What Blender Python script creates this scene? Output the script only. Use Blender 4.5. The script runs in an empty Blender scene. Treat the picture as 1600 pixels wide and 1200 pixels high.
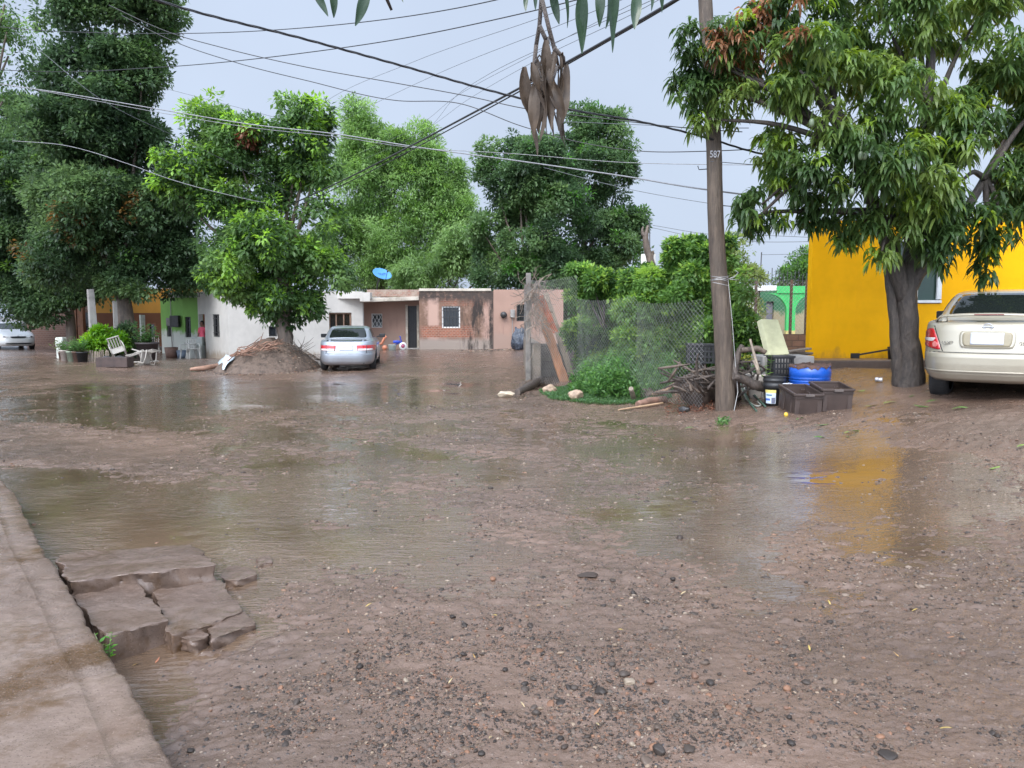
import bpy, bmesh, math, random
import numpy as np
from mathutils import Vector, Matrix, Euler

R = math.radians
SC = bpy.context.scene
COL = SC.collection
rng = np.random.default_rng(11)
random.seed(5)

# ------------------------------------------------------------------ camera
EYE, FOC, PITCH = 1.7, 1200.0, math.atan(105 / 1200.0)
cam_d = bpy.data.cameras.new('camera')
cam_d.sensor_width = 36.0
cam_d.lens = 36.0 * FOC / 1600.0
cam_d.clip_start = 0.05
cam_d.clip_end = 6000
cam = bpy.data.objects.new('camera', cam_d)
COL.objects.link(cam)
cam.location = (0, 0, EYE)
cam.rotation_euler = (math.pi / 2 - PITCH, 0, 0)
SC.camera = cam

# ------------------------------------------------------------------ light
SUN_EL, SUN_ROT = R(48), R(200)
w = bpy.data.worlds.new('World')
SC.world = w
w.use_nodes = True
nt = w.node_tree
nt.nodes.clear()
n_out = nt.nodes.new('ShaderNodeOutputWorld')
n_bg = nt.nodes.new('ShaderNodeBackground')
n_sky = nt.nodes.new('ShaderNodeTexSky')
n_sky.sky_type = 'NISHITA'
n_sky.sun_disc = False
n_sky.sun_elevation = SUN_EL
n_sky.sun_rotation = SUN_ROT
n_sky.dust_density = 4.0
n_sky.air_density = 1.0
n_hsv = nt.nodes.new('ShaderNodeHueSaturation')
n_hsv.inputs['Saturation'].default_value = 0.42
# closed overcast: mix most of the clear sky into an even pale cloud layer
n_mix = nt.nodes.new('ShaderNodeMix')
n_mix.data_type = 'RGBA'
n_mix.inputs[0].default_value = 0.72
n_mix.inputs[7].default_value = (5.95, 7.05, 8.95, 1)
nt.links.new(n_sky.outputs[0], n_hsv.inputs['Color'])
nt.links.new(n_hsv.outputs[0], n_mix.inputs[6])
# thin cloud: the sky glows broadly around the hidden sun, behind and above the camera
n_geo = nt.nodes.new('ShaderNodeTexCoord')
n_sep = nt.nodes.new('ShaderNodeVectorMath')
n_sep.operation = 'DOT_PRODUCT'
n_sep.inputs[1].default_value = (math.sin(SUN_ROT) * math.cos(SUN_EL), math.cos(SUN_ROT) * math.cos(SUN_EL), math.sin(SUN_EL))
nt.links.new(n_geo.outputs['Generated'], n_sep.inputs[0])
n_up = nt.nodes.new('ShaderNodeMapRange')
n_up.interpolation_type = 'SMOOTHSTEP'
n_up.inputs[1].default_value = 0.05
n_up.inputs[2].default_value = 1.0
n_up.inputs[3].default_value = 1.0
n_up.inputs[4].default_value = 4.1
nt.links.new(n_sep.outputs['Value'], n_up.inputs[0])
n_cl = nt.nodes.new('ShaderNodeTexNoise')
n_cl.inputs['Scale'].default_value = 2.2
n_cl.inputs['Detail'].default_value = 4
nt.links.new(n_geo.outputs['Generated'], n_cl.inputs['Vector'])
n_cm = nt.nodes.new('ShaderNodeMapRange')
n_cm.inputs[1].default_value = 0.3
n_cm.inputs[2].default_value = 0.7
n_cm.inputs[3].default_value = 0.93
n_cm.inputs[4].default_value = 1.07
nt.links.new(n_cl.outputs['Fac'], n_cm.inputs[0])
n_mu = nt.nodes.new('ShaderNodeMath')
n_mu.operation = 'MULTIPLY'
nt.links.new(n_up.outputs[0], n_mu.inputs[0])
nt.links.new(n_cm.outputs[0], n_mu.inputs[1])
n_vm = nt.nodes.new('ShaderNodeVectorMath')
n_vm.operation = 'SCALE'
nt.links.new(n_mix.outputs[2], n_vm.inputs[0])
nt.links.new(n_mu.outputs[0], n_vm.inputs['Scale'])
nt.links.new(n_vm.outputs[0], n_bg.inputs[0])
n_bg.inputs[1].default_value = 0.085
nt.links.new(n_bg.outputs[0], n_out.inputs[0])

sun_d = bpy.data.lights.new('sun', 'SUN')
sun_d.energy = 1.5
sun_d.angle = R(35)
sun_d.color = (1.0, 0.97, 0.92)
sun = bpy.data.objects.new('sun', sun_d)
COL.objects.link(sun)
# light comes from behind and left of the camera, high up
sd = Vector((math.sin(SUN_ROT) * math.cos(SUN_EL), math.cos(SUN_ROT) * math.cos(SUN_EL), math.sin(SUN_EL)))
sun.rotation_euler = sd.to_track_quat('Z', 'Y').to_euler()

SC.view_settings.view_transform = 'Standard'
SC.view_settings.look = 'None'
SC.view_settings.exposure = 0.52
SC.view_settings.gamma = 1.0
SC.render.engine = 'CYCLES'
SC.cycles.max_bounces = 6
SC.cycles.diffuse_bounces = 4
SC.cycles.glossy_bounces = 3
SC.cycles.transmission_bounces = 3
SC.cycles.transparent_max_bounces = 6

# ------------------------------------------------------------------ measuring helpers
CP, SP = math.cos(PITCH), math.sin(PITCH)

def at(u, v, D):
    """point at depth Y=D seen at photo pixel (u, v)"""
    a, b = (u - 800) / FOC, -(v - 600) / FOC
    t = D / (CP + b * SP)
    return np.array((a * t, D, EYE + t * (b * CP - SP)))

def atz(u, v, z):
    """point at height z seen at photo pixel (u, v)"""
    a, b = (u - 800) / FOC, -(v - 600) / FOC
    t = (z - EYE) / (b * CP - SP)
    return np.array((a * t, t * (CP + b * SP), z))

# ------------------------------------------------------------------ noise
def _hash(ix, iy, s):
    n = (ix.astype(np.int64) * 374761393 + iy.astype(np.int64) * 668265263 + s * 974634777) & 0xffffffff
    n = ((n ^ (n >> 13)) * 1274126177) & 0xffffffff
    n = ((n ^ (n >> 15)) * 2246822519) & 0xffffffff
    return ((n ^ (n >> 16)) & 0xffff) / 65535.0

def vnoise(x, y, s=0):
    ix, iy = np.floor(x), np.floor(y)
    fx, fy = x - ix, y - iy
    ux, uy = fx * fx * fx * (fx * (fx * 6 - 15) + 10), fy * fy * fy * (fy * (fy * 6 - 15) + 10)
    a, b = _hash(ix, iy, s), _hash(ix + 1, iy, s)
    c, d = _hash(ix, iy + 1, s), _hash(ix + 1, iy + 1, s)
    return (a + (b - a) * ux + (c - a) * uy + (a - b - c + d) * ux * uy) * 2 - 1

def fbm(x, y, s=0, o=4, g=0.5):
    r, amp = 0, 1.0
    for i in range(o):
        c, sn = math.cos(0.6 + i * 1.1), math.sin(0.6 + i * 1.1)
        r = r + amp * vnoise((x * c - y * sn) * 2 ** i + 13.7 * i, (x * sn + y * c) * 2 ** i - 7.1 * i, s + i)
        amp *= g
    return r

# ------------------------------------------------------------------ ground shape
G_PX = [  # photo pixel, ground height there
 (300,1200,0),(800,1200,.02),(1500,1200,.05),(1590,950,.06),(1200,950,.02),(800,850,0),(300,820,-.01),(30,700,0),(500,700,0),
 (800,700,0),(1000,700,.01),(1240,850,.0),(1240,750,.03),(1240,690,.09),(1215,648,.27),(1320,640,.34),(1133,638,.20),(1060,640,.12),
 (1000,640,.07),(900,628,.08),(790,622,.02),(826,601,.03),(1590,632,.58),(1500,628,.53),(1590,690,.36),(1590,800,.13),(1415,598,.68),(1415,650,.42),
 (1415,700,.19),(1310,590,.66),(1300,577,.73),(1440,577,.75),(600,548,.22),(780,548,.24),(450,558,.02),(320,559,-.2),(280,558,-.2),(150,570,0),(50,552,0),(0,560,0),
 (240,554,-.12),(1000,580,.30),(1110,600,.32),(1180,562,.62),(1240,550,.82),(1250,517,1.1),(700,600,0),(560,585,0),(920,600,.12),(200,1040,-.09),(240,1095,-.06),(330,1012,-.02)]
_gp = [tuple(atz(u, v, z)) for u, v, z in G_PX] + [(-70,150,.4),(70,150,1.4),(-80,20,0),(60,15,1.3),(0,-10,0),(-12,-4,0),(18,-4,.3),(0,300,1),(-300,300,1),(300,300,1),(12,4,.25),(25,30,1.2)]
_gp = np.array(_gp)

def _rbf_fit(P, val, c, lam):
    d = np.sqrt(((P[:, None] - P[None]) ** 2).sum(-1) + c * c)
    n = len(P)
    A = np.zeros((n + 1, n + 1))
    A[:n, :n] = d + lam * np.eye(n)
    A[:n, n] = 1
    A[n, :n] = 1
    return np.linalg.solve(A, np.append(val, 0))

def _rbf_eval(P, wt, c, X):
    out = np.empty(len(X))
    for i in range(0, len(X), 20000):
        q = X[i:i + 20000]
        d = np.sqrt(((q[:, None] - P[None]) ** 2).sum(-1) + c * c)
        out[i:i + 20000] = d @ wt[:-1] + wt[-1]
    return out

_gw = _rbf_fit(_gp[:, :2], _gp[:, 2], 0.8, -0.02)

def base(x, y):
    x, y = np.atleast_1d(np.asarray(x, float)), np.atleast_1d(np.asarray(y, float))
    return _rbf_eval(_gp[:, :2], _gw, 0.8, np.stack([x.ravel(), y.ravel()], 1)).reshape(x.shape)

# wetness: how far the running water stands above the mean ground
W_PX = [
 (250,800,.035),(120,790,.03),(90,740,.03),(60,650,.012),(210,615,.02),(400,592,.006),(600,612,.03),(660,606,.03),(1200,765,.022),(1350,730,.022),(1280,800,.02),
 (1000,842,.015),(1060,850,.018),(700,850,.006),(450,855,.016),(600,760,.004),(800,720,.004),(900,700,.010),(1000,690,.012),(1000,760,.006),(1180,710,.02),
 (1270,700,.02),(400,760,.018),(420,700,.004),(500,660,-.002),(1400,830,.012),(250,650,.020),(120,645,.022),(180,660,.020),
 (90,712,-.045),(170,706,-.06),(250,705,-.045),(300,700,-.02),(15,676,-.03),(520,640,-.010),(720,640,-.004),(600,560,-.03),(740,575,-.012),(150,585,-.03),(30,585,-.02),(400,585,-.03),(560,590,-.02),
 (1550,690,-.05),(1420,665,-.05),(1100,648,-.05),(1000,655,-.015),(900,640,-.010),(1220,665,-.05),(1590,860,.0),(1500,800,.004),(1480,880,.006),(1300,900,.0),(1590,1000,-.03),(1400,960,-.012),
 (1450,1030,-.03),(1100,950,-.014),(950,900,-.004),(800,930,-.012),(640,910,-.008),(450,950,-.03),(400,1050,-.035),(560,1000,-.04),(800,1100,-.06),(1300,1100,-.05),(1100,1200,-.06),(600,1190,-.05),
 (215,1060,.012),(240,1120,.006),(300,1040,-.012),(420,935,.004),(440,975,.0),(330,1150,-.03),(620,880,.004),(520,820,.003),(640,700,0),(700,790,.0),(850,800,.0),(850,660,.004),(1380,580,-.05),(1590,620,-.05)]
def _fan(x, y):
    return np.stack([x / (y + 1.5), np.log(np.maximum(y, -1) + 2.5)], -1)
_wp3 = np.array([atz(u, v, 0.0) for u, v, _ in W_PX])
_wv0 = np.array([.002 if 590 < v < 885 and q > -.03 else 0 for _, v, q in W_PX])
_wp = _fan(_wp3[:, 0], _wp3[:, 1])
_wv = np.array([p[2] for p in W_PX]) + _wv0
_wp = np.vstack([_wp, _fan(np.array([-30., 30, 0, -6, 6, 0]), np.array([45., 45, 60, -1, -1, 0.5]))])
_wv = np.append(_wv, [-.05] * 6)
_ww = _rbf_fit(_wp, _wv, 0.03, -0.004)

def wet(x, y):
    return _rbf_eval(_wp, _ww, 0.03, _fan(x.ravel(), y.ravel())).reshape(x.shape)

def ruts(x, y):
    # wheel tracks sweeping round the bend
    r = np.hypot(x + 9.0, (y - 2.0) * 1.0)
    t = np.sin(r * 3.3 + 1.2 * fbm(x * .35, y * .35, 91, 2))
    return t

def detail(x, y):
    calm = np.clip((y - 14) / 10, 0, 1)
    rough = .42 + .58 * np.clip((wet(x, y) + .045) / .035, 0, 1)
    d = 0.011 * fbm(x * .9, y * .9, 3, 3) + 0.010 * fbm(x * 3.1, y * 3.1, 21, 3) * (1 - .4 * calm)
    d += 0.0115 * (np.abs(fbm(x * 7, y * 9, 33, 3)) - .35) * rough + 0.0090 * fbm(x * 19, y * 23, 41, 3) * (1 - .5 * calm) * rough
    d += 0.005 * ruts(x, y) * (1 - .3 * calm)
    near = np.clip((9 - y) / 5, 0, 1)
    d += near * 0.0036 * fbm(x * 62, y * 62, 47, 2)
    return d

def gz(x, y):
    """ground height as built"""
    x, y = np.atleast_1d(np.asarray(x, float)), np.atleast_1d(np.asarray(y, float))
    return base(x, y) + detail(x, y)

def gz1(x, y):
    return float(gz(x, y)[0])

def grd(u, v):
    """where the photo pixel meets the ground"""
    z = 0.0
    for _ in range(25):
        p = atz(u, v, z)
        z = 0.5 * z + 0.5 * gz1(p[0], p[1])
    p = atz(u, v, z)
    p[2] = gz1(p[0], p[1])
    return p

# ------------------------------------------------------------------ mesh helpers
def set_mesh(me, V, quads=None, tris=None, smooth=True, col=None, mi=None):
    V = np.asarray(V, np.float32)
    nq = 0 if quads is None else len(quads)
    ntr = 0 if tris is None else len(tris)
    loops = np.concatenate([np.asarray(quads, np.int32).ravel() if nq else np.zeros(0, np.int32), np.asarray(tris, np.int32).ravel() if ntr else np.zeros(0, np.int32)])
    starts = np.concatenate([np.arange(nq) * 4, nq * 4 + np.arange(ntr) * 3]).astype(np.int32)
    me.vertices.add(len(V))
    me.vertices.foreach_set('co', V.ravel())
    me.loops.add(len(loops))
    me.loops.foreach_set('vertex_index', loops)
    me.polygons.add(nq + ntr)
    me.polygons.foreach_set('loop_start', starts)
    me.update(calc_edges=True)
    if mi is not None:
        me.polygons.foreach_set('material_index', np.asarray(mi, np.int32))
    me.polygons.foreach_set('use_smooth', np.full(nq + ntr, smooth))
    if col is not None:
        a = me.color_attributes.new('Col', 'FLOAT_COLOR', 'POINT')
        c = np.ones((len(V), 4), np.float32)
        c[:, :3] = col
        a.data.foreach_set('color', c.ravel())
    me.validate()
    return me

def link(name, me, mats, parent=None, origin=None):
    o = bpy.data.objects.new(name, me)
    COL.objects.link(o)
    for m in (mats if isinstance(mats, (list, tuple)) else [mats]):
        me.materials.append(m)
    if parent is not None:
        o.parent = parent
    if origin is not None:
        o.location = origin
    return o

def np_obj(name, V, quads, mats, tris=None, smooth=True, col=None, mi=None, parent=None, world=True):
    """mesh object from arrays; V in world space, origin moved to the base of the thing"""
    V = np.asarray(V, float)
    me = bpy.data.meshes.new(name)
    if parent is not None:
        if world:
            V = V - np.array(parent.location)
        set_mesh(me, V, quads, tris, smooth, col, mi)
        return link(name, me, mats, parent)
    o = V.mean(0)
    o[2] = V[:, 2].min()
    set_mesh(me, V - o, quads, tris, smooth, col, mi)
    return link(name, me, mats, None, o)

class MB:
    """collects simple shapes, then makes ONE mesh object"""
    def __init__(s):
        s.v, s.f, s.m, s.s = [], [], [], []
        s.n = 0
    def raw(s, V, F, mi=0, sm=False):
        s.v.append(np.asarray(V, float).reshape(-1, 3))
        for f in F:
            s.f.append(tuple(i + s.n for i in f))
            s.m.append(mi)
            s.s.append(sm)
        s.n += len(s.v[-1])
        return s
    def box(s, c, d, rot=None, mi=0, taper=1.0):
        x, y, z = d[0] / 2, d[1] / 2, d[2] / 2
        V = np.array([(-x, -y, -z), (x, -y, -z), (x, y, -z), (-x, y, -z), (-x * taper, -y * taper, z), (x * taper, -y * taper, z), (x * taper, y * taper, z), (-x * taper, y * taper, z)])
        if rot is not None:
            M = np.array((Euler(rot).to_matrix() if not isinstance(rot, Matrix) else rot))
            V = V @ M.T
        V = V + np.array(c)
        return s.raw(V, [(0, 3, 2, 1), (4, 5, 6, 7), (0, 1, 5, 4), (1, 2, 6, 5), (2, 3, 7, 6), (3, 0, 4, 7)], mi)
    def bar(s, a, b, w, h=None, mi=0, up=(0, 0, 1)):
        a, b = Vector(a), Vector(b)
        d = b - a
        z = d.normalized()
        u = Vector(up)
        if abs(z.dot(u)) > .98:
            u = Vector((0, 1, 0))
        x = u.cross(z).normalized()
        y = z.cross(x)
        M = Matrix((x, y, z)).transposed()
        return s.box((a + b) / 2, (w, h or w, d.length), M, mi)
    def tube(s, P, r, n=8, mi=0, cap=True, sm=True, noise=0):
        P = np.asarray(P, float)
        k = len(P)
        r = np.broadcast_to(np.asarray(r, float), (k,)) if np.ndim(r) < 2 else r
        T = np.gradient(P, axis=0)
        T /= np.linalg.norm(T, axis=1)[:, None] + 1e-9
        ref = np.array((0, 0, 1.)) if abs(T[0, 2]) < .9 else np.array((0, 1., 0))
        V = []
        x = np.cross(ref, T[0]); x /= np.linalg.norm(x)
        a = np.arange(n) * 2 * np.pi / n
        for i in range(k):
            x = x - T[i] * (x @ T[i]); x /= np.linalg.norm(x) + 1e-9
            y = np.cross(T[i], x)
            rr = r[i] * (1 + (noise * (rng.random(n) * 2 - 1) if noise else 0))
            V.append(P[i] + (np.cos(a) * rr)[:, None] * x + (np.sin(a) * rr)[:, None] * y)
        V = np.concatenate(V)
        F = [(i * n + j, i * n + (j + 1) % n, (i + 1) * n + (j + 1) % n, (i + 1) * n + j) for i in range(k - 1) for j in range(n)]
        s.raw(V, F, mi, sm)
        if cap:
            o = s.n - len(V)
            s.f.append(tuple(o + j for j in range(n))[::-1]); s.m.append(mi); s.s.append(False)
            s.f.append(tuple(o + (k - 1) * n + j for j in range(n))); s.m.append(mi); s.s.append(False)
        return s
    def lathe(s, prof, c=(0, 0, 0), n=20, mi=0, sm=True, rot=None):
        a = np.arange(n) * 2 * np.pi / n
        V = np.concatenate([np.stack([np.cos(a) * r, np.sin(a) * r, np.full(n, z)], 1) for r, z in prof])
        if rot is not None:
            V = V @ np.array(Euler(rot).to_matrix()).T
        k = len(prof)
        F = [(i * n + j, i * n + (j + 1) % n, (i + 1) * n + (j + 1) % n, (i + 1) * n + j) for i in range(k - 1) for j in range(n)]
        return s.raw(V + np.array(c), F, mi, sm)
    def prism(s, poly, z0, z1, mi=0):
        n = len(poly)
        V = [(p[0], p[1], z0) for p in poly] + [(p[0], p[1], z1) for p in poly]
        F = [tuple(range(n))[::-1], tuple(range(n, 2 * n))] + [(i, (i + 1) % n, n + (i + 1) % n, n + i) for i in range(n)]
        return s.raw(V, F, mi)
    def build(s, name, mats, parent=None, world=False, bevel=0, loc=None, seg=2):
        V = np.concatenate(s.v)
        if parent is not None and world:
            V = V - np.array(parent.location)
        o0 = None
        if parent is None and loc is None:
            o0 = V.mean(0); o0[2] = V[:, 2].min()
            V = V - o0
        elif parent is None:
            o0 = loc
        me = bpy.data.meshes.new(name)
        me.from_pydata([tuple(p) for p in V], [], s.f)
        me.polygons.foreach_set('material_index', np.array(s.m, np.int32))
        me.polygons.foreach_set('use_smooth', np.array(s.s))
        me.update()
        bm = bmesh.new()
        bm.from_mesh(me)
        bmesh.ops.recalc_face_normals(bm, faces=bm.faces)
        bm.to_mesh(me)
        bm.free()
        o = link(name, me, mats, parent, o0)
        if bevel:
            b = o.modifiers.new('bevel', 'BEVEL')
            b.width = bevel
            b.segments = seg
            b.limit_method = 'ANGLE'
            b.angle_limit = R(35)
        return o

def tag(o, label=None, cat=None, group=None, kind=None):
    if label: o['label'] = label
    if cat:
        o['category'] = cat
        kind = kind or 'thing'
    if group: o['group'] = group
    if kind: o['kind'] = kind
    return o

def thing(name, label, cat, loc=(0, 0, 0), rz=0.0, group=None):
    o = bpy.data.objects.new(name, None)
    COL.objects.link(o)
    o.empty_display_size = .2
    o.location = loc
    o.rotation_euler = (0, 0, rz)
    return tag(o, label, cat, group)

def kids(o):
    return [c for c in bpy.data.objects if c.parent is o]

def dup(o, parent=None, loc=None, rz=None, label=None, group=None):
    c = o.copy()
    COL.objects.link(c)
    if parent is not None:
        c.parent = parent
    if loc is not None: c.location = loc
    if rz is not None: c.rotation_euler = (0, 0, rz)
    if label: c['label'] = label
    if group: c['group'] = group
    for k in kids(o):
        dup(k, c)
    return c

# ------------------------------------------------------------------ materials
def nodes(name):
    m = bpy.data.materials.new(name)
    m.use_nodes = True
    t = m.node_tree
    return m, t, t.nodes['Principled BSDF']

def N(t, typ, **kw):
    n = t.nodes.new(typ)
    for k, v in kw.items():
        if k.startswith('i_'):
            n.inputs[k[2:].replace('_', ' ')].default_value = v
        else:
            setattr(n, k, v)
    return n

def ramp(t, fac, stops):
    r = t.nodes.new('ShaderNodeValToRGB')
    while len(r.color_ramp.elements) < len(stops):
        r.color_ramp.elements.new(0.5)
    for e, (p, c) in zip(r.color_ramp.elements, stops):
        e.position = p
        e.color = (*c, 1) if len(c) == 3 else c
    t.links.new(fac, r.inputs[0])
    return r.outputs[0]

def fac_ramp(t, fac, p0, p1):
    m = N(t, 'ShaderNodeMapRange')
    m.inputs[1].default_value = p0
    m.inputs[2].default_value = p1
    t.links.new(fac, m.inputs[0])
    return m.outputs[0]

def noise(t, scale, detail=4, rough=.55, vec=None, stretch=None):
    n = N(t, 'ShaderNodeTexNoise')
    n.inputs['Scale'].default_value = scale
    n.inputs['Detail'].default_value = detail
    n.inputs['Roughness'].default_value = rough
    if vec is None:
        vec = t.nodes.new('ShaderNodeTexCoord').outputs['Object']
    if stretch:
        mp = N(t, 'ShaderNodeMapping')
        mp.inputs['Scale'].default_value = stretch
        t.links.new(vec, mp.inputs[0])
        vec = mp.outputs[0]
    t.links.new(vec, n.inputs['Vector'])
    return n.outputs['Fac']

def mixc(t, f, a, b, mode='MIX'):
    m = N(t, 'ShaderNodeMix', data_type='RGBA', blend_type=mode)
    for s, v in ((0, f), (6, a), (7, b)):
        if hasattr(v, 'links') or hasattr(v, 'is_linked'):
            t.links.new(v, m.inputs[s])
        else:
            m.inputs[s].default_value = v if s == 0 else (*v, 1) if len(v) == 3 else v
    return m.outputs[2]

def bump(t, bs, h, strength=.3, dist=.02, prev=None):
    b = N(t, 'ShaderNodeBump')
    b.inputs['Strength'].default_value = strength
    b.inputs['Distance'].default_value = dist
    t.links.new(h, b.inputs['Height'])
    if prev is not None:
        t.links.new(prev, b.inputs['Normal'])
    t.links.new(b.outputs[0], bs.inputs['Normal'])
    return b.outputs[0]

_mc = {}
def pm(name, c, rough=.6, var=.18, scale=6, b=.15, bscale=30, bd=.01, metal=0, spec=.5, coat=0, dirt=None, stretch=None, c2=None):
    """painted / plain surface with mottling, grime and fine relief"""
    if name in _mc:
        return _mc[name]
    m, t, bs = nodes(name)
    n1 = noise(t, scale, 5, .6, None, stretch)
    c2 = c2 or tuple(max(0, x * (1 - 2 * var)) for x in c)
    hi = tuple(min(1, x * (1 + var)) for x in c)
    col = ramp(t, n1, [(.3, c2), (.52, c), (.75, hi)])
    if dirt:
        n2 = noise(t, scale * .45, 6, .7)
        col = mixc(t, fac_ramp(t, n2, .5, .72), col, dirt)
    t.links.new(col, bs.inputs['Base Color'])
    rn = fac_ramp(t, noise(t, scale * 2.3, 3), .25, .75)
    mr = N(t, 'ShaderNodeMapRange')
    mr.inputs[3].default_value = max(.02, rough - .12)
    mr.inputs[4].default_value = min(1, rough + .12)
    t.links.new(rn, mr.inputs[0])
    t.links.new(mr.outputs[0], bs.inputs['Roughness'])
    bs.inputs['Metallic'].default_value = metal
    bs.inputs['Specular IOR Level'].default_value = spec
    if coat:
        bs.inputs['Coat Weight'].default_value = coat
        bs.inputs['Coat Roughness'].default_value = .06
    if b:
        bump(t, bs, noise(t, bscale, 5, .6, None, stretch), b, bd)
    _mc[name] = m
    return m

def attr_mat(name, rough=.5, spec=.5, trans=0.0, b=0, bscale=60, sheen=0):
    """colour comes from the mesh's own colour attribute (each leaf / stone has its colour)"""
    if name in _mc:
        return _mc[name]
    m, t, bs = nodes(name)
    a = N(t, 'ShaderNodeVertexColor', layer_name='Col')
    t.links.new(a.outputs[0], bs.inputs['Base Color'])
    bs.inputs['Roughness'].default_value = rough
    bs.inputs['Specular IOR Level'].default_value = spec
    if b:
        bump(t, bs, noise(t, bscale, 4), b, .005)
    if trans:
        tr = N(t, 'ShaderNodeBsdfTranslucent')
        hs = N(t, 'ShaderNodeHueSaturation')
        hs.inputs['Hue'].default_value = .485
        hs.inputs['Saturation'].default_value = 1.1
        hs.inputs['Value'].default_value = 1.7
        t.links.new(a.outputs[0], hs.inputs['Color'])
        t.links.new(hs.outputs[0], tr.inputs['Color'])
        mx = N(t, 'ShaderNodeMixShader')
        mx.inputs[0].default_value = trans
        t.links.new(bs.outputs[0], mx.inputs[1])
        t.links.new(tr.outputs[0], mx.inputs[2])
        t.links.new(mx.outputs[0], t.nodes['Material Output'].inputs[0])
    _mc[name] = m
    return m
# ================================================================== ground, water, gravel
def make_ground():
    m, t, bs = nodes('wet_mud')
    tc = t.nodes.new('ShaderNodeTexCoord').outputs['Object']
    n1 = noise(t, .55, 6, .6, tc)
    n2 = noise(t, 3.5, 7, .68, tc)
    n3 = noise(t, 38, 5, .7, tc)
    c = ramp(t, n2, [(.28, (.072, .047, .034)), (.5, (.125, .083, .061)), (.72, (.182, .126, .095))])
    c = mixc(t, fac_ramp(t, n1, .38, .66), c, (.178, .114, .082), 'MIX')
    c = mixc(t, .55, c, ramp(t, n1, [(.3, (.090, .062, .047)), (.7, (.172, .113, .082))]))
    # fine grit: many tiny stones of other colours in the mud
    v = N(t, 'ShaderNodeTexVoronoi', feature='F1')
    v.inputs['Scale'].default_value = 42
    v.inputs['Randomness'].default_value = 1
    t.links.new(tc, v.inputs['Vector'])
    grit = fac_ramp(t, v.outputs['Distance'], .34, .22)
    sel = N(t, 'ShaderNodeSeparateColor')
    t.links.new(v.outputs['Color'], sel.inputs[0])
    few = fac_ramp(t, sel.outputs[0], .45, .5)
    patch = fac_ramp(t, noise(t, 1.4, 4, .6, tc), .36, .55)
    mm = N(t, 'ShaderNodeMath', operation='MULTIPLY')
    t.links.new(grit, mm.inputs[0]); t.links.new(few, mm.inputs[1])
    mm2 = N(t, 'ShaderNodeMath', operation='MULTIPLY')
    t.links.new(mm.outputs[0], mm2.inputs[0]); t.links.new(patch, mm2.inputs[1])
    gcol = ramp(t, sel.outputs[1], [(.0, (.04, .038, .04)), (.45, (.11, .09, .08)), (.7, (.2, .13, .09)), (1, (.32, .26, .2))])
    c = mixc(t, mm2.outputs[0], c, gcol)
    t.links.new(c, bs.inputs['Base Color'])
    rr = ramp(t, noise(t, 1.1, 5, .65, tc), [(.3, (.10,) * 3), (.55, (.20,) * 3), (.75, (.42,) * 3)])
    t.links.new(rr, bs.inputs['Roughness'])
    bs.inputs['IOR'].default_value = 1.45
    bs.inputs['Specular IOR Level'].default_value = .7
    p = bump(t, bs, n3, .6, .014)
    p = bump(t, bs, mm2.outputs[0], .6, .012, p)
    bump(t, bs, noise(t, 150, 4, .65, tc), .5, .004, p)
    ys = np.concatenate([np.linspace(-2.4, 1.7, 10)[:-1], np.geomspace(1.7, 45, 900), np.geomspace(45, 160, 60)[1:], np.geomspace(160, 4500, 14)[1:]])
    aa = np.concatenate([np.linspace(-6, -1.25, 40)[:-1], np.linspace(-1.25, 1.25, 760), np.linspace(1.25, 6, 40)[1:]])
    Y, A = np.meshgrid(ys, aa, indexing='ij')
    X = A * (Y + np.where(Y < 1.7, 2.6, 2.6 * np.exp(-(Y - 1.7) / 4)))
    far = np.clip((200 - Y) / 100, 0, 1)
    Z = base(X, Y) * far + detail(X, Y) * np.clip((80 - Y) / 40, 0, 1)
    nr, nc = X.shape
    V = np.stack([X.ravel(), Y.ravel(), Z.ravel()], 1)
    i = (np.arange(nr - 1)[:, None] * nc + np.arange(nc - 1)[None]).ravel()
    Q = np.stack([i, i + 1, i + nc + 1, i + nc], 1)
    o = np_obj('ground', V, Q, m)
    tag(o, kind='structure')
    # ---- running water: a thin sheet following the slope, broken wherever the mud stands higher
    m, t, bs = nodes('muddy_water')
    tc = t.nodes.new('ShaderNodeTexCoord').outputs['Object']
    n1 = noise(t, .9, 4, .6, tc)
    t.links.new(ramp(t, n1, [(.3, (.105, .067, .042)), (.7, (.165, .109, .072))]), bs.inputs['Base Color'])
    bs.inputs['Roughness'].default_value = .05
    bs.inputs['IOR'].default_value = 1.34
    w1 = noise(t, 13, 3, .6, tc, (.55, 1.9, 1))
    w2 = noise(t, 48, 2, .5, tc, (.6, 1.7, 1))
    calm = fac_ramp(t, noise(t, .7, 3, .5, tc), .30, .56)
    mu = N(t, 'ShaderNodeMath', operation='MULTIPLY'); t.links.new(w1, mu.inputs[0]); t.links.new(calm, mu.inputs[1])
    p = bump(t, bs, mu.outputs[0], .50, .02)
    mu2 = N(t, 'ShaderNodeMath', operation='MULTIPLY'); t.links.new(w2, mu2.inputs[0]); t.links.new(calm, mu2.inputs[1])
    nb = bump(t, bs, mu2.outputs[0], .32, .006, p)
    gl = N(t, 'ShaderNodeBsdfGlossy'); gl.inputs['Roughness'].default_value = .03; t.links.new(nb, gl.inputs['Normal'])
    fr = N(t, 'ShaderNodeFresnel'); fr.inputs['IOR'].default_value = 1.65; t.links.new(nb, fr.inputs['Normal'])
    mx = N(t, 'ShaderNodeMixShader'); t.links.new(fr.outputs[0], mx.inputs[0]); t.links.new(bs.outputs[0], mx.inputs[1]); t.links.new(gl.outputs[0], mx.inputs[2])
    t.links.new(mx.outputs[0], t.nodes['Material Output'].inputs[0])
    ys = np.geomspace(1.9, 36, 760)
    aa = np.linspace(-1.15, 1.15, 680)
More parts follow.
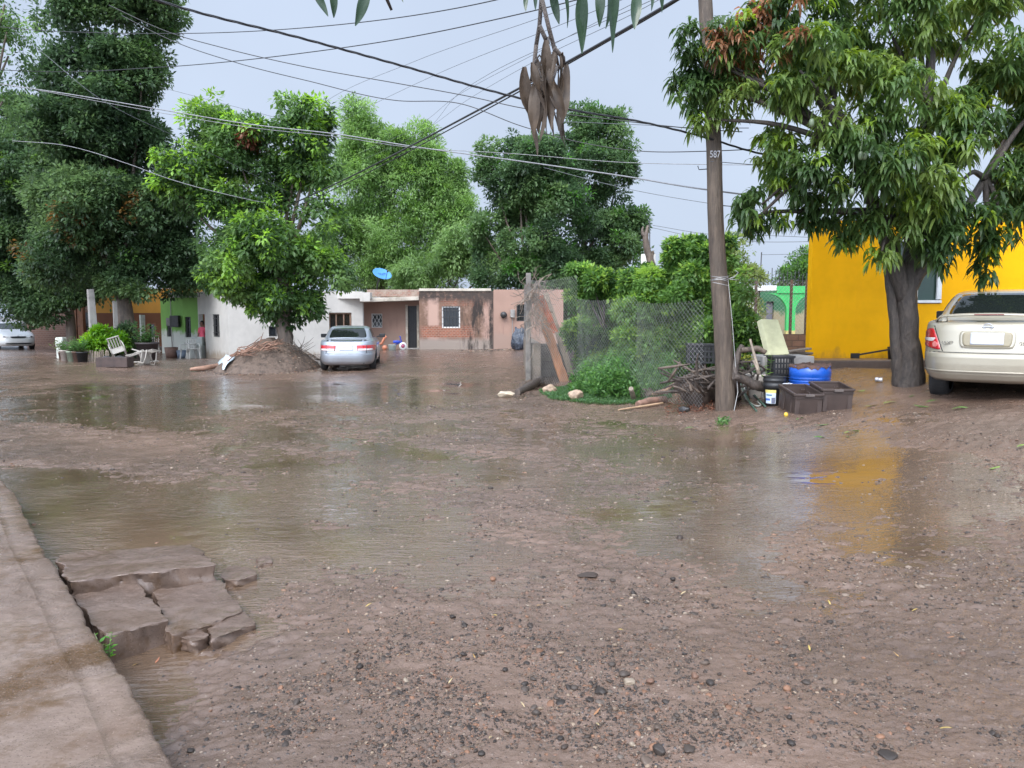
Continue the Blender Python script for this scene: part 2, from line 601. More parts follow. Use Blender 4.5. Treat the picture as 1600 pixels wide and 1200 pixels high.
    Y, A = np.meshgrid(ys, aa, indexing='ij')
    X = A * (Y + 1.0)
    B = base(X, Y)
    W = wet(X, Y)
    Z = B + W + .0015 * fbm(X * 6, Y * 9, 77, 2)
    T = B + detail(X, Y)
    nr, nc = X.shape
    deep = (Z - T)
    cell = np.maximum.reduce([deep[:-1, :-1], deep[1:, :-1], deep[:-1, 1:], deep[1:, 1:]])
    keep = (cell > -0.004).ravel()
    V = np.stack([X.ravel(), Y.ravel(), Z.ravel()], 1)
    i = (np.arange(nr - 1)[:, None] * nc + np.arange(nc - 1)[None]).ravel()[keep]
    Q = np.stack([i, i + 1, i + nc + 1, i + nc], 1)
    used = np.unique(Q)
    mp = np.zeros(len(V), int); mp[used] = np.arange(len(used))
    o = np_obj('puddle_water', V[used], mp[Q], m)
    tag(o, kind='structure')

make_ground()

STONE_COL = np.array([(.034, .027, .023), (.058, .045, .037), (.09, .066, .051), (.13, .092, .066), (.18, .095, .058), (.21, .155, .11), (.10, .08, .066), (.13, .075, .052), (.05, .037, .03), (.25, .20, .15)])
STONE_P = np.array([.22, .20, .16, .08, .08, .03, .09, .10, .09, .012])

def ico(sub):
    bm = bmesh.new()
    bmesh.ops.create_icosphere(bm, subdivisions=sub, radius=1)
    V = np.array([v.co[:] for v in bm.verts]); F = np.array([[v.index for v in f.verts] for f in bm.faces])
    bm.free()
    return V, F

def stone_shape(sub, seed, flat=.55, rough=.25):
    r = np.random.default_rng(seed)
    V, F = ico(sub)
    # cut by random planes -> chipped, then squash
    for _ in range(7):
        d = r.normal(size=3); d /= np.linalg.norm(d)
        k = .55 + .4 * r.random()
        e = V @ d - k
        V = V - np.where(e > 0, e * .92, 0)[:, None] * d
    V = V * (1 + rough * .4 * vnoise(V[:, 0] * 2 + seed, V[:, 1] * 2 + V[:, 2] * 1.7, seed)[:, None])
    return V * np.array((1, .72 + .25 * r.random(), flat * (.8 + .4 * r.random()))), F

STONE_M = attr_mat('wet_stone', .42, .25, 0, .3, 90)

def scatter_gravel():
    shapes = [stone_shape(1, s) for s in range(14)] + [stone_shape(2, s) for s in range(20, 32)]
    rs = np.random.default_rng(3)
    # candidate positions in the street in front
    n = 420000
    y = 2.0 + 9.5 * rs.random(n) ** 1.5
    x = (rs.random(n) * 2 - 1) * (.75 * y + .8)
    # dense gravel bars (pixel centres of the patches), thinner elsewhere
    dens = .05 + .06 * np.clip(fbm(x * 1.1, y * 1.1, 61, 3), 0, 1)
    for u, v, su, sv, a in [(780,1045,190,50,2.6),(640,1120,150,70,2.0),(900,1150,220,70,1.2),(1230,1120,240,90,.7),(1080,1080,200,70,.5),(1000,930,330,45,.30),(1330,1000,200,60,.25),(800,985,260,30,.35),(480,1130,80,50,.5),(1490,1170,160,50,.35),(700,830,400,40,.10),(1250,900,250,40,.16),(1000,700,350,60,.05)]:
        a_, b_ = (u - 800) / FOC, 0
        P = atz(u, v, 0)
        pu = 800 + FOC * x / (y * CP + EYE * SP)
        pv = 600 + FOC * (EYE * CP - y * SP) / (y * CP + EYE * SP)
        dens = dens + a * np.exp(-((pu - u) / su) ** 2 - ((pv - v) / sv) ** 2)
    clump = np.clip(.65 + .9 * fbm(x * 4.5, y * 4.5, 71, 3), .04, 1.6)
    keep = rs.random(n) < dens * clump * .85
    x, y = x[keep], y[keep]
    # keep off the pavement and the broken slabs
    k2 = ~inside_walk(x, y)
    x, y = x[k2], y[k2]
    n = len(x)
    size = .0029 * np.exp(rs.normal(size=n) * .62) + .0024
    size = np.minimum(size, .024)
    z = gz(x, y) - size * .42 * rs.random(n)
    which = np.where(size < .008, rs.integers(0, 14, n), rs.integers(14, 26, n))
    VV, FF, CC, off = [], [], [], 0
    ci = rs.choice(len(STONE_COL), n, p=STONE_P / STONE_P.sum())
    for k, (sv, sf) in enumerate(shapes):
        idx = np.where(which == k)[0]
        if not len(idx): continue
        th = rs.random(len(idx)) * 2 * np.pi
        tl = rs.normal(size=(len(idx), 2)) * .25
        c, s = np.cos(th), np.sin(th)
        P = sv[None] * (size[idx] * (.8 + .5 * rs.random(len(idx))))[:, None, None]
        px = P[..., 0] * c[:, None] - P[..., 1] * s[:, None]
        py = P[..., 0] * s[:, None] + P[..., 1] * c[:, None]
        pz = P[..., 2] + px * tl[:, :1] + py * tl[:, 1:]
        W = np.stack([px + x[idx, None], py + y[idx, None], pz + z[idx, None]], -1)
        VV.append(W.reshape(-1, 3))
        f = sf[None] + (np.arange(len(idx)) * len(sv))[:, None, None] + off
        FF.append(f.reshape(-1, 3))
        cc = STONE_COL[ci[idx]] * (.75 + .5 * rs.random((len(idx), 1)))
        CC.append(np.repeat(cc, len(sv), 0))
        off += len(idx) * len(sv)
    o = np_obj('gravel', np.concatenate(VV), None, STONE_M, tris=np.concatenate(FF), smooth=True, col=np.concatenate(CC))
    tag(o, 'loose wet gravel strewn over the mud', None, None, 'stuff')

# ---------------------------------------------------------------- pavement in front
WALK_H = .17
_we = [atz(u, v, WALK_H)[:2] for u, v in [(-6, 745), (22, 768), (60, 848), (100, 905), (148, 985), (192, 1052), (236, 1130), (276, 1200)]]
_d = (_we[-1] - _we[-3]); _d /= np.linalg.norm(_d)
_we += [_we[-1] + _d * .8, _we[-1] + _d * 3.2]
WALK_EDGE = np.array(_we)

def stream_pebbles():
    # pebbles, clods and bits of debris standing out of the shallow flow
    rs = np.random.default_rng(31)
    n = 90000
    y = 4.2 + 13 * rs.random(n) ** 1.2
    x = (rs.random(n) * 2 - 1) * (.70 * y + .5)
    W = wet(x, y)
    dens = np.clip(.42 + .5 * fbm(x * 1.3, y * 1.3, 161, 3), .03, 1) * np.where(np.abs(W) < .02, 1, .25)
    k = (rs.random(n) < dens * .40) & ~inside_walk(x, y, .05)
    x, y, W = x[k], y[k], W[k]
    n = len(x)
    size = .0045 * np.exp(rs.normal(size=n) * .5) * (1 + y / 14) + .003
    size = np.minimum(size, .03)
    z = np.maximum(gz(x, y), base(x, y) + W - .004) + size * .05
    pal = np.array([(.05, .04, .034), (.10, .078, .062), (.16, .122, .094), (.21, .165, .125), (.26, .205, .155), (.17, .10, .065)])
    ci = rs.choice(6, n, p=[.30, .28, .22, .09, .03, .08])
    shapes = [stone_shape(1, s, .5) for s in range(60, 72)]
    which = rs.integers(0, 12, n)
    VV, FF, CC, off = [], [], [], 0
    for q, (sv, sf) in enumerate(shapes):
        i = np.where(which == q)[0]
        th = rs.random(len(i)) * 6.283; c, s_ = np.cos(th), np.sin(th)
        P = sv[None] * size[i][:, None, None] * np.array((1.25, 1, .9))
        Wd = np.stack([P[..., 0] * c[:, None] - P[..., 1] * s_[:, None] + x[i, None], P[..., 0] * s_[:, None] + P[..., 1] * c[:, None] + y[i, None], P[..., 2] + z[i, None]], -1)
        VV.append(Wd.reshape(-1, 3)); FF.append((sf[None] + (np.arange(len(i)) * len(sv))[:, None, None] + off).reshape(-1, 3))
        CC.append(np.repeat(pal[ci[i]] * (.75 + .5 * rs.random((len(i), 1))), len(sv), 0)); off += len(i) * len(sv)
    o = np_obj('pebbles', np.concatenate(VV), None, STONE_M, tris=np.concatenate(FF), smooth=True, col=np.concatenate(CC))
    tag(o, 'pebbles and clods standing out of the shallow flow', None, None, 'stuff')

def inside_walk(x, y, grow=.0):
    # left of the edge polyline (edge runs from far to near)
    e = WALK_EDGE
    xi = np.interp(y, e[::-1, 1], e[::-1, 0])
    return (x < xi + grow) & (y < e[0, 1])

def concrete(name, k, lo, hi):
    m, t, bs = nodes(name)
    tc = t.nodes.new('ShaderNodeTexCoord').outputs['Object']
    n1 = noise(t, 1.6, 6, .65, tc); n2 = noise(t, 9, 6, .7, tc)
    c = ramp(t, n1, [(.3, (.135, .088, .058)), (.48, (.20, .155, .13)), (.7, (.27, .225, .20))])
    c = mixc(t, .45, c, ramp(t, n2, [(.3, (.11, .08, .062)), (.7, (.29, .24, .21))]))
    c = mixc(t, fac_ramp(t, noise(t, .9, 6, .75, tc), .54, .66), c, (.115, .068, .030))
    sp = N(t, 'ShaderNodeTexVoronoi', feature='F1'); sp.inputs['Scale'].default_value = 130; t.links.new(tc, sp.inputs['Vector'])
    spc = N(t, 'ShaderNodeSeparateColor'); t.links.new(sp.outputs['Color'], spc.inputs[0])
    agg = N(t, 'ShaderNodeMath', operation='MULTIPLY'); t.links.new(fac_ramp(t, sp.outputs['Distance'], .5, .2), agg.inputs[0]); t.links.new(fac_ramp(t, spc.outputs[0], .6, .65), agg.inputs[1])
    c = mixc(t, agg.outputs[0], c, ramp(t, spc.outputs[1], [(0, (.10, .078, .066)), (.6, (.19, .145, .12)), (1, (.29, .24, .205))]))
    c = mixc(t, 1.0, c, k, 'MULTIPLY')
    t.links.new(c, bs.inputs['Base Color'])
    # films of water lying in the hollows: smooth and shiny there, rough concrete between
    film = fac_ramp(t, noise(t, 1.3, 4, .6, tc, (1, 1, .2)), lo, hi)
    rg = N(t, 'ShaderNodeMapRange'); rg.inputs[3].default_value = .34; rg.inputs[4].default_value = .05
    t.links.new(film, rg.inputs[0]); t.links.new(rg.outputs[0], bs.inputs['Roughness'])
    inv = N(t, 'ShaderNodeMapRange'); inv.inputs[3].default_value = 1.0; inv.inputs[4].default_value = .18; t.links.new(film, inv.inputs[0])
    def damp_(h):
        q = N(t, 'ShaderNodeMath', operation='MULTIPLY'); t.links.new(h, q.inputs[0]); t.links.new(inv.outputs[0], q.inputs[1]); return q.outputs[0]
    rip = noise(t, 26, 3, .55, tc, (1.0, 2.2, 1))
    p = bump(t, bs, rip, .22, .006)
    q0 = N(t, 'ShaderNodeBump'); q0.inputs['Strength'].default_value = .8; q0.inputs['Distance'].default_value = .02; t.links.new(damp_(n2), q0.inputs['Height']); t.links.new(p, q0.inputs['Normal']); p = q0.outputs[0]; t.links.new(p, bs.inputs['Normal'])
    bump(t, bs, damp_(noise(t, 60, 5, .7, tc)), 1.0, .010, p)
    _mc[name] = m
    return m

def make_walk():
    m = concrete('wet_concrete', (.84, .75, .68), .40, .52)
    concrete('wet_slab', (.66, .58, .53), .36, .50)
    # top: strips along the edge, inwards
    k = 520
    s = np.linspace(0, 1, k)
    seg = np.r_[0, np.cumsum(np.linalg.norm(np.diff(WALK_EDGE, axis=0), axis=1))]
    ex = np.interp(s * seg[-1], seg, WALK_EDGE[:, 0]); ey = np.interp(s * seg[-1], seg, WALK_EDGE[:, 1])
    tx, ty = np.gradient(ex), np.gradient(ey)
    L = np.hypot(tx, ty); nx, ny = ty / L, -tx / L        # points to the pavement side
    sgn = np.sign((nx * -1).mean()); nx, ny = nx * sgn, ny * sgn
    jit = .010 * fbm(s * 40, s * 0, 5, 3) + .007 * fbm(s * 150, s * 0, 6, 3)
    prof = [(0.0, -.35), (0.0, -.02), (.006, -.006), (.02, 0)] + [(.02 + d, 0) for d in (.05, .10, .135, .145, .15, .158, .165, .2)] + list(zip(np.linspace(.25, 3.0, 40), np.zeros(40)))
    V = []
    for d, dz in prof:
        px = ex + nx * (d + jit * np.exp(-d * 8)); py = ey + ny * (d + jit * np.exp(-d * 8))
        if d > .5:
            px = np.where(True, ex - (d - .5) * 1.6 + nx * .5, px); py = ey + ny * .5
        groove = -.012 * np.exp(-((d - .150) / .006) ** 2)
        z = WALK_H + dz + groove + .006 * fbm(px * 2.2, py * 2.2, 15, 3) - .004 * np.clip(fbm(px * 9, py * 9, 16, 3), 0, 1)
        V.append(np.stack([px, py, z], 1))
    V = np.concatenate(V)
    npf = len(prof)
    i = (np.arange(npf - 1)[:, None] * k + np.arange(k - 1)[None]).ravel()
    Q = np.stack([i, i + 1, i + k + 1, i + k], 1)
    # close the far end
    o = np_obj('pavement', V, Q, m)
    me = o.data
    bm = bmesh.new(); bm.from_mesh(me)
    be = [e for e in bm.edges if e.is_boundary and all(abs((v.co.y + o.location.y) - WALK_EDGE[0, 1]) < .6 for v in e.verts)]
    r = bmesh.ops.extrude_edge_only(bm, edges=be)
    for v in [g for g in r['geom'] if isinstance(g, bmesh.types.BMVert)]:
        v.co.z = -.3 - o.location.z
    bmesh.ops.recalc_face_normals(bm, faces=bm.faces)
    bm.to_mesh(me); bm.free()
    tag(o, kind='structure')

make_walk()

def slab(name, label, top_px, z, thick, seed, group=None, sink=0.0, tilt=(0, 0)):
    """broken concrete slab: outline from its corners, chipped edges, real thickness"""
    P = np.array([atz(u, v, z)[:2] for u, v in top_px])
    c = P.mean(0)
    pts = []
    for i in range(len(P)):
        a, b = P[i], P[(i + 1) % len(P)]
        L = np.linalg.norm(b - a)
        k = max(4, int(L / .014))
        for j in range(k):
            pts.append(a + (b - a) * j / k)
    pts = np.array(pts)
    for _ in range(2):
        pts = (np.roll(pts, 1, 0) + 2 * pts + np.roll(pts, -1, 0)) / 4
    n = len(pts)
    w_ = fbm(pts[:, 0] * 7 + seed, pts[:, 1] * 7, seed, 3)[:, None]
    dirs = (pts - c) / np.linalg.norm(pts - c, axis=1)[:, None]
    pts = pts + dirs * .022 * w_
    rings = []
    levels = [(1.0, -thick * q) for q in (1, .85, .7, .55, .42, .3, .2)] + [(1.0, -.012), (.997, -.004), (.986, -.0006)] + [(q, 0) for q in (.95, .91, .86, .8, .73, .65, .56, .46, .35, .22, .1)]
    for sc, dz in levels:
        q = c + (pts - c) * sc
        zz = z + dz + (q - c) @ np.array(tilt)
        if dz < -.0005:
            q = q + dirs * (.016 * fbm(pts[:, 0] * 11 + dz * 9, pts[:, 1] * 11 + dz * 24, seed + 2, 4) + .05 * dz)[:, None]
        zz = zz + .005 * fbm(q[:, 0] * 6, q[:, 1] * 6, seed, 3) + .0015 * fbm(q[:, 0] * 30, q[:, 1] * 30, seed + 3, 3)
        rings.append(np.column_stack([q, zz]))
    rings.append(np.array([[c[0], c[1], z]]))
    V = np.concatenate(rings)
    m = len(levels) - 1
    Q = [(i * n + j, i * n + (j + 1) % n, (i + 1) * n + (j + 1) % n, (i + 1) * n + j) for i in range(m) for j in range(n)]
    T = [(m * n + j, m * n + (j + 1) % n, (m + 1) * n) for j in range(n)]
    o = np_obj(name, V, Q, _mc['wet_slab'], tris=T, smooth=True)
    o.data.set_sharp_from_angle(angle=R(34))
    return tag(o, label, 'slab', group)

slab('concrete_slab', 'long flat concrete slab across the top of the broken ramp', [(88, 866), (300, 850), (338, 882), (108, 908)], .15, .24, 1, 'broken concrete slabs beside the pavement')
slab('concrete_slab', 'thick dark concrete block with weed growing from its front face', [(116, 930), (214, 908), (262, 968), (164, 992)], .085, .36, 2, 'broken concrete slabs beside the pavement')
slab('concrete_slab', 'cracked concrete slab with crumbling corner next to the thick block', [(236, 926), (346, 904), (378, 950), (318, 980), (266, 994)], .055, .2, 3, 'broken concrete slabs beside the pavement', tilt=(-.02, 0))
slab('concrete_slab', 'narrow broken strip of concrete split off the cracked slab', [(320, 983), (378, 952), (403, 974), (332, 1000)], .035, .12, 4, 'broken concrete slabs beside the pavement')
slab('concrete_slab', 'small loose concrete chunk past the end of the long slab', [(348, 892), (362, 884), (392, 886), (399, 898), (370, 908), (352, 904)], .04, .09, 5, 'broken concrete slabs beside the pavement')
slab('concrete_slab', 'palm sized concrete fragment fallen in front of the cracked slab', [(284, 994), (308, 983), (328, 991), (314, 1001), (290, 1003)], .03, .07, 6, 'broken concrete slabs beside the pavement')
slab('concrete_slab', 'thin sunken concrete piece in the stream beyond the small chunk', [(394, 872), (420, 868), (426, 878), (404, 884)], .022, .05, 7, 'broken concrete slabs beside the pavement')
scatter_gravel()
stream_pebbles()
# ================================================================== buildings
def plaster(name, c, c2=None, stain=None, rough=.75, damp=None, zlo=0, wash=.0, bstr=.25, sp=.3):
    """old wall paint: mottled, rain-streaked, damp foot where the wall has a tide mark"""
    m, t, bs = nodes(name)
    tc = t.nodes.new('ShaderNodeTexCoord').outputs['Object']
    col = ramp(t, noise(t, 1.2, 6, .65, tc), [(.3, tuple(x * .86 for x in c)), (.55, c), (.75, tuple(min(1, x * 1.07) for x in c))])
    st = noise(t, 2.2, 5, .65, tc, (1.6, 1.6, .22))
    if stain:
        col = mixc(t, fac_ramp(t, st, .58, .78), col, stain)
    if damp:
        sx = N(t, 'ShaderNodeSeparateXYZ'); t.links.new(tc, sx.inputs[0])
        ad = N(t, 'ShaderNodeMath', operation='MULTIPLY_ADD'); ad.inputs[1].default_value = -.9
        t.links.new(noise(t, 3, 5, .7, tc, (1, 1, .5)), ad.inputs[0]); t.links.new(sx.outputs[2], ad.inputs[2])
        f = fac_ramp(t, ad.outputs[0], zlo + .12 - .45, zlo - .06 - .45)
        col = mixc(t, f, col, damp)
    t.links.new(col, bs.inputs['Base Color'])
    bs.inputs['Roughness'].default_value = rough
    bs.inputs['Specular IOR Level'].default_value = sp
    p = bump(t, bs, noise(t, 6, 5, .6, tc), bstr, .02)
    bump(t, bs, noise(t, 60, 4, .6, tc), .2, .004, p)
    _mc[name] = m
    return m

M_GLASS = pm('dark_window_glass', (.012, .014, .016), .06, .1, 2, 0)
M_BAR = pm('window_bar_paint', (.03, .028, .028), .5, .2, 8, 0)
M_WHITEP = pm('white_paint', (.72, .72, .70), .45, .08, 4, .05)
M_CONC = pm('grey_concrete', (.27, .255, .24), .8, .18, 2.5, .4, 30, .01)
M_CREAM = pm('cream_concrete', (.50, .45, .38), .8, .14, 3, .3, 25, .01, dirt=(.2, .16, .12))

def wall(mb, a, b, z0, z1, th, ops=(), mi=0):
    """wall with real openings; a-b is the plan line of the face towards the street"""
    a, b = np.array(a[:2], float), np.array(b[:2], float)
    L = np.linalg.norm(b - a); d = (b - a) / L
    n = np.array((d[1], -d[0]))
    if n @ (-a) < 0: n = -n
    ss = sorted({0, L, *[x for o in ops for x in o[:2]]})
    zs = sorted({z0, z1, *[x for o in ops for x in o[2:4]]})
    def P(s, z, dep): 
        q = a + d * s - n * dep
        return (q[0], q[1], z)
    hole = lambda s, z: any(o[0] < s < o[1] and o[2] < z < o[3] for o in ops)
    for i in range(len(ss) - 1):
        for j in range(len(zs) - 1):
            if hole((ss[i] + ss[i + 1]) / 2, (zs[j] + zs[j + 1]) / 2): continue
            for dep in (0, th):
                mb.raw([P(ss[i], zs[j], dep), P(ss[i + 1], zs[j], dep), P(ss[i + 1], zs[j + 1], dep), P(ss[i], zs[j + 1], dep)], [(0, 1, 2, 3)], mi)
    for s0, s1, za, zb in [(0, L, z0, z1)] + [o[:4] for o in ops]:
        q = [(s0, za), (s1, za), (s1, zb), (s0, zb)]
        for k in range(4):
            (sa, xa), (sb, xb) = q[k], q[(k + 1) % 4]
            mb.raw([P(sa, xa, 0), P(sb, xb, 0), P(sb, xb, th), P(sa, xa, th)], [(0, 1, 2, 3)], mi)
    return P, d, n

def sat(a, b, u):
    """distance along plan line a-b where the photo column u crosses it"""
    a, b = np.array(a[:2]), np.array(b[:2])
    k = (u - 800) / FOC
    # X = k*(Y*CP + (EYE - Z)*SP) ~ k*Y*1.0 with small pitch terms
    f = lambda p: p[0] - k * (p[1] * CP + .6 * SP)
    fa, fb = f(a), f(b)
    return np.linalg.norm(b - a) * fa / (fa - fb)

def zat(v, D):
    return at(800, v, D)[2]

def window(parent, P, s0, s1, z0, z1, dep=.12, frame=M_BAR, bars=0, cross=False, fw=.05, label=None, mull=0, curtain=None, hbars=2, glass=None):
    """frame (part) > pane, bars"""
    f = MB()
    c = lambda s, z, dd: np.array(P(s, z, dd))
    for sa, za, sb, zb in ((s0, z0 + fw / 2, s1, z0 + fw / 2), (s0, z1 - fw / 2, s1, z1 - fw / 2), (s0 + fw / 2, z0 + fw, s0 + fw / 2, z1 - fw), (s1 - fw / 2, z0 + fw, s1 - fw / 2, z1 - fw)):
        f.bar(c(sa, za, dep - .02), c(sb, zb, dep - .02), fw, .05)
    for k in range(mull):
        s = s0 + (s1 - s0) * (k + 1) / (mull + 1)
        f.bar(c(s, z0 + fw, dep - .015), c(s, z1 - fw, dep - .015), fw * .8, .04)
    wf = f.build('window', frame, parent, True)
    if label: wf['label'] = label
    g = MB()
    g.raw([P(s0, z0, dep + .02), P(s1, z0, dep + .02), P(s1, z1, dep + .02), P(s0, z1, dep + .02)], [(0, 1, 2, 3)])
    V = np.concatenate(g.v) - np.array(parent.location)
    g.v = [V]
    g.build('pane', glass or M_GLASS, wf)
    if bars or cross:
        g = MB()
        for k in range(bars):
            s = s0 + (s1 - s0) * (k + .5) / bars
            g.bar(c(s, z0, .04), c(s, z1, .04), .016)
        for k in range(hbars if bars else 0):
            z = z0 + (z1 - z0) * (k + .6) / (hbars + .2)
            g.bar(c(s0, z, .055), c(s1, z, .055), .02)
        if cross:
            for k in range(3):
                sa, sb = s0 + (s1 - s0) * k / 3, s0 + (s1 - s0) * (k + 1) / 3
                zm = (z0 + z1) / 2
                for q in ((sa, z0, sb, zm), (sb, z0, sa, zm), (sa, zm, sb, z1), (sb, zm, sa, z1)):
                    g.bar(c(q[0], q[1], .04), c(q[2], q[3], .04), .014)
        g.v = [np.concatenate(g.v) - np.array(parent.location)]
        g.build('window_grille', M_BAR if bars else M_WHITEP, wf)
    return wf

def room(mb, a, b, z0, z1, deep, th, mi=0):
    """side and back walls plus flat roof behind a front wall"""
    a, b = np.array(a[:2], float), np.array(b[:2], float)
    d = (b - a) / np.linalg.norm(b - a); n = np.array((d[1], -d[0]))
    if n @ (-a) < 0: n = -n
    A, B = a - n * (th + .002), b - n * (th + .002)
    A2, B2 = a - n * deep, b - n * deep
    q = lambda p, e, w: (p + d * w * e)
    mb.prism([A, A + d * th, A2 + d * th, A2], z0, z1, mi)
    mb.prism([B - d * th, B, B2, B2 - d * th], z0, z1, mi)
    mb.prism([A2 + d * th, A2 + d * th + n * th, B2 - d * th + n * th, B2 - d * th], z0, z1, mi)
    mb.prism([A + d * (th + .001), B - d * (th + .001), B2 - d * (th + .001) + n * th, A2 + d * (th + .001) + n * th], z1 - .45, z1 - .30, mi)

# ---------------------------------------------------------------- white house
def white_house():
    C = at(357, 500, 32.0); Lf = at(309.5, 500, 36.6); Rt = at(567, 500, 34.4)
    z0, z1 = -.5, 2.86
    h = thing('white_house', 'low whitewashed house with flat roof behind the tree on the dirt mound', 'house', (C[0], C[1], 0))
    mW = plaster('white_wash', (.54, .515, .475), stain=(.41, .385, .345), damp=(.36, .30, .24), zlo=.1)
    w_ = MB()
    sa = lambda u: sat(Lf, C, u)
    ops = [(sa(311), sa(320.5), -.5, zat(491, 36)), (sa(331.5), sa(343.2), zat(527, 33.5), zat(491, 33.5))]
    P1, d1, n1 = wall(w_, Lf, C, z0, z1, .18, ops)
    sb = lambda u: sat(C, Rt, u)
    ops2 = [(sb(420), sb(433), zat(526, 32.6), zat(510, 32.6)), (sb(514.5), sb(550), zat(517, 34), zat(488.5, 34))]
    P2, d2, n2 = wall(w_, C, Rt, z0, z1 - .04, .18, ops2)
    # back and roof
    bk = [Lf[:2] + np.array((.6, 3.0)), Rt[:2] + np.array((-1., 4))]
    w_.prism([Lf[:2] + np.array((.2, .3)), C[:2] + np.array((.3, .5)), Rt[:2] + np.array((-.02, .3)), bk[1], bk[0]], 2.40, 2.55)
    w_.prism([Rt[:2] + np.array((-.2, .25)), Rt[:2] + np.array((-.0, .25)), bk[1] + np.array((.3, 0)), bk[1]], z0, z1 - .05)
    w_.build('wall', mW, h, True)
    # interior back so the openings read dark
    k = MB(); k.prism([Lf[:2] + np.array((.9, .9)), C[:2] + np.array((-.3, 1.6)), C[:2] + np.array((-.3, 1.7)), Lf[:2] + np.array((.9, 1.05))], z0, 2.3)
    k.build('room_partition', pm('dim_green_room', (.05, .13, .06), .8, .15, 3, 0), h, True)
    window(h, P1, *ops[1], bars=4, hbars=3, dep=.14)
    window(h, P2, *ops2[0], dep=.12)
    window(h, P2, *ops2[1], dep=.12, frame=pm('brown_wood_frame', (.20, .12, .08), .6, .2, 6, .1), mull=2, fw=.07)
    # parapet block and trim at the right end
    p = MB()
    q0, q1 = at(524, 500, 33.95)[:2], at(581, 500, 34.1)[:2]
    nn = np.array((0, -1.))
    p.prism([q0 + nn * .02, q1 + nn * .30, q1 + np.array((0, .2)), q0 + np.array((0, .3))], zat(466.5, 34), zat(457, 34))
    p.prism([q1 + np.array((-.45, -.34)), q1 + np.array((0., -.34)), q1 + np.array((0, -.301)), q1 + np.array((-.45, -.301))], zat(471, 34), zat(458, 34))
    p.build('parapet', mW, h, True)
    p = MB(); cc = C[:2]
    p.prism([cc + np.array((-.02, -.16)), cc + np.array((.75, -.02)), cc + np.array((.75, .0)) + np.array((0, -.003)), cc + np.array((0.02, -.01))], 2.62, 2.87)
    p.build('drip_edge', mW, h, True)
    return h
WH = white_house()

# ---------------------------------------------------------------- green house
def green_house():
    Rt = at(314, 500, 36.8); M = at(286, 500, 37.0); Lf = at(251.5, 500, 38.4)
    z0, z1 = -.6, 2.62
    h = thing('green_house', 'lime green house with peeling white foot between white and orange houses', 'house', (M[0], M[1], 0))
    mG = plaster('lime_wall', (.175, .345, .085), stain=(.12, .25, .07), damp=(.46, .47, .42), zlo=.95)
    w_ = MB()
    s1 = lambda u: sat(Lf, M, u)
    o1 = [(s1(260.5), s1(268.5), zat(526, 38), zat(497, 38))]
    P1, *_ = wall(w_, Lf, M, z0, z1, .18, o1)
    s2 = lambda u: sat(M, Rt, u)
    o2 = [(s2(289.5), s2(298.5), zat(527, 37), zat(495, 37))]
    P2, *_ = wall(w_, M, Rt, z0, z1, .18, o2)
    w_.prism([Lf[:2], Lf[:2] + np.array((.18, .1)), Lf[:2] + np.array((.9, 3.)), Lf[:2] + np.array((.7, 3.))], z0, z1)
    w_.build('wall', mG, h, True)
    window(h, P1, *o1[0], bars=4, hbars=3); window(h, P2, *o2[0], bars=4, hbars=3)
    e = MB()
    a, b, c = at(263, 500, 37.2)[:2], at(292, 500, 36.2)[:2], at(312.5, 500, 36.1)[:2]
    e.prism([a, b, c, c + np.array((.1, .9)), b + np.array((0, 1.6)), a + np.array((0, 1.6))], 2.625, 2.84)
    e.build('eave_slab', M_CONC, h, True)
    u = MB()
    c0 = at(273, 503, 37.0)
    u.box((c0[0], c0[1] + .15, zat(502, 37)), (.42, .5, .55))
    u.build('air_cooler', pm('dark_grille', (.05, .05, .05), .6, .2, 6, .1), h, True, .02)
    u = MB(); c0 = at(264.5, 503, 37.3); u.box((c0[0], c0[1], zat(503, 37)), (.26, .14, .38))
    u.build('meter_box', M_CONC, h, True, .015)
    u = MB(); c0 = at(267.5, 503, 37.6)
    u.bar((c0[0], c0[1], z0 + .3), (c0[0], c0[1], 3.2), .035)
    u.build('conduit_pipe', M_CONC, h, True)
    return h
green_house()

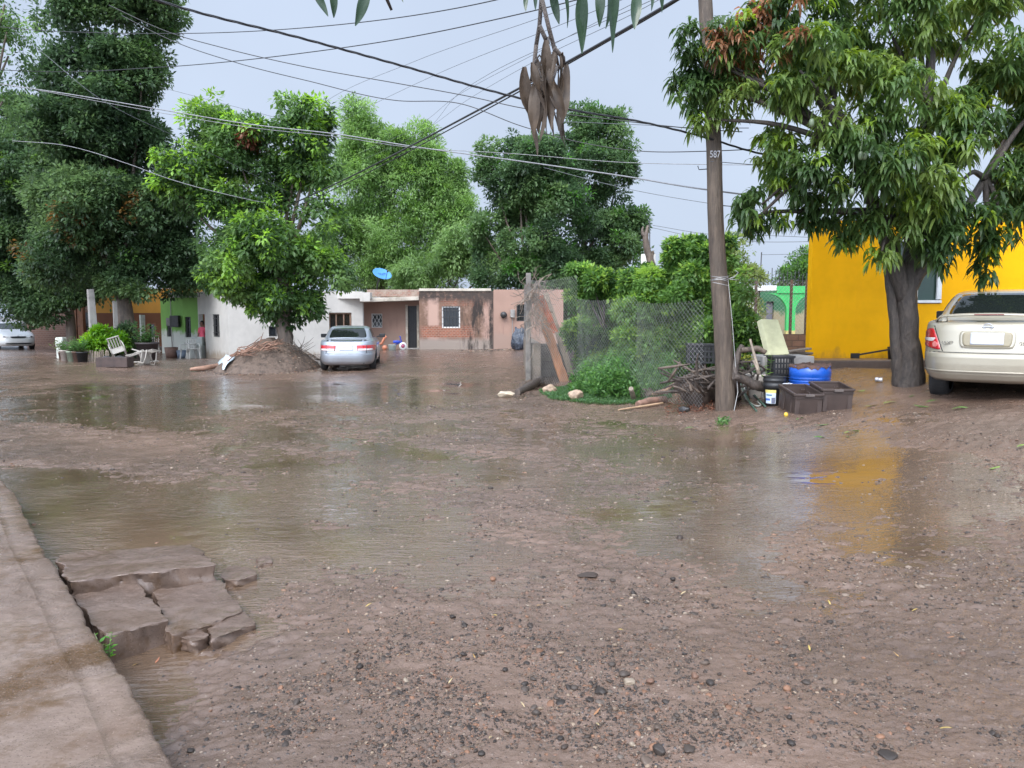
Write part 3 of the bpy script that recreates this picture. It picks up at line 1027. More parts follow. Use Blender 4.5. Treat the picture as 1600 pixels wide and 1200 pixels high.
# ---------------------------------------------------------------- orange house behind, brown building under the trees
def orange_house():
    Lf, Rt = at(150, 500, 42.0), at(318, 500, 41.0)
    h = thing('orange_house', 'orange house with brown lower wall beyond the big dark tree', 'house', (Rt[0], Rt[1], 0))
    mO = plaster('orange_paint', (.52, .25, .045), stain=(.4, .2, .05)); mB = plaster('brown_paint', (.16, .062, .03))
    w_ = MB(); s = lambda u: sat(Lf, Rt, u)
    ops = [(s(230), s(243.5), .05, zat(504, 41.5))]
    zb = zat(489, 41.5)
    P, d, n = wall(w_, Lf, Rt, -.5, zb, .2, ops, 1)
    wall(w_, Lf, Rt, zb, 3.2, .2, (), 0)
    w_.build('wall', [mO, mB], h, True)
    r = MB(); r.prism([Lf[:2] + np.array((0, .25)), Rt[:2] + np.array((0, .25)), Rt[:2] + np.array((0, 6)), Lf[:2] + np.array((0, 6))], 2.9, 3.05)
    r.build('roof', M_CONC, h, True)
    f = MB(); o = ops[0]
    c = lambda a_, z, dd: np.array(P(a_, z, dd))
    f.bar(c(o[0], o[3] - .05, .06), c(o[1], o[3] - .05, .06), .09); f.bar(c(o[0] + .05, o[2], .06), c(o[0] + .05, o[3] - .09, .06), .09); f.bar(c(o[1] - .05, o[2], .06), c(o[1] - .05, o[3] - .09, .06), .09)
    df = f.build('door', pm('orange_wood', (.22, .09, .04), .6, .2, 5, .1), h, True)
    g = MB(); g.raw([P(o[0], o[2], .12), P(o[1], o[2], .12), P(o[1], o[3], .12), P(o[0], o[3], .12)], [(0, 1, 2, 3)]); g.v = [np.concatenate(g.v) - np.array(h.location)]
    g.build('door_panel', M_GLASS, df)
    st = MB(); a = at(225, 546, 41.2); st.prism([a[:2] + np.array((0, -.5)), a[:2] + np.array((.95, -.5)), a[:2] + np.array((.95, .35)), a[:2] + np.array((0, .35))], -.3, .1)
    st.build('doorstep', M_CONC, h, True)
    bb = thing('brick_house', 'dark brown brick house in deep shade beneath the tall trees', 'house', (at(100, 500, 44)[0], 44, 0))
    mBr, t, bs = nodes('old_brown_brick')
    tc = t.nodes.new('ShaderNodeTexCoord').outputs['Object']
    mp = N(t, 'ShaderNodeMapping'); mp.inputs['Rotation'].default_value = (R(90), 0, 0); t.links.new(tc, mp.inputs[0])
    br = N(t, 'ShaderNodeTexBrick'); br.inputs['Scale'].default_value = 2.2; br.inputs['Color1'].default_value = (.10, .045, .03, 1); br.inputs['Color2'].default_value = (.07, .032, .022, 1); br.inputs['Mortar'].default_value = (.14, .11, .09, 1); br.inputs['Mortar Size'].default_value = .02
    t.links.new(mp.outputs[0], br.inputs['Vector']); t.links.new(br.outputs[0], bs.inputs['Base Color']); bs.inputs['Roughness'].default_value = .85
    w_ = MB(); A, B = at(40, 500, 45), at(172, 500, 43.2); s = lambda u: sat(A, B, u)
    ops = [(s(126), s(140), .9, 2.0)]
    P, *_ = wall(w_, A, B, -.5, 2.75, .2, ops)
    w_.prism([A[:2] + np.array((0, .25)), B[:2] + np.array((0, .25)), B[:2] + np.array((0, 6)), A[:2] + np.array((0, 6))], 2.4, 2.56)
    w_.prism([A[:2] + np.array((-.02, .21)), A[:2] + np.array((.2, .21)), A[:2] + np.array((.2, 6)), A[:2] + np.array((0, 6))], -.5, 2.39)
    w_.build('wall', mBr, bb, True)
    window(bb, P, *ops[0], bars=5, frame=pm('orange_wood', (.22, .09, .04)))
    p = MB()
    for u in (117, 127.5, 166):
        q = at(u, 500, 42.6); p.box((q[0], q[1], 1.3), (.3, .3, 3.4))
    p.build('porch_post', pm('orange_wood', (.22, .09, .04)), bb, True)
orange_house()

# ---------------------------------------------------------------- pink house
def pink_house():
    D = 34.5
    A, B, E = at(655, 500, D), at(771, 500, D), at(880, 500, D + .1)
    z0, zt = -.1, zat(451.5, D)
    h = thing('pink_house', 'weathered pink house with exposed brick, black streaks and barred door', 'house', (A[0], A[1], 0))
    # stained render over brick
    m, t, bs = nodes('weathered_pink_render')
    tc = t.nodes.new('ShaderNodeTexCoord').outputs['Object']
    sx = N(t, 'ShaderNodeSeparateXYZ'); t.links.new(tc, sx.inputs[0])
    pink = ramp(t, noise(t, 1.4, 6, .65, tc), [(.3, (.25, .155, .12)), (.55, (.345, .22, .175)), (.75, (.40, .27, .22))])
    mp = N(t, 'ShaderNodeMapping'); mp.inputs['Rotation'].default_value = (R(90), 0, 0); t.links.new(tc, mp.inputs[0])
    br = N(t, 'ShaderNodeTexBrick'); br.inputs['Scale'].default_value = 3.2; br.inputs['Color1'].default_value = (.30, .10, .055, 1); br.inputs['Color2'].default_value = (.20, .075, .045, 1); br.inputs['Mortar'].default_value = (.30, .22, .17, 1); br.inputs['Mortar Size'].default_value = .025
    t.links.new(mp.outputs[0], br.inputs['Vector'])
    def band(axis, lo, hi, soft=.12, namp=.5, nsc=3.0):
        a = N(t, 'ShaderNodeMath', operation='MULTIPLY_ADD'); a.inputs[1].default_value = namp
        t.links.new(noise(t, nsc, 5, .65, tc), a.inputs[0]); t.links.new(sx.outputs[axis], a.inputs[2])
        lo, hi = lo + namp * .5, hi + namp * .5
        f1 = fac_ramp(t, a.outputs[0], lo - soft, lo + soft); f2 = fac_ramp(t, a.outputs[0], hi + soft, hi - soft)
        q = N(t, 'ShaderNodeMath', operation='MULTIPLY'); t.links.new(f1, q.inputs[0]); t.links.new(f2, q.inputs[1])
        return q.outputs[0]
    def mul(a, b):
        q = N(t, 'ShaderNodeMath', operation='MULTIPLY'); t.links.new(a, q.inputs[0]); t.links.new(b, q.inputs[1]); return q.outputs[0]
    # bare rubbed-through earth render in the middle and left strip
    streak = noise(t, 1.7, 7, .75, tc, (1.5, 1.5, .34))
    W_ = (B - A)[0]
    c = mixc(t, mul(fac_ramp(t, noise(t, 2.2, 6, .7, tc), .32, .50), band(0, W_ * .05 - .9, W_ * .86)), pink, (.17, .10, .068))
    c = mixc(t, mul(band(0, W_ * .12, W_ * .26, .06, .1), band(2, .62, 2.6, .15, .4)), c, (.42, .275, .22))
    c = mixc(t, mul(band(2, zat(528, D), zat(509, D), .05, .2, 6), band(0, W_ * .03, W_ * .72, .12, .6)), c, br.outputs[0])
    c = mixc(t, mul(band(2, 2.15, 2.55, .08, .3), mul(band(0, W_ * .3, W_ * .9), fac_ramp(t, noise(t, 3, 4, .6, tc), .42, .55))), c, br.outputs[0])
    c = mixc(t, band(2, -.5, zat(530, D), .1, .22), c, (.27, .22, .185))
    blk = mul(fac_ramp(t, streak, .42, .56), band(0, W_ * .58, W_ * 1.05, .3, .6))
    c = mixc(t, blk, c, (.026, .019, .016))
    c = mixc(t, mul(fac_ramp(t, noise(t, 4, 6, .7, tc), .34, .50), band(2, 2.40, 3.2, .14, .5)), c, (.05, .036, .03))
    t.links.new(c, bs.inputs['Base Color']); bs.inputs['Roughness'].default_value = .82
    p = bump(t, bs, noise(t, 7, 6, .65, tc), .5, .03); bump(t, bs, noise(t, 60, 4, .6, tc), .25, .005, p)
    w_ = MB(); s = lambda u: sat(A, B, u)
    o1 = [(s(690.5), s(719), zat(512.5, D), zat(478.5, D))]
    P1, *_ = wall(w_, A, B, z0, zt - .1, .2, o1)
    w_.prism([A[:2] + np.array((0, .205)), A[:2] + np.array((.2, .205)), A[:2] + np.array((.2, 3)), A[:2] + np.array((0, 3))], z0, zt - .1)
    w_.prism([A[:2] + np.array((.205, .205)), B[:2] + np.array((0, .205)), B[:2] + np.array((0, 5)), A[:2] + np.array((.205, 5))], zt - .5, zt - .35)
    w_.build('wall', m, h, True)
    mP = plaster('plain_pink_wall', (.32, .205, .16), stain=(.22, .135, .105), damp=(.29, .20, .16), zlo=.9)
    w2 = MB(); s = lambda u: sat(B, E, u)
    B2, E2 = B[:2] + np.array((.004, -.05)), E[:2] + np.array((0, -.05))
    o2 = [(s(807), s(824), zat(502, D), zat(475.5, D))]
    P2, *_ = wall(w2, B2, E2, z0, zat(452.5, D), .2, o2)
    w2.build('side_wall', mP, h, True)
    w2 = MB()
    # porch wall, set back
    PA, PB = at(566, 500, 35.6)[:2], at(656, 500, 35.6)[:2]
    PB = np.array((A[0] - .004, 35.6)); s3 = lambda u: sat(PA, PB, u)
    o3 = [(s3(580.5), s3(597.5), zat(512, 35.6), zat(490, 35.6)), (s3(637.5), s3(651.5), zat(547, 35.6), zat(478, 35.6))]
    P3, *_ = wall(w2, PA, PB, z0, 2.42, .2, o3)
    w2.build('porch_wall', mP, h, True)
    window(h, P1, *o1[0], frame=M_WHITEP, fw=.055, bars=6, hbars=3, dep=.1)
    window(h, P2, *o2[0], frame=M_BAR, bars=6, hbars=2)
    window(h, P3, *o3[0], frame=M_WHITEP, fw=.03, cross=True)
    # barred steel door
    dm = MB(); o = o3[1]; c = lambda a_, z, dd: np.array(P3(a_, z, dd))
    dm.raw([P3(o[0], o[2], .1), P3(o[1], o[2], .1), P3(o[1], o[3], .1), P3(o[0], o[3], .1)], [(0, 1, 2, 3)])
    dd_ = dm.build('door', pm('black_steel_door', (.02, .02, .023), .4, .2, 5, .05), h, True)
    g = MB()
    for k in range(5):
        a_ = o[0] + (o[1] - o[0]) * (k + .5) / 5; g.bar(c(a_, o[2], .07), c(a_, o[3], .07), .02)
    for z in (o[2] + .02, o[2] + .85, o[2] + 1.1, o[3] - .5, o[3] - .02): g.bar(c(o[0], z, .06), c(o[1], z, .06), .035)
    g.v = [np.concatenate(g.v) - np.array(h.location)]; g.build('door_grille', M_BAR, dd_)
    jm = MB()
    jm.bar(c(o[0] - .05, o[2], -.02), c(o[0] - .05, o[3] + .05, -.02), .1, .05); jm.bar(c(o[1] + .05, o[2], -.02), c(o[1] + .05, o[3] + .05, -.02), .1, .05)
    jm.build('door_frame', M_CREAM, h, True)
    # porch slab, brick parapet, copings
    sl = MB(); q0, q1 = at(563, 500, 34.25)[:2], np.array((A[0] - .006, 34.45))
    zb0, zb1 = zat(472.5, 34.3), zat(469, 34.4)
    V = [(*q0, zb0), (*q1, zb1), (q1[0], 35.78, 2.43), (q0[0], 35.78, 2.43)]
    hgt = .17
    V += [(x, y, z + hgt) for x, y, z in V]
    sl.raw(V, [(0, 3, 2, 1), (4, 5, 6, 7), (0, 1, 5, 4), (1, 2, 6, 5), (2, 3, 7, 6), (3, 0, 4, 7)])
    sl.build('porch_roof', M_CREAM, h, True, .02)
    pa = MB(); pa.prism([PA + np.array((.25, -.05)), PB + np.array((-.003, -.05)), PB + np.array((-.003, .15)), PA + np.array((.25, .15))], 2.62, zat(452.5, 35.6))
    mBk, t, bs = nodes('rubble_brick')
    tc = t.nodes.new('ShaderNodeTexCoord').outputs['Object']
    mp = N(t, 'ShaderNodeMapping'); mp.inputs['Rotation'].default_value = (R(90), 0, 0); t.links.new(tc, mp.inputs[0])
    br = N(t, 'ShaderNodeTexBrick'); br.inputs['Scale'].default_value = 3.0; br.inputs['Color1'].default_value = (.27, .14, .10, 1); br.inputs['Color2'].default_value = (.2, .13, .1, 1); br.inputs['Mortar'].default_value = (.3, .24, .2, 1); br.inputs['Mortar Size'].default_value = .03
    t.links.new(mp.outputs[0], br.inputs['Vector'])
    t.links.new(mixc(t, fac_ramp(t, noise(t, 2.5, 6, .7, tc), .45, .62), br.outputs[0], (.33, .26, .21)), bs.inputs['Base Color']); bs.inputs['Roughness'].default_value = .85
    bump(t, bs, noise(t, 9, 5, .7, tc), .8, .04)
    _mc['rubble_brick'] = mBk
    pa.build('brick_parapet', mBk, h, True)
    cp = MB(); cp.prism([A[:2] + np.array((0, -.05)), B[:2] + np.array((-.1, -.05)), B[:2] + np.array((-.1, .24)), A[:2] + np.array((0, .24))], zt - .098, zt + .02)
    cp.build('coping', M_CREAM, h, True, .015)
    # meters, pipe and step
    mt = MB()
    q = at(787, 492, D - .1); mt.lathe([(0, .0), (.14, 0), (.15, .08), (.13, .16), (0, .17)], (q[0], q[1], q[2]), 14, rot=(R(90), 0, 0))
    mt.build('light_fitting', M_BAR, h, True)
    mt = MB(); q = at(801, 490, D - .12); mt.box(q, (.2, .16, .36)); mt.build('meter_box', M_CONC, h, True, .02)
    mt = MB(); q = at(800.5, 500, D - .09); mt.bar((q[0], q[1], z0 + .2), (q[0], q[1], 1.75), .03); mt.build('conduit_pipe', M_CONC, h, True)
    st = MB(); a = at(628, 548, 35.0); st.prism([a[:2], a[:2] + np.array((1.0, 0)), a[:2] + np.array((1.0, .56)), a[:2] + np.array((0, .56))], 0, .27); st.build('doorstep', M_CONC, h, True, .02)
pink_house()

# ---------------------------------------------------------------- yellow house on the right
def yellow_house():
    D = 15.0
    A, B = at(1266, 500, D), np.array((17.5, D, 0))
    zf = zat(560, D)
    h = thing('yellow_house', 'bright mustard yellow house with white framed window behind the mango tree', 'house', (A[0], A[1], zf))
    mY = plaster('mustard_paint', (.88, .425, .006), stain=(.82, .39, .008), rough=.6, bstr=.12, sp=.08, damp=(.55, .27, .03), zlo=.0)
    w_ = MB(); s = lambda u: sat(A, B, u)
    o = [(s(1388), s(1466.5), zat(474.5, D), zat(474.5, D) + 1.25)]
    P, *_ = wall(w_, A, B, zf, 3.55, .2, o)
    w_.prism([A[:2] + np.array((0.08, .203)), A[:2] + np.array((.3, .203)), A[:2] + np.array((3.75, 8)), A[:2] + np.array((3.5, 8))], zf, 3.55)
    w_.prism([A[:2] + np.array((.31, .203)), B[:2] + np.array((0, .203)), B[:2] + np.array((0, 8)), A[:2] + np.array((3.76, 8))], 3.1, 3.25)
    w_.build('wall', mY, h, True)
    m2, t, bs = nodes('green_tinted_glass'); bs.inputs['Base Color'].default_value = (.02, .05, .035, 1); bs.inputs['Roughness'].default_value = .05
    window(h, P, *o[0], frame=M_WHITEP, fw=.085, dep=.03, mull=1, glass=m2)
    f = MB(); a = at(1236, 570, 14.3)
    f.prism([(a[0], 14.35), (18, 14.35), (18, D - .004), (A[0] + .004, D - .004), (A[0] - .004, 17), (a[0], 17)], .1, zf + .002)
    f.build('plinth', pm('wet_plinth', (.16, .115, .09), .35, .2, 2.5, .2, 30), h, True, .02)
yellow_house()

# ---------------------------------------------------------------- far house with green porch, garden wall
def porch_house():
    D = 28.0
    A, B = at(1120, 500, D + 2.2), at(1300, 500, D + 2.2)
    h = thing('porch_house', 'distant green and white house with arched porch behind the wire fence', 'house', (A[0], A[1], 1.0))
    mG = plaster('deep_green_wall', (.045, .16, .08), damp=(.34, .29, .18), zlo=.85)
    w_ = MB(); s = lambda u: sat(A, B, u)
    o = [(s(1196), s(1208), 1.0, 2.3)]
    P, *_ = wall(w_, A, B, .7, 2.75, .2, o)
    w_.build('wall', mG, h, True)
    wl = MB(); q = at(1160, 500, D + .5)[:2]; q2 = at(1186, 500, D + .5)[:2]
    wl.prism([q, q2, q2 + np.array((0, 1.6)), q + np.array((0, 1.6))], .7, 2.62); wl.build('side_wall', M_WHITEP, h, True)
    g = MB(); g.raw([P(o[0][0], 1, .15), P(o[0][1], 1, .15), P(o[0][1], 2.3, .15), P(o[0][0], 2.3, .15)], [(0, 1, 2, 3)])
    g.build('door', pm('grey_violet_door', (.22, .22, .27), .6, .1, 3, 0), h, True)
    r = MB(); q, q2 = at(1150, 500, D)[:2], at(1212, 500, D)[:2]
    r.prism([q, q2, q2 + np.array((0, 2.6)), q + np.array((0, 2.6))], 2.65, zat(446, D)); r.build('roof', M_WHITEP, h, True)
    # green porch beam with flared column
    c = MB()
    mGr = pm('bright_green_paint', (.045, .42, .11), .5, .08, 3, .05)
    q3 = at(1290, 500, D)[:2]
    c.prism([q2 + np.array((.003, -.05)), q3 + np.array((0, -.05)), q3 + np.array((0, .2)), q2 + np.array((.003, .2))], 2.55, zat(447, D))
    cx = at(1235.5, 500, D)[0]
    n = 10
    poly = [(-.16, 1.2), (.16, 1.2)] + [(.16 + .75 * (1 - math.cos(k / n * math.pi / 2)), 1.9 + .65 * math.sin(k / n * math.pi / 2)) for k in range(n + 1)] + [(-.16 - .75 * (1 - math.cos(k / n * math.pi / 2)), 1.9 + .65 * math.sin(k / n * math.pi / 2)) for k in range(n, -1, -1)]
    V = [(cx + x, D, z) for x, z in poly] + [(cx + x, D + .16, z) for x, z in poly]
    k = len(poly)
    c.raw(V, [tuple(range(k)), tuple(range(k, 2 * k))[::-1]] + [(i, (i + 1) % k, k + (i + 1) % k, k + i) for i in range(k)])
    c.build('porch_column', mGr, h, True)
    b = MB(); b.box((cx, D + .08, .95), (.34, .2, .5)); b.build('column_base', pm('pale_yellow', (.5, .42, .16), .6, .1, 3, 0), h, True)
    rb = MB()
    for u in range(1158, 1262, 6):
        q = at(u, 440, D + 1.2); hh = .5 + .25 * random.random(); rb.bar((q[0], q[1], 2.8), (q[0], q[1], 2.8 + hh), .022)
    q, q2 = at(1158, 440, D + 1.2), at(1262, 440, D + 1.2); rb.bar((q[0], q[1], 3.05), (q2[0], q2[1], 3.05), .02)
    rb.build('roof_rebar', M_BAR, h, True)
porch_house()

def garden_wall():
    D = 20.0
    A, B = at(1150, 500, D), at(1290, 500, D)
    w_ = MB(); w_.prism([A[:2], B[:2], B[:2] + np.array((0, .15)), A[:2] + np.array((0, .15))], .3, zat(522, D))
    m, t, bs = nodes('brown_block_wall'); tc = t.nodes.new('ShaderNodeTexCoord').outputs['Object']
    mp = N(t, 'ShaderNodeMapping'); mp.inputs['Rotation'].default_value = (R(90), 0, 0); t.links.new(tc, mp.inputs[0])
    br = N(t, 'ShaderNodeTexBrick'); br.inputs['Scale'].default_value = 1.6; br.inputs['Color1'].default_value = (.20, .12, .09, 1); br.inputs['Color2'].default_value = (.15, .095, .07, 1); br.inputs['Mortar'].default_value = (.10, .07, .06, 1); br.inputs['Mortar Size'].default_value = .02
    t.links.new(mp.outputs[0], br.inputs['Vector']); t.links.new(mixc(t, fac_ramp(t, noise(t, 3, 5, .65, tc), .45, .7), br.outputs[0], (.10, .065, .05)), bs.inputs['Base Color']); bs.inputs['Roughness'].default_value = .7
    bump(t, bs, br.outputs['Fac'], .6, -.02)
    o = w_.build('garden_wall', m); tag(o, 'low brown block wall beside the yellow house, wire fence on top', 'wall')
    f = thing('wire_fence', 'chain-link fence on the brown wall with two steel posts', 'fence', (A[0], D + .07, zat(522, D)))
    for u in (1235, 1259, 1180):
        q = at(u, 500, D + .07); pb = MB(); pb.bar((q[0], q[1], zat(522, D) - .02), (q[0], q[1], zat(437, D)), .06); pb.build('post', pm('rusty_steel', (.10, .07, .055), .6, .25, 6, .2), f, True)
    chain(f, (A[0], D + .03), (B[0], D + .03), zat(521.5, D), zat(440, D), .10, .0028)

M_WIRE = pm('galvanised_wire', (.32, .31, .30), .5, .2, 4, 0, metal=.3)
def chain(parent, a, b, z0, z1, pitch, r, sag=0.0, name='chain_link_mesh'):
    """woven wire: two families of slanting wires"""
    a, b = np.array(a, float), np.array(b, float)
    L = np.linalg.norm(b - a); d = (b - a) / L
    H = z1 - z0
    V, Q, n0 = [], [], 0
    def P(s, z):
        q = a + d * s
        bow = sag * math.sin(math.pi * s / L) * math.sin(math.pi * (z - z0) / H * .8)
        return (q[0] + d[1] * bow, q[1] - d[0] * bow, z - sag * .35 * math.sin(math.pi * s / L) * (z - z0) / H)
    mb = MB()
    for sgn in (1, -1):
        k = -H if sgn > 0 else 0
        s = k
        while s < L + (0 if sgn > 0 else H):
            # line: s + sgn*(z - z0)
            t0, t1 = 0, H
            if sgn > 0: t0, t1 = max(0, -s), min(H, L - s)
            else: t0, t1 = max(0, s - L), min(H, s)
            if t1 - t0 > .03:
                m = max(2, int((t1 - t0) / .35))
                pts = [P(s + sgn * tt, z0 + tt) for tt in np.linspace(t0, t1, m + 1)]
                off = .004 * sgn
                mb.tube([(x + d[1] * off, y - d[0] * off, z) for x, y, z in pts], r, 3, 0, False)
            s += pitch
    return mb.build(name, M_WIRE, parent, True)
garden_wall()
# ================================================================== trees and plants
M_LEAF = attr_mat('leaf', .40, .45, .48)
M_LEAFD = attr_mat('dry_leaf', .6, .3, .2)

def bark(name, c, c2, wetr=.55, st=(1, 1, .15), sc=9):
    m, t, bs = nodes(name)
    tc = t.nodes.new('ShaderNodeTexCoord').outputs['Object']
    n1 = noise(t, sc, 7, .7, tc, st); n2 = noise(t, 2.5, 5, .6, tc)
    c_ = ramp(t, n1, [(.3, c2), (.6, c), (.8, tuple(min(1, x * 1.5) for x in c))])
    c_ = mixc(t, fac_ramp(t, n2, .5, .7), c_, tuple(x * .6 for x in c))
    t.links.new(c_, bs.inputs['Base Color']); bs.inputs['Roughness'].default_value = wetr
    p = bump(t, bs, n1, .9, .04); bump(t, bs, noise(t, 60, 4, .6, tc), .3, .006, p)
    _mc[name] = m
    return m
M_BARK = bark('grey_brown_bark', (.13, .095, .07), (.05, .036, .028))
M_BARKD = bark('dark_wet_bark', (.095, .072, .058), (.028, .021, .018), .5, (1, 1, .3), 14)

def leaf_arrays(P, d, n, L, W, col, seg=1, droop=0.0):
    d = d / (np.linalg.norm(d, axis=1)[:, None] + 1e-9)
    s = np.cross(d, n); s /= np.linalg.norm(s, axis=1)[:, None] + 1e-9
    n = np.cross(s, d)
    L, W = L[:, None], W[:, None]
    k = len(P)
    if seg == 1:
        V = np.stack([P, P + d * L * .42 + s * W * .5 + n * L * .05, P + d * L, P + d * L * .42 - s * W * .5 + n * L * .05], 1)
        Q = np.arange(k)[:, None] * 4 + np.arange(4)[None]
        return V.reshape(-1, 3), Q, np.repeat(col, 4, 0)
    ts = np.array([0, .3, .68, 1.0]); ws = np.array([.18, 1.0, .78, .04])
    dn = np.array((0, 0, -1.0))
    rows = []
    for t_, w_ in zip(ts, ws):
        c = P + d * L * t_ * (1 - .25 * droop * t_) + dn * L * droop * t_ ** 2 * .7
        rows.append(c + s * W * w_ * .5 + n * W * .12 * w_); rows.append(c - s * W * w_ * .5 + n * W * .12 * w_)
    V = np.stack(rows, 1)
    b = np.arange(k)[:, None] * 8
    Q = np.concatenate([b + np.array([[0, 2, 3, 1]]) + 2 * j for j in range(3)], 1).reshape(-1, 4)
    return V.reshape(-1, 3), Q, np.repeat(col, 8, 0)

def unit(n, r):
    v = r.normal(size=(n, 3))
    return v / np.linalg.norm(v, axis=1)[:, None]

def lobes_px(L, D, depth=1.0):
    """lobes given as photo ellipses at depth D -> world centres and radii"""
    out = []
    for q in L:
        u, v, ru, rv = q[:4]
        DD = D + (q[4] if len(q) > 4 else 0)
        c = at(u, v, DD)
        out.append((c, np.array((ru * DD / FOC, ru * DD / FOC * depth, rv * DD / FOC))))
    return out

FOL = 3.3

def crown(name, parent, lobes, dens, leaf, palette, seed, cl_r=.45, per=46, aspect=.50, droopy=.25, tip=None, tip_p=.12, shell=.5, seg=1, droop=0, mat=None, ragged=.3, boughs=2.2, spread=(.25, .58), rbr=(.34, .34), zmin=None, dead=None):
    """foliage: twig clusters through each lobe's volume, every cluster a spray of leaves"""
    r = np.random.default_rng(seed)
    C, O, S = [], [], []
    for c, rad in lobes:
        area = (rad[0] * rad[2] + rad[0] * rad[1] + rad[1] * rad[2]) / 3
        n = max(8, int(dens * area * 4.2 * FOL))
        # the lobe breaks up into boughs, each bough a rounded spray of twigs
        nb = int(np.clip(area * boughs, 7, 64))
        ub = unit(nb, r)
        cb = c + ub * rad * (spread[0] + spread[1] * r.random((nb, 1)) ** .7) * (1 + ragged * .6 * fbm(ub[:, 0] * 2.2 + c[0], ub[:, 2] * 2.2 + c[2], seed, 2))[:, None]
        rb_ = rad.mean() * (rbr[0] + rbr[1] * r.random(nb))
        wb_ = rb_ ** 2
        bi = r.choice(nb, n, p=wb_ / wb_.sum())
        u = unit(n, r); u = u + ub[bi] * .5 + np.array((0, 0, .25)); u /= np.linalg.norm(u, axis=1)[:, None]
        rr = (shell + (1 - shell) * r.random(n) ** .6) * np.where(r.random(n) < .08, 1.15 + .45 * r.random(n), 1)
        C.append(cb[bi] + u * rb_[bi][:, None] * rr[:, None] * np.array((1.1, 1.1, .85))); O.append(u)
    C, O = np.concatenate(C), np.concatenate(O)
    if zmin is not None:
        k = C[:, 2] > zmin + .1 * r.random(len(C)); C, O = C[k], O[k]
    # bare patches so that what is behind shows through
    gap = fbm(C[:, 0] * .8 + 31, C[:, 2] * .8 + C[:, 1] * .5, seed + 5, 2)
    k = gap > -.75
    C, O = C[k], O[k]
    n = len(C)
    pal = np.array(palette)
    pick = np.clip(.5 + .55 * fbm(C[:, 0] * .7, C[:, 2] * .9 + C[:, 1] * .4, seed + 8, 3) + .22 * r.normal(size=n), 0, .999) * (len(pal) - 1)
    i0 = pick.astype(int); f = (pick - i0)[:, None]
    cc = pal[i0] * (1 - f) + pal[np.minimum(i0 + 1, len(pal) - 1)] * f
    if tip is not None:
        tp = r.random(n) < tip_p * (1 + O[:, 2])
        cc[tp] = np.array(tip) * (.75 + .5 * r.random((tp.sum(), 1)))
    if dead is not None:
        dcol, dp, boxes = dead
        dk = np.zeros(n, bool)
        for (cx, cz, rr_) in boxes:
            dk |= np.hypot(C[:, 0] - cx, C[:, 2] - cz) < rr_
        dk &= r.random(n) < dp
        cc[dk] = np.array(dcol) * (.7 + .6 * r.random((dk.sum(), 1)))
    m = n * per
    print('crown', parent.name, n, m)
    idx = np.repeat(np.arange(n), per)
    v = unit(m, r)
    out = O[idx] * .55 + np.array((0, 0, .25))
    v = v + out * .7
    v /= np.linalg.norm(v, axis=1)[:, None]
    if seg == 1:
        rad = cl_r * .72 * (.15 + .85 * r.random(m) ** .55) * (.7 + .6 * r.random(n))[idx]
        P = C[idx] + v * rad[:, None] * np.array((1, 1, .75))
        d = v * .8 + unit(m, r) * .55 + np.array((0, 0, -droopy))
        nr = v * .45 + np.array((0, 0, 1.0)) + unit(m, r) * .6
        L = leaf * (.7 + .6 * r.random(m))
        col = cc[idx] * (.78 + .44 * r.random((m, 1)))
        V, Q, K = leaf_arrays(P, d, nr, L, L * aspect, col)
    else:
        P = C[idx] + v * .03 + (r.random((m, 1)) * .10) * v
        a = r.random(m) * 2 * np.pi
        d = np.stack([np.cos(a), np.sin(a), r.normal(size=m) * .35 - .25], 1) + O[idx] * .35
        nr = np.array((0, 0, 1.0)) + unit(m, r) * .35
        L = leaf * (.65 + .6 * r.random(m))
        col = cc[idx] * (.8 + .4 * r.random((m, 1)))
        dr = droop
        V, Q, K = leaf_arrays(P, d, nr, L, L * aspect * (.85 + .3 * r.random(m)), col, 3, dr)
    o = np_obj(name, V, Q, mat or M_LEAF, smooth=False, col=K, parent=parent)
    return o, C

def trunk(parent, paths, mat=None, name='trunk', n=9, noise_=.06, jit=.12):
    mb = MB()
    for P, rad in paths:
        P = np.asarray(P, float)
        k = max(5, 4 * len(P))
        t0 = np.linspace(0, 1, len(P)); t1 = np.linspace(0, 1, k)
        Q = np.stack([np.interp(t1, t0, P[:, i]) for i in range(3)], 1)
        # smooth corners
        for _ in range(2):
            Q[1:-1] = (Q[:-2] + 2 * Q[1:-1] + Q[2:]) / 4
        Q[1:-1] += rng.normal(size=(k - 2, 3)) * np.interp(t1[1:-1], t0, np.interp(t0, [0, 1], [rad[0], rad[-1]]))[:, None] * jit
        mb.tube(Q, np.interp(t1, np.linspace(0, 1, len(rad)), rad), n, noise=noise_)
    return mb.build(name, mat or M_BARK, parent, True)

def limbs(base, lobes, r0, r1=.03, every=1, start=.75):
    """a limb from the trunk's top to each lobe centre"""
    out = []
    for i, (c, rad) in enumerate(lobes):
        if i % every: continue
        mid = base * .45 + c * .55 + np.array((0, 0, -.12 * np.linalg.norm(c - base)))
        out.append(([base, mid, c + rad * .3 * rng.normal(size=3)], [r0, (r0 + r1) / 2, r1]))
    return out

def make_tree(name, label, cat, L, D, base_uv, trunk_r, dens, leaf, palette, seed, fork=None, depth=.9, bk=None, group=None, tr_lean=None, **kw):
    b = at(base_uv[0], base_uv[1], D)
    b[2] = gz1(b[0], b[1]) - .05
    root = thing(name, label, cat, tuple(b), 0, group)
    lb = lobes_px(L, D, depth)
    top = at(*fork, D) if fork else b + np.array((0, 0, 2.0))
    paths = [([b - np.array((0, 0, .15)), b * .75 + top * .25 + np.array((.02, 0, 0)), top], [trunk_r * 1.25, trunk_r * .95, trunk_r * .75])]
    paths += limbs(top, lb, trunk_r * .32, .025)
    trunk(root, paths, bk or M_BARK)
    crown('crown', root, lb, dens, leaf, palette, seed, **kw)
    return root

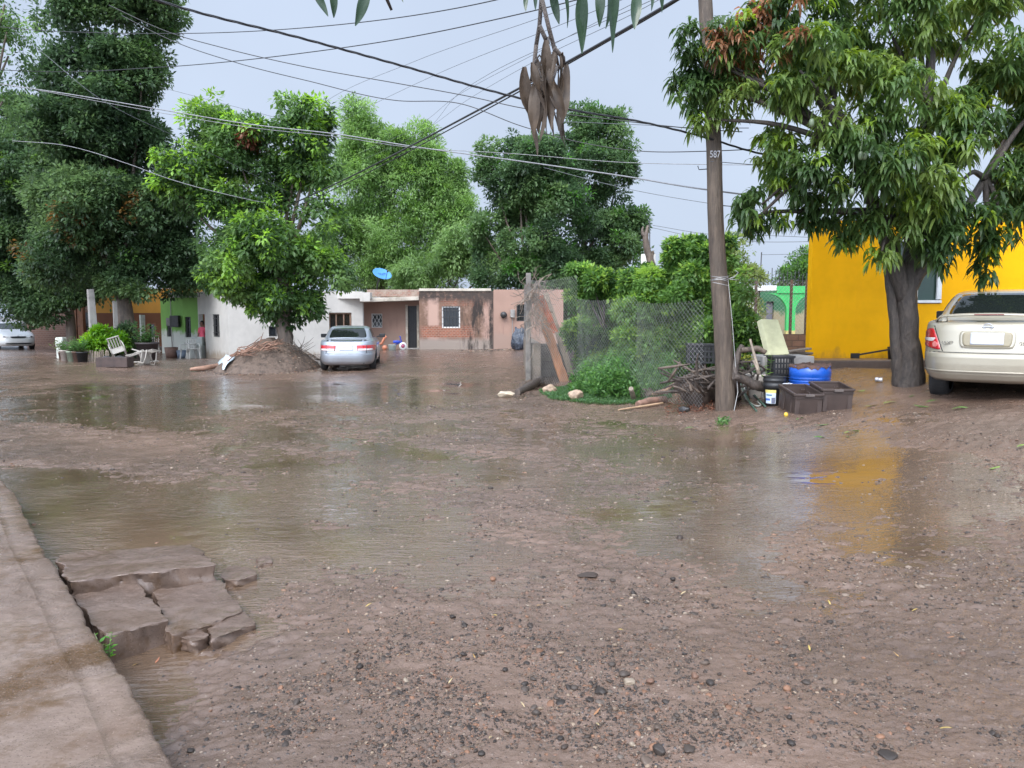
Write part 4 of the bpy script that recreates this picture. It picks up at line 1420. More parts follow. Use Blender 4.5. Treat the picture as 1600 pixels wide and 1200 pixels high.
DK = [(.034, .064, .030), (.056, .104, .046), (.084, .146, .060), (.118, .19, .075)]
MID = [(.042, .085, .030), (.068, .132, .044), (.10, .185, .060), (.145, .24, .075)]
LT = [(.105, .185, .06), (.16, .27, .085), (.215, .345, .12), (.27, .41, .16)]

make_tree('shade_tree', 'tallest dark tree with thick trunk behind the flower pots', 'tree',
  [(165,35,80,75),(160,140,85,75),(172,215,88,75),(190,300,95,85),(236,375,62,75),(150,385,85,75),(212,440,55,36),(125,300,65,60),(262,315,45,55),(160,-60,70,70),(215,90,38,45),(110,180,45,50)],
  33.0, (205, 548), .42, 6.2, .19, DK, 101, fork=(190, 455), cl_r=.62, per=54, tip=(.06, .13, .03), tip_p=.03, dead=((.16, .095, .03), .22, [(at(150,350,33)[0], at(150,350,33)[2], .9), (at(245,335,33)[0], at(245,335,33)[2], .6), (at(60,410,33)[0], at(60,410,33)[2], .5)]), ragged=.35)
make_tree('shade_tree', 'broad dark tree with slim dark trunk beside the white car', 'tree',
  [(60,250,65,55),(50,330,80,80),(75,420,80,65),(20,420,60,85),(25,200,50,50),(112,455,50,40),(0,300,60,80),(60,478,50,26),(-60,350,80,100)],
  37.5, (112, 545), .25, 5.6, .19, DK, 102, fork=(108, 480), cl_r=.62, per=50, tip=(.08, .16, .03), tip_p=.05)
make_tree('shade_tree', 'lighter leafy branches reaching in above the dark tree at the frame edge', 'tree',
  [(20,15,60,22),(48,55,34,26),(10,95,22,55),(0,160,26,40),(-60,60,70,90),(-90,180,60,90)],
  24.0, (-150, 570), .3, 4.2, .12, MID, 103, fork=(-110, 300), cl_r=.5, per=30, droopy=.6)
make_tree('laurel_tree', 'bright green laurel tree growing out of the dirt mound', 'tree',
  [(330,228,58,52),(292,270,50,50),(378,250,45,52),(452,218,60,58),(482,180,32,34),(490,265,36,48),(432,285,48,32),(441,368,84,58),(398,424,68,52),(484,422,50,54),(440,462,66,30),(368,345,38,42),(405,486,22,12),(474,480,30,14),(268,290,28,36),(345,310,45,30)],
  25.5, (446, 556), .27, 7.6, .175, MID, 104, fork=(440, 420), cl_r=.42, per=42, tip=(.20, .36, .06), tip_p=.24, droopy=.5, dead=((.14, .055, .03), .6, [(at(398,222,25.5)[0], at(398,222,25.5)[2], .32)]))
make_tree('neem_tree', 'tall feathery pale green tree standing behind the white house', 'tree',
  [(560,225,34,50),(600,258,55,45),(560,300,55,60),(645,290,55,50),(695,310,36,38),(620,360,80,60),(540,380,50,60),(708,350,34,46),(560,430,60,40),(650,420,60,50),(725,395,24,40),(690,320,42,44),(612,225,48,36),(660,268,48,40),(570,200,26,28)],
  48.0, (600, 545), .3, 4.6, .24, LT, 105, fork=(600, 420), cl_r=.75, per=52, aspect=.3, ragged=.5, shell=.35, tip=(.17, .30, .07), tip_p=.1)
make_tree('neem_tree', 'low pale green tree spreading over the roof of the pink house', 'tree',
  [(682,420,62,38),(732,410,38,38),(642,440,38,24),(722,378,28,24),(770,420,30,35)],
  42.0, (690, 545), .2, 5.5, .22, [tuple(x * .85 for x in c) for c in LT], 106, fork=(690, 470), cl_r=.65, per=50, aspect=.3, droopy=.6, ragged=.45)
make_tree('fig_tree', 'dense dark green tree rising behind the pink house wall', 'tree',
  [(820,250,55,38),(800,300,55,55),(850,292,55,55),(800,380,60,60),(850,400,58,58),(772,430,30,38),(762,240,16,14),(880,365,48,58),(832,440,60,28),(760,380,25,45),(862,470,46,34),(905,478,36,34)],
  37.0, (835, 545), .3, 6.2, .19, [tuple(x * 1.15 for x in c) for c in DK], 107, fork=(835, 450), cl_r=.55, per=52, tip=(.06, .17, .03), tip_p=.05)
make_tree('fig_tree', 'second dense dark tree with leaning crown, nearer the bare branch', 'tree',
  [(942,198,42,32),(932,250,50,46),(962,330,40,46),(932,380,55,46),(905,310,32,46),(976,370,26,38),(966,262,22,34),(902,228,22,34),(930,420,50,30)],
  40.0, (925, 540), .28, 6.0, .19, [tuple(x * 1.15 for x in c) for c in DK], 108, fork=(920, 430), cl_r=.55, per=52, tip=(.07, .18, .03), tip_p=.05)
make_tree('neem_tree', 'small hazy grey green tree showing above the white house corner', 'tree',
  [(332,420,40,38),(358,395,28,28),(305,442,40,18),(380,420,30,40)],
  50.0, (340, 545), .2, 5.0, .17, [tuple(x * .95 for x in c) for c in LT], 109, fork=(340, 470), cl_r=.7, per=44, aspect=.3)
make_tree('laurel_tree', 'small round tree far behind the green porch house', 'tree',
  [(1248,425,28,18),(1256,404,20,16),(1228,436,26,14),(1275,420,30,30)],
  46.0, (1250, 520), .2, 5.5, .17, MID, 110, fork=(1250, 460), cl_r=.6, per=44, tip=(.14, .30, .05), tip_p=.2)
make_tree('shrub', 'thin yellowish tree just behind the wooden pole', 'shrub',
  [(1150,400,22,32),(1166,440,22,38),(1140,440,20,40),(1160,480,25,30)],
  23.0, (1158, 545), .06, 18, .11, [(.12,.17,.05),(.17,.23,.07),(.22,.28,.1)], 111, fork=(1158, 480), cl_r=.3, per=26, ragged=.5)

BU = [(.035, .085, .022), (.065, .145, .036), (.105, .21, .055), (.15, .27, .08)]
make_tree('shrub', 'big leafy shrub filling the fenced yard nearest the corner post', 'shrub',
  [(932,452,40,32),(955,500,48,52),(915,430,24,16),(985,470,45,40),(955,545,45,32),(1000,430,35,22),(948,488,40,36,.9),(935,490,34,40),(935,530,44,40),(990,520,45,40),(940,570,40,24),(1000,570,40,26)],
  18.2, (955, 585), .07, 46, .115, BU, 112, fork=(955, 540), cl_r=.26, per=42, tip=(.24, .38, .08), tip_p=.22, aspect=.5, bk=M_BARKD, depth=.65, boughs=40, spread=(.15, 1.0), rbr=(.16, .26), ragged=.5)
make_tree('shrub', 'tall bushy shrub behind the chain-link fence, left of the wooden pole', 'shrub',
  [(1028,450,48,46),(1082,440,52,55),(1050,520,62,50),(1100,500,50,50),(1090,400,30,24),(1062,392,24,14),(1010,545,45,30),(1095,560,40,25),(1120,395,22,20),(1040,480,50,40),(1000,500,36,40),(1125,450,24,60),(1060,575,50,22),(1110,530,30,50),(1030,520,45,45)],
  16.7, (1060, 590), .07, 44, .115, BU, 113, fork=(1060, 540), cl_r=.26, per=42, tip=(.24, .38, .08), tip_p=.22, aspect=.5, bk=M_BARKD, depth=.65, boughs=40, spread=(.15, 1.0), rbr=(.16, .26), ragged=.5)
make_tree('shrub', 'dark glossy shrub on the house side of the wooden pole', 'shrub',
  [(1150,500,26,42),(1165,530,24,32),(1140,450,24,30),(1172,555,18,14),(1130,540,28,38),(1185,548,14,12)],
  15.3, (1150, 590), .06, 42, .11, [tuple(x * .8 for x in c) for c in BU], 114, fork=(1150, 550), cl_r=.24, per=38, tip=(.2, .34, .07), tip_p=.16, aspect=.5, bk=M_BARKD, depth=.65, boughs=40, spread=(.15, 1.0), rbr=(.16, .26), ragged=.5)

# ---------------------------------------------------------------- the mango tree on the right
MG = [(.038, .076, .024), (.060, .112, .034), (.092, .16, .045), (.15, .215, .055)]
def mango():
    D = 12.4
    b = grd(1422, 598)
    D = b[1]
    root = thing('mango_tree', 'large mango tree with drooping leaves in front of the yellow house', 'tree', tuple(b))
    L = [(1190,60,80,60,.3),(1112,88,46,48,.3),(1082,82,36,42,.3),(1104,134,36,32,.3),(1076,128,18,22,.3),(1096,186,14,16,.2),(1150,150,62,44,.2),(1260,50,95,75),(1385,40,105,75),(1520,40,105,75),(1300,165,100,70,-.4),(1440,150,105,85,-.6),(1560,165,80,85),(1225,245,55,50),(1300,290,80,60,-.5),(1400,275,85,65,-.6),(1500,285,85,65,-.5),(1590,280,60,65),(1290,325,42,34),(1350,342,52,28,-.3),(1480,345,66,36,-.7),(1565,352,48,34,-.4),(1542,415,15,26,-.4),(1378,392,22,20,-.6),(1462,392,26,24,-.6),(1318,372,13,14),(1640,150,90,120),(1640,330,60,80),(1172,352,16,16),(1190,320,40,30),(1420,-60,200,60),(1250,110,60,50,-.8),(1520,220,60,50,-.9)]
    lb = lobes_px(L, D, .85)
    fork = at(1417, 440, D)
    low = fork - np.array((0, 0, .28))
    paths = [([b - np.array((0, 0, .2)), b + np.array((0, 0, .3)), b * .5 + fork * .5, fork, at(1425, 390, D + .1), at(1440, 300, D + .2), at(1450, 150, D), at(1460, 0, D)], [.245, .18, .148, .135, .115, .10, .08, .04]),
             ([low, fork + np.array((-.12, 0, .1)), at(1392, 395, D), at(1370, 330, D - .3), at(1330, 230, D - .5), at(1260, 120, D)], [.12, .13, .12, .10, .07, .03]),
             ([low, fork + np.array((.14, 0, .12)), at(1462, 400, D - .1), at(1510, 330, D - .3), at(1570, 220, D)], [.10, .11, .09, .07, .03]),
             ([at(1370, 330, D - .3), at(1290, 330, D), at(1200, 330, D), at(1172, 342, D)], [.06, .045, .025, .012]),
             ([b + np.array((-.12, .03, -.1)), b + np.array((-.19, .05, .5)), at(1399, 500, D + .1), at(1392, 450, D + .15), at(1384, 385, D + .2), at(1360, 300, D + .3)], [.12, .105, .09, .08, .07, .04])]
    src = [at(1330, 230, D - .5), at(1450, 200, D), at(1540, 280, D - .2), at(1400, 330, D)]
    for c, rad in lb:
        s = min(src, key=lambda q: np.linalg.norm(q - c))
        paths.append(([s, s * .5 + c * .5 + np.array((0, 0, .15)), c], [.05, .035, .015]))
    trunk(root, paths, bark('mango_bark', (.064, .049, .039), (.016, .012, .010), .55, (1, 1, .4), 17), n=16, noise_=.03, jit=.035)
    dk = [(at(1170,60,D)[0], at(1170,60,D)[2], .55), (at(1160,20,D)[0], at(1160,20,D)[2], .5), (at(1140,95,D)[0], at(1140,95,D)[2], .25)]
    crown('crown', root, lb, 16.5, .185, MG, 120, per=17, aspect=.25, shell=.30, seg=3, droop=.85, tip=(.17, .26, .035), tip_p=.10, ragged=.35, boughs=5, spread=(.2, .75), rbr=(.25, .34), dead=((.30, .15, .075), .42, dk))
    # hanging green fruit
    for k, (u, v) in enumerate([(1345, 243), (1351, 243), (1331, 300), (1411, 271), (1268, 192)]):
        p = at(u, v, D - 1.3)
        f = MB(); f.lathe([(.002, .055), (.025, .05), (.036, .015), (.036, -.02), (.026, -.05), (.003, -.06)], p, 10)
        f.tube([p + np.array((0, 0, .05)), p + np.array((.01, 0, .16)), p + np.array((.03, .05, .4))], .004, 4)
        f.build('mango_fruit', pm('green_mango_skin', (.10, .13, .07), .4, .15, 8, 0), root, True)
mango()

# ---------------------------------------------------------------- mango twigs hanging close overhead
def near_leaf(mb_list, P, tip, width, curl, seed, n=9, fold=.25, crinkle=.10):
    """one big leaf as a curved, folded blade from stalk P to tip"""
    r = np.random.default_rng(seed)
    P, tip = np.array(P, float), np.array(tip, float)
    ax = tip - P; L = np.linalg.norm(ax)
    side = np.array((math.cos(curl), math.sin(curl), 0.0)); side -= ax * (side @ ax) / L ** 2; side /= np.linalg.norm(side)
    nr = np.cross(ax / L, side)
    V = []
    wav = r.random() * 6
    twist, bow = (2.2 * r.normal(), .35 * r.random()) if crinkle > .2 else (.4 * r.normal(), .05)
    for i in range(n + 1):
        t_ = i / n
        wd = width * (math.sin(math.pi * min(1, t_ * .93 + .05)) ** .8) * (1 - .35 * t_)
        c = P + ax * t_ + nr * L * .06 * math.sin(math.pi * t_) * (1 if seed % 2 else -1)
        tw = twist * (t_ - .2)
        sd_, nr_ = side * math.cos(tw) + nr * math.sin(tw), nr * math.cos(tw) - side * math.sin(tw)
        c = c + side * width * bow * math.sin(3.0 * t_ + wav)
        for s_ in (-1, -.5, 0, .5, 1):
            V.append(c + sd_ * wd * .5 * s_ * math.cos(fold) + nr_ * wd * .5 * (abs(s_) * math.sin(fold) + crinkle * math.sin(7 * t_ + wav + s_ * 2) * abs(s_)))
    Q = [(i * 5 + j, i * 5 + j + 1, (i + 1) * 5 + j + 1, (i + 1) * 5 + j) for i in range(n) for j in range(4)]
    return np.array(V), Q

def near_branch(name, label, D, twigs, leaves, mat, parentkind='twig'):
    top = at(*twigs[0][0], D)
    root = thing(name, label, 'branch', tuple(top))
    mb = MB()
    for tw in twigs:
        mb.tube([at(u, v, D + (0.02 * k)) for k, (u, v) in enumerate(tw)], [.0045 * D / 1.6] * (len(tw) - 1) + [.0028 * D / 1.6], 7)
    mb.build('twig', M_BARKD, root, True)
    for k, (u0, v0, u1, v1, wpx, curl) in enumerate(leaves):
        d0 = D + .05 * math.sin(k * 2.3)
        pt_ = min((q for tw in twigs for q in tw), key=lambda q: (q[0] - u0) ** 2 + (q[1] - v0) ** 2)
        pm_ = MB(); pm_.tube([at(*pt_, D + .02), at((pt_[0] + u0) / 2 + 2, min(pt_[1], v0) - 2, (D + d0) / 2), at(u0, v0 + 2, d0)], .0017 * D / 1.6, 5); pm_.build('leaf_stalk', M_BARKD, root, True)
        V, Q = near_leaf(None, at(u0, v0, d0), at(u1, v1, d0 + .02 * math.cos(k)), wpx * D / FOC, curl, 40 + k, 12, .55 if mat is M_DEADLEAF else .25, .35 if mat is M_DEADLEAF else .12)
        np_obj('leaf', V, Q, mat, smooth=True, parent=root)
    return root

def leaf_mat(name, c1, c2, rough=.35, tr=.2):
    m, t, bs = nodes(name)
    tc = t.nodes.new('ShaderNodeTexCoord').outputs['Object']
    c = ramp(t, noise(t, 22, 5, .65, tc), [(.3, c1), (.7, c2)])
    t.links.new(c, bs.inputs['Base Color']); bs.inputs['Roughness'].default_value = rough
    bump(t, bs, noise(t, 60, 4, .6, tc, (1, 1, .4)), .4, .004)
    trn = N(t, 'ShaderNodeBsdfTranslucent'); t.links.new(c, trn.inputs['Color'])
    mx = N(t, 'ShaderNodeMixShader'); mx.inputs[0].default_value = tr
    t.links.new(bs.outputs[0], mx.inputs[1]); t.links.new(trn.outputs[0], mx.inputs[2]); t.links.new(mx.outputs[0], t.nodes['Material Output'].inputs[0])
    return m
M_DEADLEAF = leaf_mat('dead_mango_leaf', (.040, .027, .018), (.105, .072, .047), .6, .10)
M_GREENLEAF = leaf_mat('green_mango_leaf', (.012, .032, .014), (.030, .062, .024), .3, .12)
near_branch('mango_twig', 'drooping twig with a bunch of dead brown mango leaves overhead', 1.9,
  [[(846, -60), (846, 0), (843, 40), (838, 70), (836, 95)], [(846, -5), (858, 45), (866, 75), (873, 105)], [(838, 70), (834, 110), (829, 128)], [(866, 75), (880, 90), (882, 104)], [(843, 40), (852, 60), (858, 80)]],
  [(829, 105, 831, 243, 30, .3), (838, 92, 848, 195, 26, .1), (858, 66, 856, 200, 32, .9), (868, 78, 866, 215, 26, -.5), (882, 100, 875, 205, 30, .5), (852, 84, 842, 222, 24, 1.1), (872, 112, 884, 220, 18, 1.3), (846, 120, 830, 215, 26, -.2), (862, 130, 858, 212, 22, .2), (872, 195, 886, 232, 9, .2), (834, 98, 850, 180, 22, .7), (874, 84, 862, 180, 20, 1.4), (850, 150, 840, 208, 20, .4), (866, 120, 880, 190, 24, -.9), (846, 88, 838, 160, 18, 1.2)],
  M_DEADLEAF)
near_branch('mango_twig', 'overhanging twig of dark green mango leaves above the dead brown bunch', 2.0,
  [[(900, -70), (930, -40), (960, -25), (1010, -20), (1040, -30)], [(900, -70), (880, -30), (850, -20), (825, -15)]],
  [(912, -20, 908, 84, 25, .2), (938, -25, 936, 42, 19, -.1), (965, -20, 956, 82, 22, .6), (952, -22, 946, 45, 16, .9), (995, -20, 992, 46, 21, .1), (1030, -30, 1034, 20, 12, .4), (862, -20, 873, 38, 17, .3), (880, -25, 886, 44, 10, .8), (822, -15, 822, 18, 9, .2), (1018, -25, 1018, 18, 8, .6), (838, -20, 836, 16, 9, .4)],
  M_GREENLEAF)
near_branch('mango_twig', 'sprig of three dark mango leaves poking in at the top edge', 2.1,
  [[(560, -60), (545, -35), (520, -25), (495, -25)], [(560, -60), (575, -30), (600, -12), (612, 16)]],
  [(488, -25, 512, 26, 15, .1), (518, -25, 521, 28, 16, .5), (578, -20, 554, 40, 20, .3), (622, -14, 630, 4, 6, .2)],
  M_GREENLEAF)
# ================================================================== cars
M_TYRE = pm('tyre_rubber', (.018, .017, .017), .75, .25, 8, .3, 60, .004)
M_RIM = pm('wheel_alloy', (.42, .42, .43), .35, .1, 6, 0, metal=.7)
M_BLACKPL = pm('black_plastic', (.02, .02, .021), .5, .15, 6, .05)
M_CARGLASS, _t, _b = nodes('tinted_car_glass')
_b.inputs['Base Color'].default_value = (.010, .013, .012, 1); _b.inputs['Roughness'].default_value = .03; _b.inputs['IOR'].default_value = 1.5
M_PLATE = pm('blank_plate', (.45, .46, .49), .4, .04, 3, 0)
M_LAMP_R = pm('red_lamp_lens', (.42, .012, .018), .12, .15, 9, .05, 80, .003, coat=.6)
M_LAMP_W = pm('clear_lamp_lens', (.62, .58, .56), .12, .12, 12, .05, 80, .003, coat=.6)
M_LAMP_P = pm('pink_lamp_lens', (.55, .16, .15), .12, .12, 12, .05, 80, .003, coat=.6)

def car_paint(name, c, mud=(.16, .12, .095), metal=.35):
    m, t, bs = nodes(name)
    tc = t.nodes.new('ShaderNodeTexCoord').outputs['Object']
    sx = N(t, 'ShaderNodeSeparateXYZ'); t.links.new(tc, sx.inputs[0])
    n1 = noise(t, 5, 6, .7, tc)
    a = N(t, 'ShaderNodeMath', operation='MULTIPLY_ADD'); a.inputs[1].default_value = .30
    t.links.new(n1, a.inputs[0]); t.links.new(sx.outputs[2], a.inputs[2])
    f = fac_ramp(t, a.outputs[0], .62, .32)
    f2 = N(t, 'ShaderNodeMath', operation='MULTIPLY'); f2.inputs[1].default_value = .55; t.links.new(f, f2.inputs[0])
    col = mixc(t, f2.outputs[0], c, mud)
    t.links.new(col, bs.inputs['Base Color'])
    bs.inputs['Metallic'].default_value = metal
    bs.inputs['Roughness'].default_value = .34
    bs.inputs['Coat Weight'].default_value = .8; bs.inputs['Coat Roughness'].default_value = .07
    # rain drops standing on the paint
    v = N(t, 'ShaderNodeTexVoronoi', feature='F1'); v.inputs['Scale'].default_value = 85; t.links.new(tc, v.inputs['Vector'])
    bump(t, bs, fac_ramp(t, v.outputs['Distance'], .32, .1), .10, .002)
    return m

class Shell:
    """car body as a stack of plan outlines: rear x, front x, half width at each height"""
    def __init__(s, tab, n=4.2):
        a = np.array(tab, float); s.z, s.xr, s.xf, s.hw = a.T; s.n = n
    def par(s, z):
        return [np.interp(z, s.z, q) for q in (s.xr, s.xf, s.hw)]
    def rear(s, y, z):
        xr, xf, b = s.par(z); a, c = (xf - xr) / 2, (xf + xr) / 2
        return np.stack([c - a * (1 - np.minimum(np.abs(y / b), .9999) ** s.n) ** (1 / s.n), y, z], -1)
    def front(s, y, z):
        p = s.rear(y, z); xr, xf, b = s.par(z); p[..., 0] = xr + xf - p[..., 0]; return p
    def side(s, x, z, sg):
        xr, xf, b = s.par(z); a, c = (xf - xr) / 2, (xf + xr) / 2
        return np.stack([x, sg * b * (1 - np.minimum(np.abs((x - c) / a), .9999) ** s.n) ** (1 / s.n), z], -1)
    def mesh(s, zs, nt=128):
        th = np.arange(nt) / nt * 2 * np.pi
        c, sn = np.cos(th), np.sin(th)
        rows = []
        for z in zs:
            xr, xf, b = s.par(z); a, cc = (xf - xr) / 2, (xf + xr) / 2
            e = 2 / s.n
            rows.append(np.stack([cc - a * np.sign(c) * np.abs(c) ** e, b * np.sign(sn) * np.abs(sn) ** e, np.full(nt, z)], 1))
        V = np.concatenate(rows); k = len(zs)
        F = [(i * nt + j, i * nt + (j + 1) % nt, (i + 1) * nt + (j + 1) % nt, (i + 1) * nt + j) for i in range(k - 1) for j in range(nt)]
        F += [tuple(range(nt))[::-1], tuple(range((k - 1) * nt, k * nt))]
        return V, F

def patch(fn, quad, name, mat, parent, e=.004, thick=.03, nu=14, nv=8, rnd=.0):
    """piece of the shell surface between four corners (u,v), lifted by e, with edges going in"""
    q = np.array(quad, float)
    s, t = np.meshgrid(np.linspace(0, 1, nu), np.linspace(0, 1, nv), indexing='ij')
    if rnd:
        # pull the corners in for a rounded outline
        k = rnd
        s2 = .5 + (s - .5) * (1 - k * (2 * t - 1) ** 4); t2 = .5 + (t - .5) * (1 - k * (2 * s - 1) ** 4); s, t = s2, t2
    uv = (q[0] * ((1 - s) * (1 - t))[..., None] + q[1] * (s * (1 - t))[..., None] + q[2] * (s * t)[..., None] + q[3] * ((1 - s) * t)[..., None])
    P = fn(uv[..., 0], uv[..., 1])
    du = np.gradient(P, axis=0); dv = np.gradient(P, axis=1)
    n = np.cross(du, dv); n /= np.linalg.norm(n, axis=-1)[..., None] + 1e-9
    cen = np.array((2.4, 0, .6))
    if ((P - cen) * n).sum(-1).mean() < 0: n = -n
    A, B = P + n * e, P - n * thick
    V = np.concatenate([A.reshape(-1, 3), B.reshape(-1, 3)])
    i = (np.arange(nu - 1)[:, None] * nv + np.arange(nv - 1)[None]).ravel()
    F = [tuple(f) for f in np.stack([i, i + nv, i + nv + 1, i + 1], 1)]
    ring = [a * nv for a in range(nu)] + [(nu - 1) * nv + b for b in range(1, nv)] + [a * nv + nv - 1 for a in range(nu - 2, -1, -1)] + [b for b in range(nv - 2, 0, -1)]
    M = nu * nv
    for a, b in zip(ring, ring[1:] + ring[:1]): F.append((a, b, b + M, a + M))
    mb = MB(); mb.raw(V, F, 0, True)
    o = mb.build(name, mat, parent)
    me = o.data
    return o

def text_obj(name, body, size, mat, parent, loc, rot, extrude=.003, sx=1.0):
    cu = bpy.data.curves.new(name, 'FONT'); cu.body = body; cu.size = size; cu.extrude = extrude; cu.align_x = 'CENTER'; cu.align_y = 'CENTER'
    o = bpy.data.objects.new(name, cu); COL.objects.link(o)
    dg = bpy.context.evaluated_depsgraph_get(); dg.update()
    me = bpy.data.meshes.new_from_object(o.evaluated_get(dg))
    bpy.data.objects.remove(o)
    o = link(name, me, mat, parent, loc); o.rotation_euler = rot; o.scale = (sx, 1, 1)
    if not me.materials[0]: me.materials[0] = mat
    return o

def wheel(parent, x, y, r=.315, w_=.2, drop=0):
    sg = 1 if y > 0 else -1
    t = MB()
    t.lathe([(r * .62, -w_ / 2), (r * .9, -w_ / 2), (r * .98, -w_ * .38), (r, -w_ * .25), (r, w_ * .25), (r * .98, w_ * .38), (r * .9, w_ / 2), (r * .62, w_ / 2)], (x, y, r), 36, rot=(R(90), 0, 0))
    for k in range(44):
        a = k / 44 * 2 * np.pi
        t.box((x + math.cos(a) * r, y, r + math.sin(a) * r), (.006, w_ * .62, .028), (0, -a, 0))
    for q in t.v: q[:, 2] -= drop
    o = t.build('wheel', M_TYRE, parent)
    t = MB()
    yo = sg * w_ * .36
    t.lathe([(.001, .0), (r * .6, .0), (r * .64, -.02), (r * .64, .02)], (x, y + yo * .6, r), 28, rot=(R(90), 0, 0), mi=1)
    for k in range(7):
        a = k / 7 * 2 * np.pi
        t.bar((x, y + yo, r), (x + math.cos(a) * r * .62, y + yo, r + math.sin(a) * r * .62), .055, .03, up=(0, 1, 0))
    t.lathe([(r * .60, -.012), (r * .66, -.012), (r * .66, .012), (r * .60, .012)], (x, y + yo, r), 28, rot=(R(90), 0, 0))
    for q in t.v: q[:, 2] -= drop
    t.build('rim', [M_RIM, M_BLACKPL], o)
    return o

SEDAN = [(.20,.16,4.66,.79),(.24,.08,4.72,.83),(.30,.035,4.77,.86),(.36,.02,4.79,.875),(.44,.005,4.80,.883),(.52,.0,4.79,.888),(.565,.012,4.78,.889),(.58,.04,4.765,.889),(.66,.055,4.72,.89),(.74,.075,4.63,.888),(.80,.09,4.48,.884),(.86,.105,4.25,.878),(.90,.12,4.05,.872),(.94,.14,3.85,.862),(.965,.17,3.70,.85),(.985,.26,3.58,.835),(.998,.42,3.50,.815),(1.01,.60,3.44,.79),(1.03,.70,3.38,.772),
         (1.10,.83,3.22,.748),(1.20,1.00,3.02,.712),(1.30,1.20,2.82,.665),(1.36,1.36,2.68,.628),(1.395,1.52,2.56,.595),(1.42,1.72,2.42,.54),(1.432,1.92,2.28,.45),(1.438,2.05,2.18,.3)]

def make_car(name, label, rear_pos, phi, paint, spec, sy=1.0, sz=1.0):
    root = thing(name, label, 'car', tuple(rear_pos), phi)
    tab = [(z * sz, a, b, c * sy) for z, a, b, c in SEDAN]
    S = Shell(tab, spec.get('n', 4.2))
    zs = np.unique(np.concatenate([[q[0] for q in tab], np.linspace(.2 * sz, 1.0 * sz, 34), np.linspace(1.0 * sz, 1.43 * sz, 26)]))
    V, F = S.mesh(zs)
    mb = MB(); mb.raw(V, F, 0, True)
    body = mb.build('body', paint, root)
    # wheel arches: real openings cut through the shell
    cut = MB()
    for x in (.98, 3.72):
        cut.lathe([(.001, -1.2), (.365, -1.2), (.365, 1.2), (.001, 1.2)], (x, 0, .33), 40, rot=(R(90), 0, 0))
    co = cut.build('cutter', M_BLACKPL, None, loc=(0, 0, 0))
    bm_ = body.modifiers.new('arches', 'BOOLEAN'); bm_.operation = 'DIFFERENCE'; bm_.object = co; bm_.solver = 'EXACT'
    co.matrix_world = Matrix.Translation(root.location) @ Matrix.Rotation(phi, 4, 'Z')
    dg = bpy.context.evaluated_depsgraph_get(); dg.update()
    me = bpy.data.meshes.new_from_object(body.evaluated_get(dg))
    body.modifiers.clear(); body.data = me
    bpy.data.objects.remove(co)
    for p in me.polygons: p.use_smooth = True
    me.set_sharp_from_angle(angle=R(32))
    under = MB(); under.box((2.35, 0, .34), (2.2, 1.45 * sy, .2)); under.box((2.35, 0, .50), (4.3, 1.0 * sy, .42)); under.build('underbody', M_BLACKPL, root)
    for x in (.98, 3.72):
        for y in (-spec.get('track', .76) * sy, spec.get('track', .76) * sy): wheel(root, x, y, w_=spec.get('tw', .2), drop=spec.get('drop', 0))
    z = sz
    R_ = lambda y, zz: S.rear(y, zz)
    Fr = lambda y, zz: S.front(y, zz)
    patch(R_, [(-.60 * sy, 1.055 * z), (.60 * sy, 1.055 * z), (.50 * sy, 1.365 * z), (-.50 * sy, 1.365 * z)], 'rear_window', M_CARGLASS, root, rnd=.06, nu=20, nv=12)
    patch(Fr, [(-.62 * sy, 1.05 * z), (.62 * sy, 1.05 * z), (.52 * sy, 1.365 * z), (-.52 * sy, 1.365 * z)], 'windscreen', M_CARGLASS, root, rnd=.05, nu=20, nv=12)
    for sg in (-1, 1):
        Sd = lambda x, zz, sg=sg: S.side(x, zz, sg)
        patch(Sd, [(1.22, 1.045 * z), (2.08, 1.035 * z), (2.04, 1.34 * z), (1.50, 1.33 * z)], 'side_window', M_CARGLASS, root)
        patch(Sd, [(2.16, 1.035 * z), (3.20, 1.03 * z), (2.76, 1.31 * z), (2.14, 1.34 * z)], 'side_window', M_CARGLASS, root)
        patch(Sd, [(1.2, .80 * z), (3.45, .80 * z), (3.45, .808 * z), (1.2, .808 * z)], 'door_crease', paint, root, .006)
        for x in (2.11, 3.15, 1.28):
            patch(Sd, [(x, .32 * z), (x + .012, .32 * z), (x + .012, 1.0 * z), (x, 1.0 * z)], 'door_seam', M_BLACKPL, root, .0015, .01, 3, 8)
        for x in (1.42, 2.30):
            patch(Sd, [(x, .86 * z), (x + .18, .86 * z), (x + .18, .885 * z), (x, .885 * z)], 'door_handle', paint, root, .03)
        mm = MB(); mm.bar((3.05, sg * .80 * sy, 1.03 * z), (3.05, sg * .90 * sy, 1.05 * z), .05); mm.box((3.05, sg * .99 * sy, 1.075 * z), (.09, .20, .13)); mm.build('wing_mirror', [spec.get('mirror', M_BLACKPL)], root, bevel=.02)
    # rear details
    patch(R_, [(-.84 * sy, .578 * z), (.84 * sy, .578 * z), (.84 * sy, .588 * z), (-.84 * sy, .588 * z)], 'bumper_seam', M_BLACKPL, root, .002, .012, 24, 3)
    spec['rear'](S, R_, root, paint, sy, z)
    spec.get('front', lambda *a: 0)(S, Fr, root, paint, sy, z)
    ex = MB(); ex.tube([(.10, -.52 * sy, .255 * z), (.5, -.52 * sy, .27 * z)], .03, 12); ex.build('exhaust_pipe', M_BAR, root)
    return root

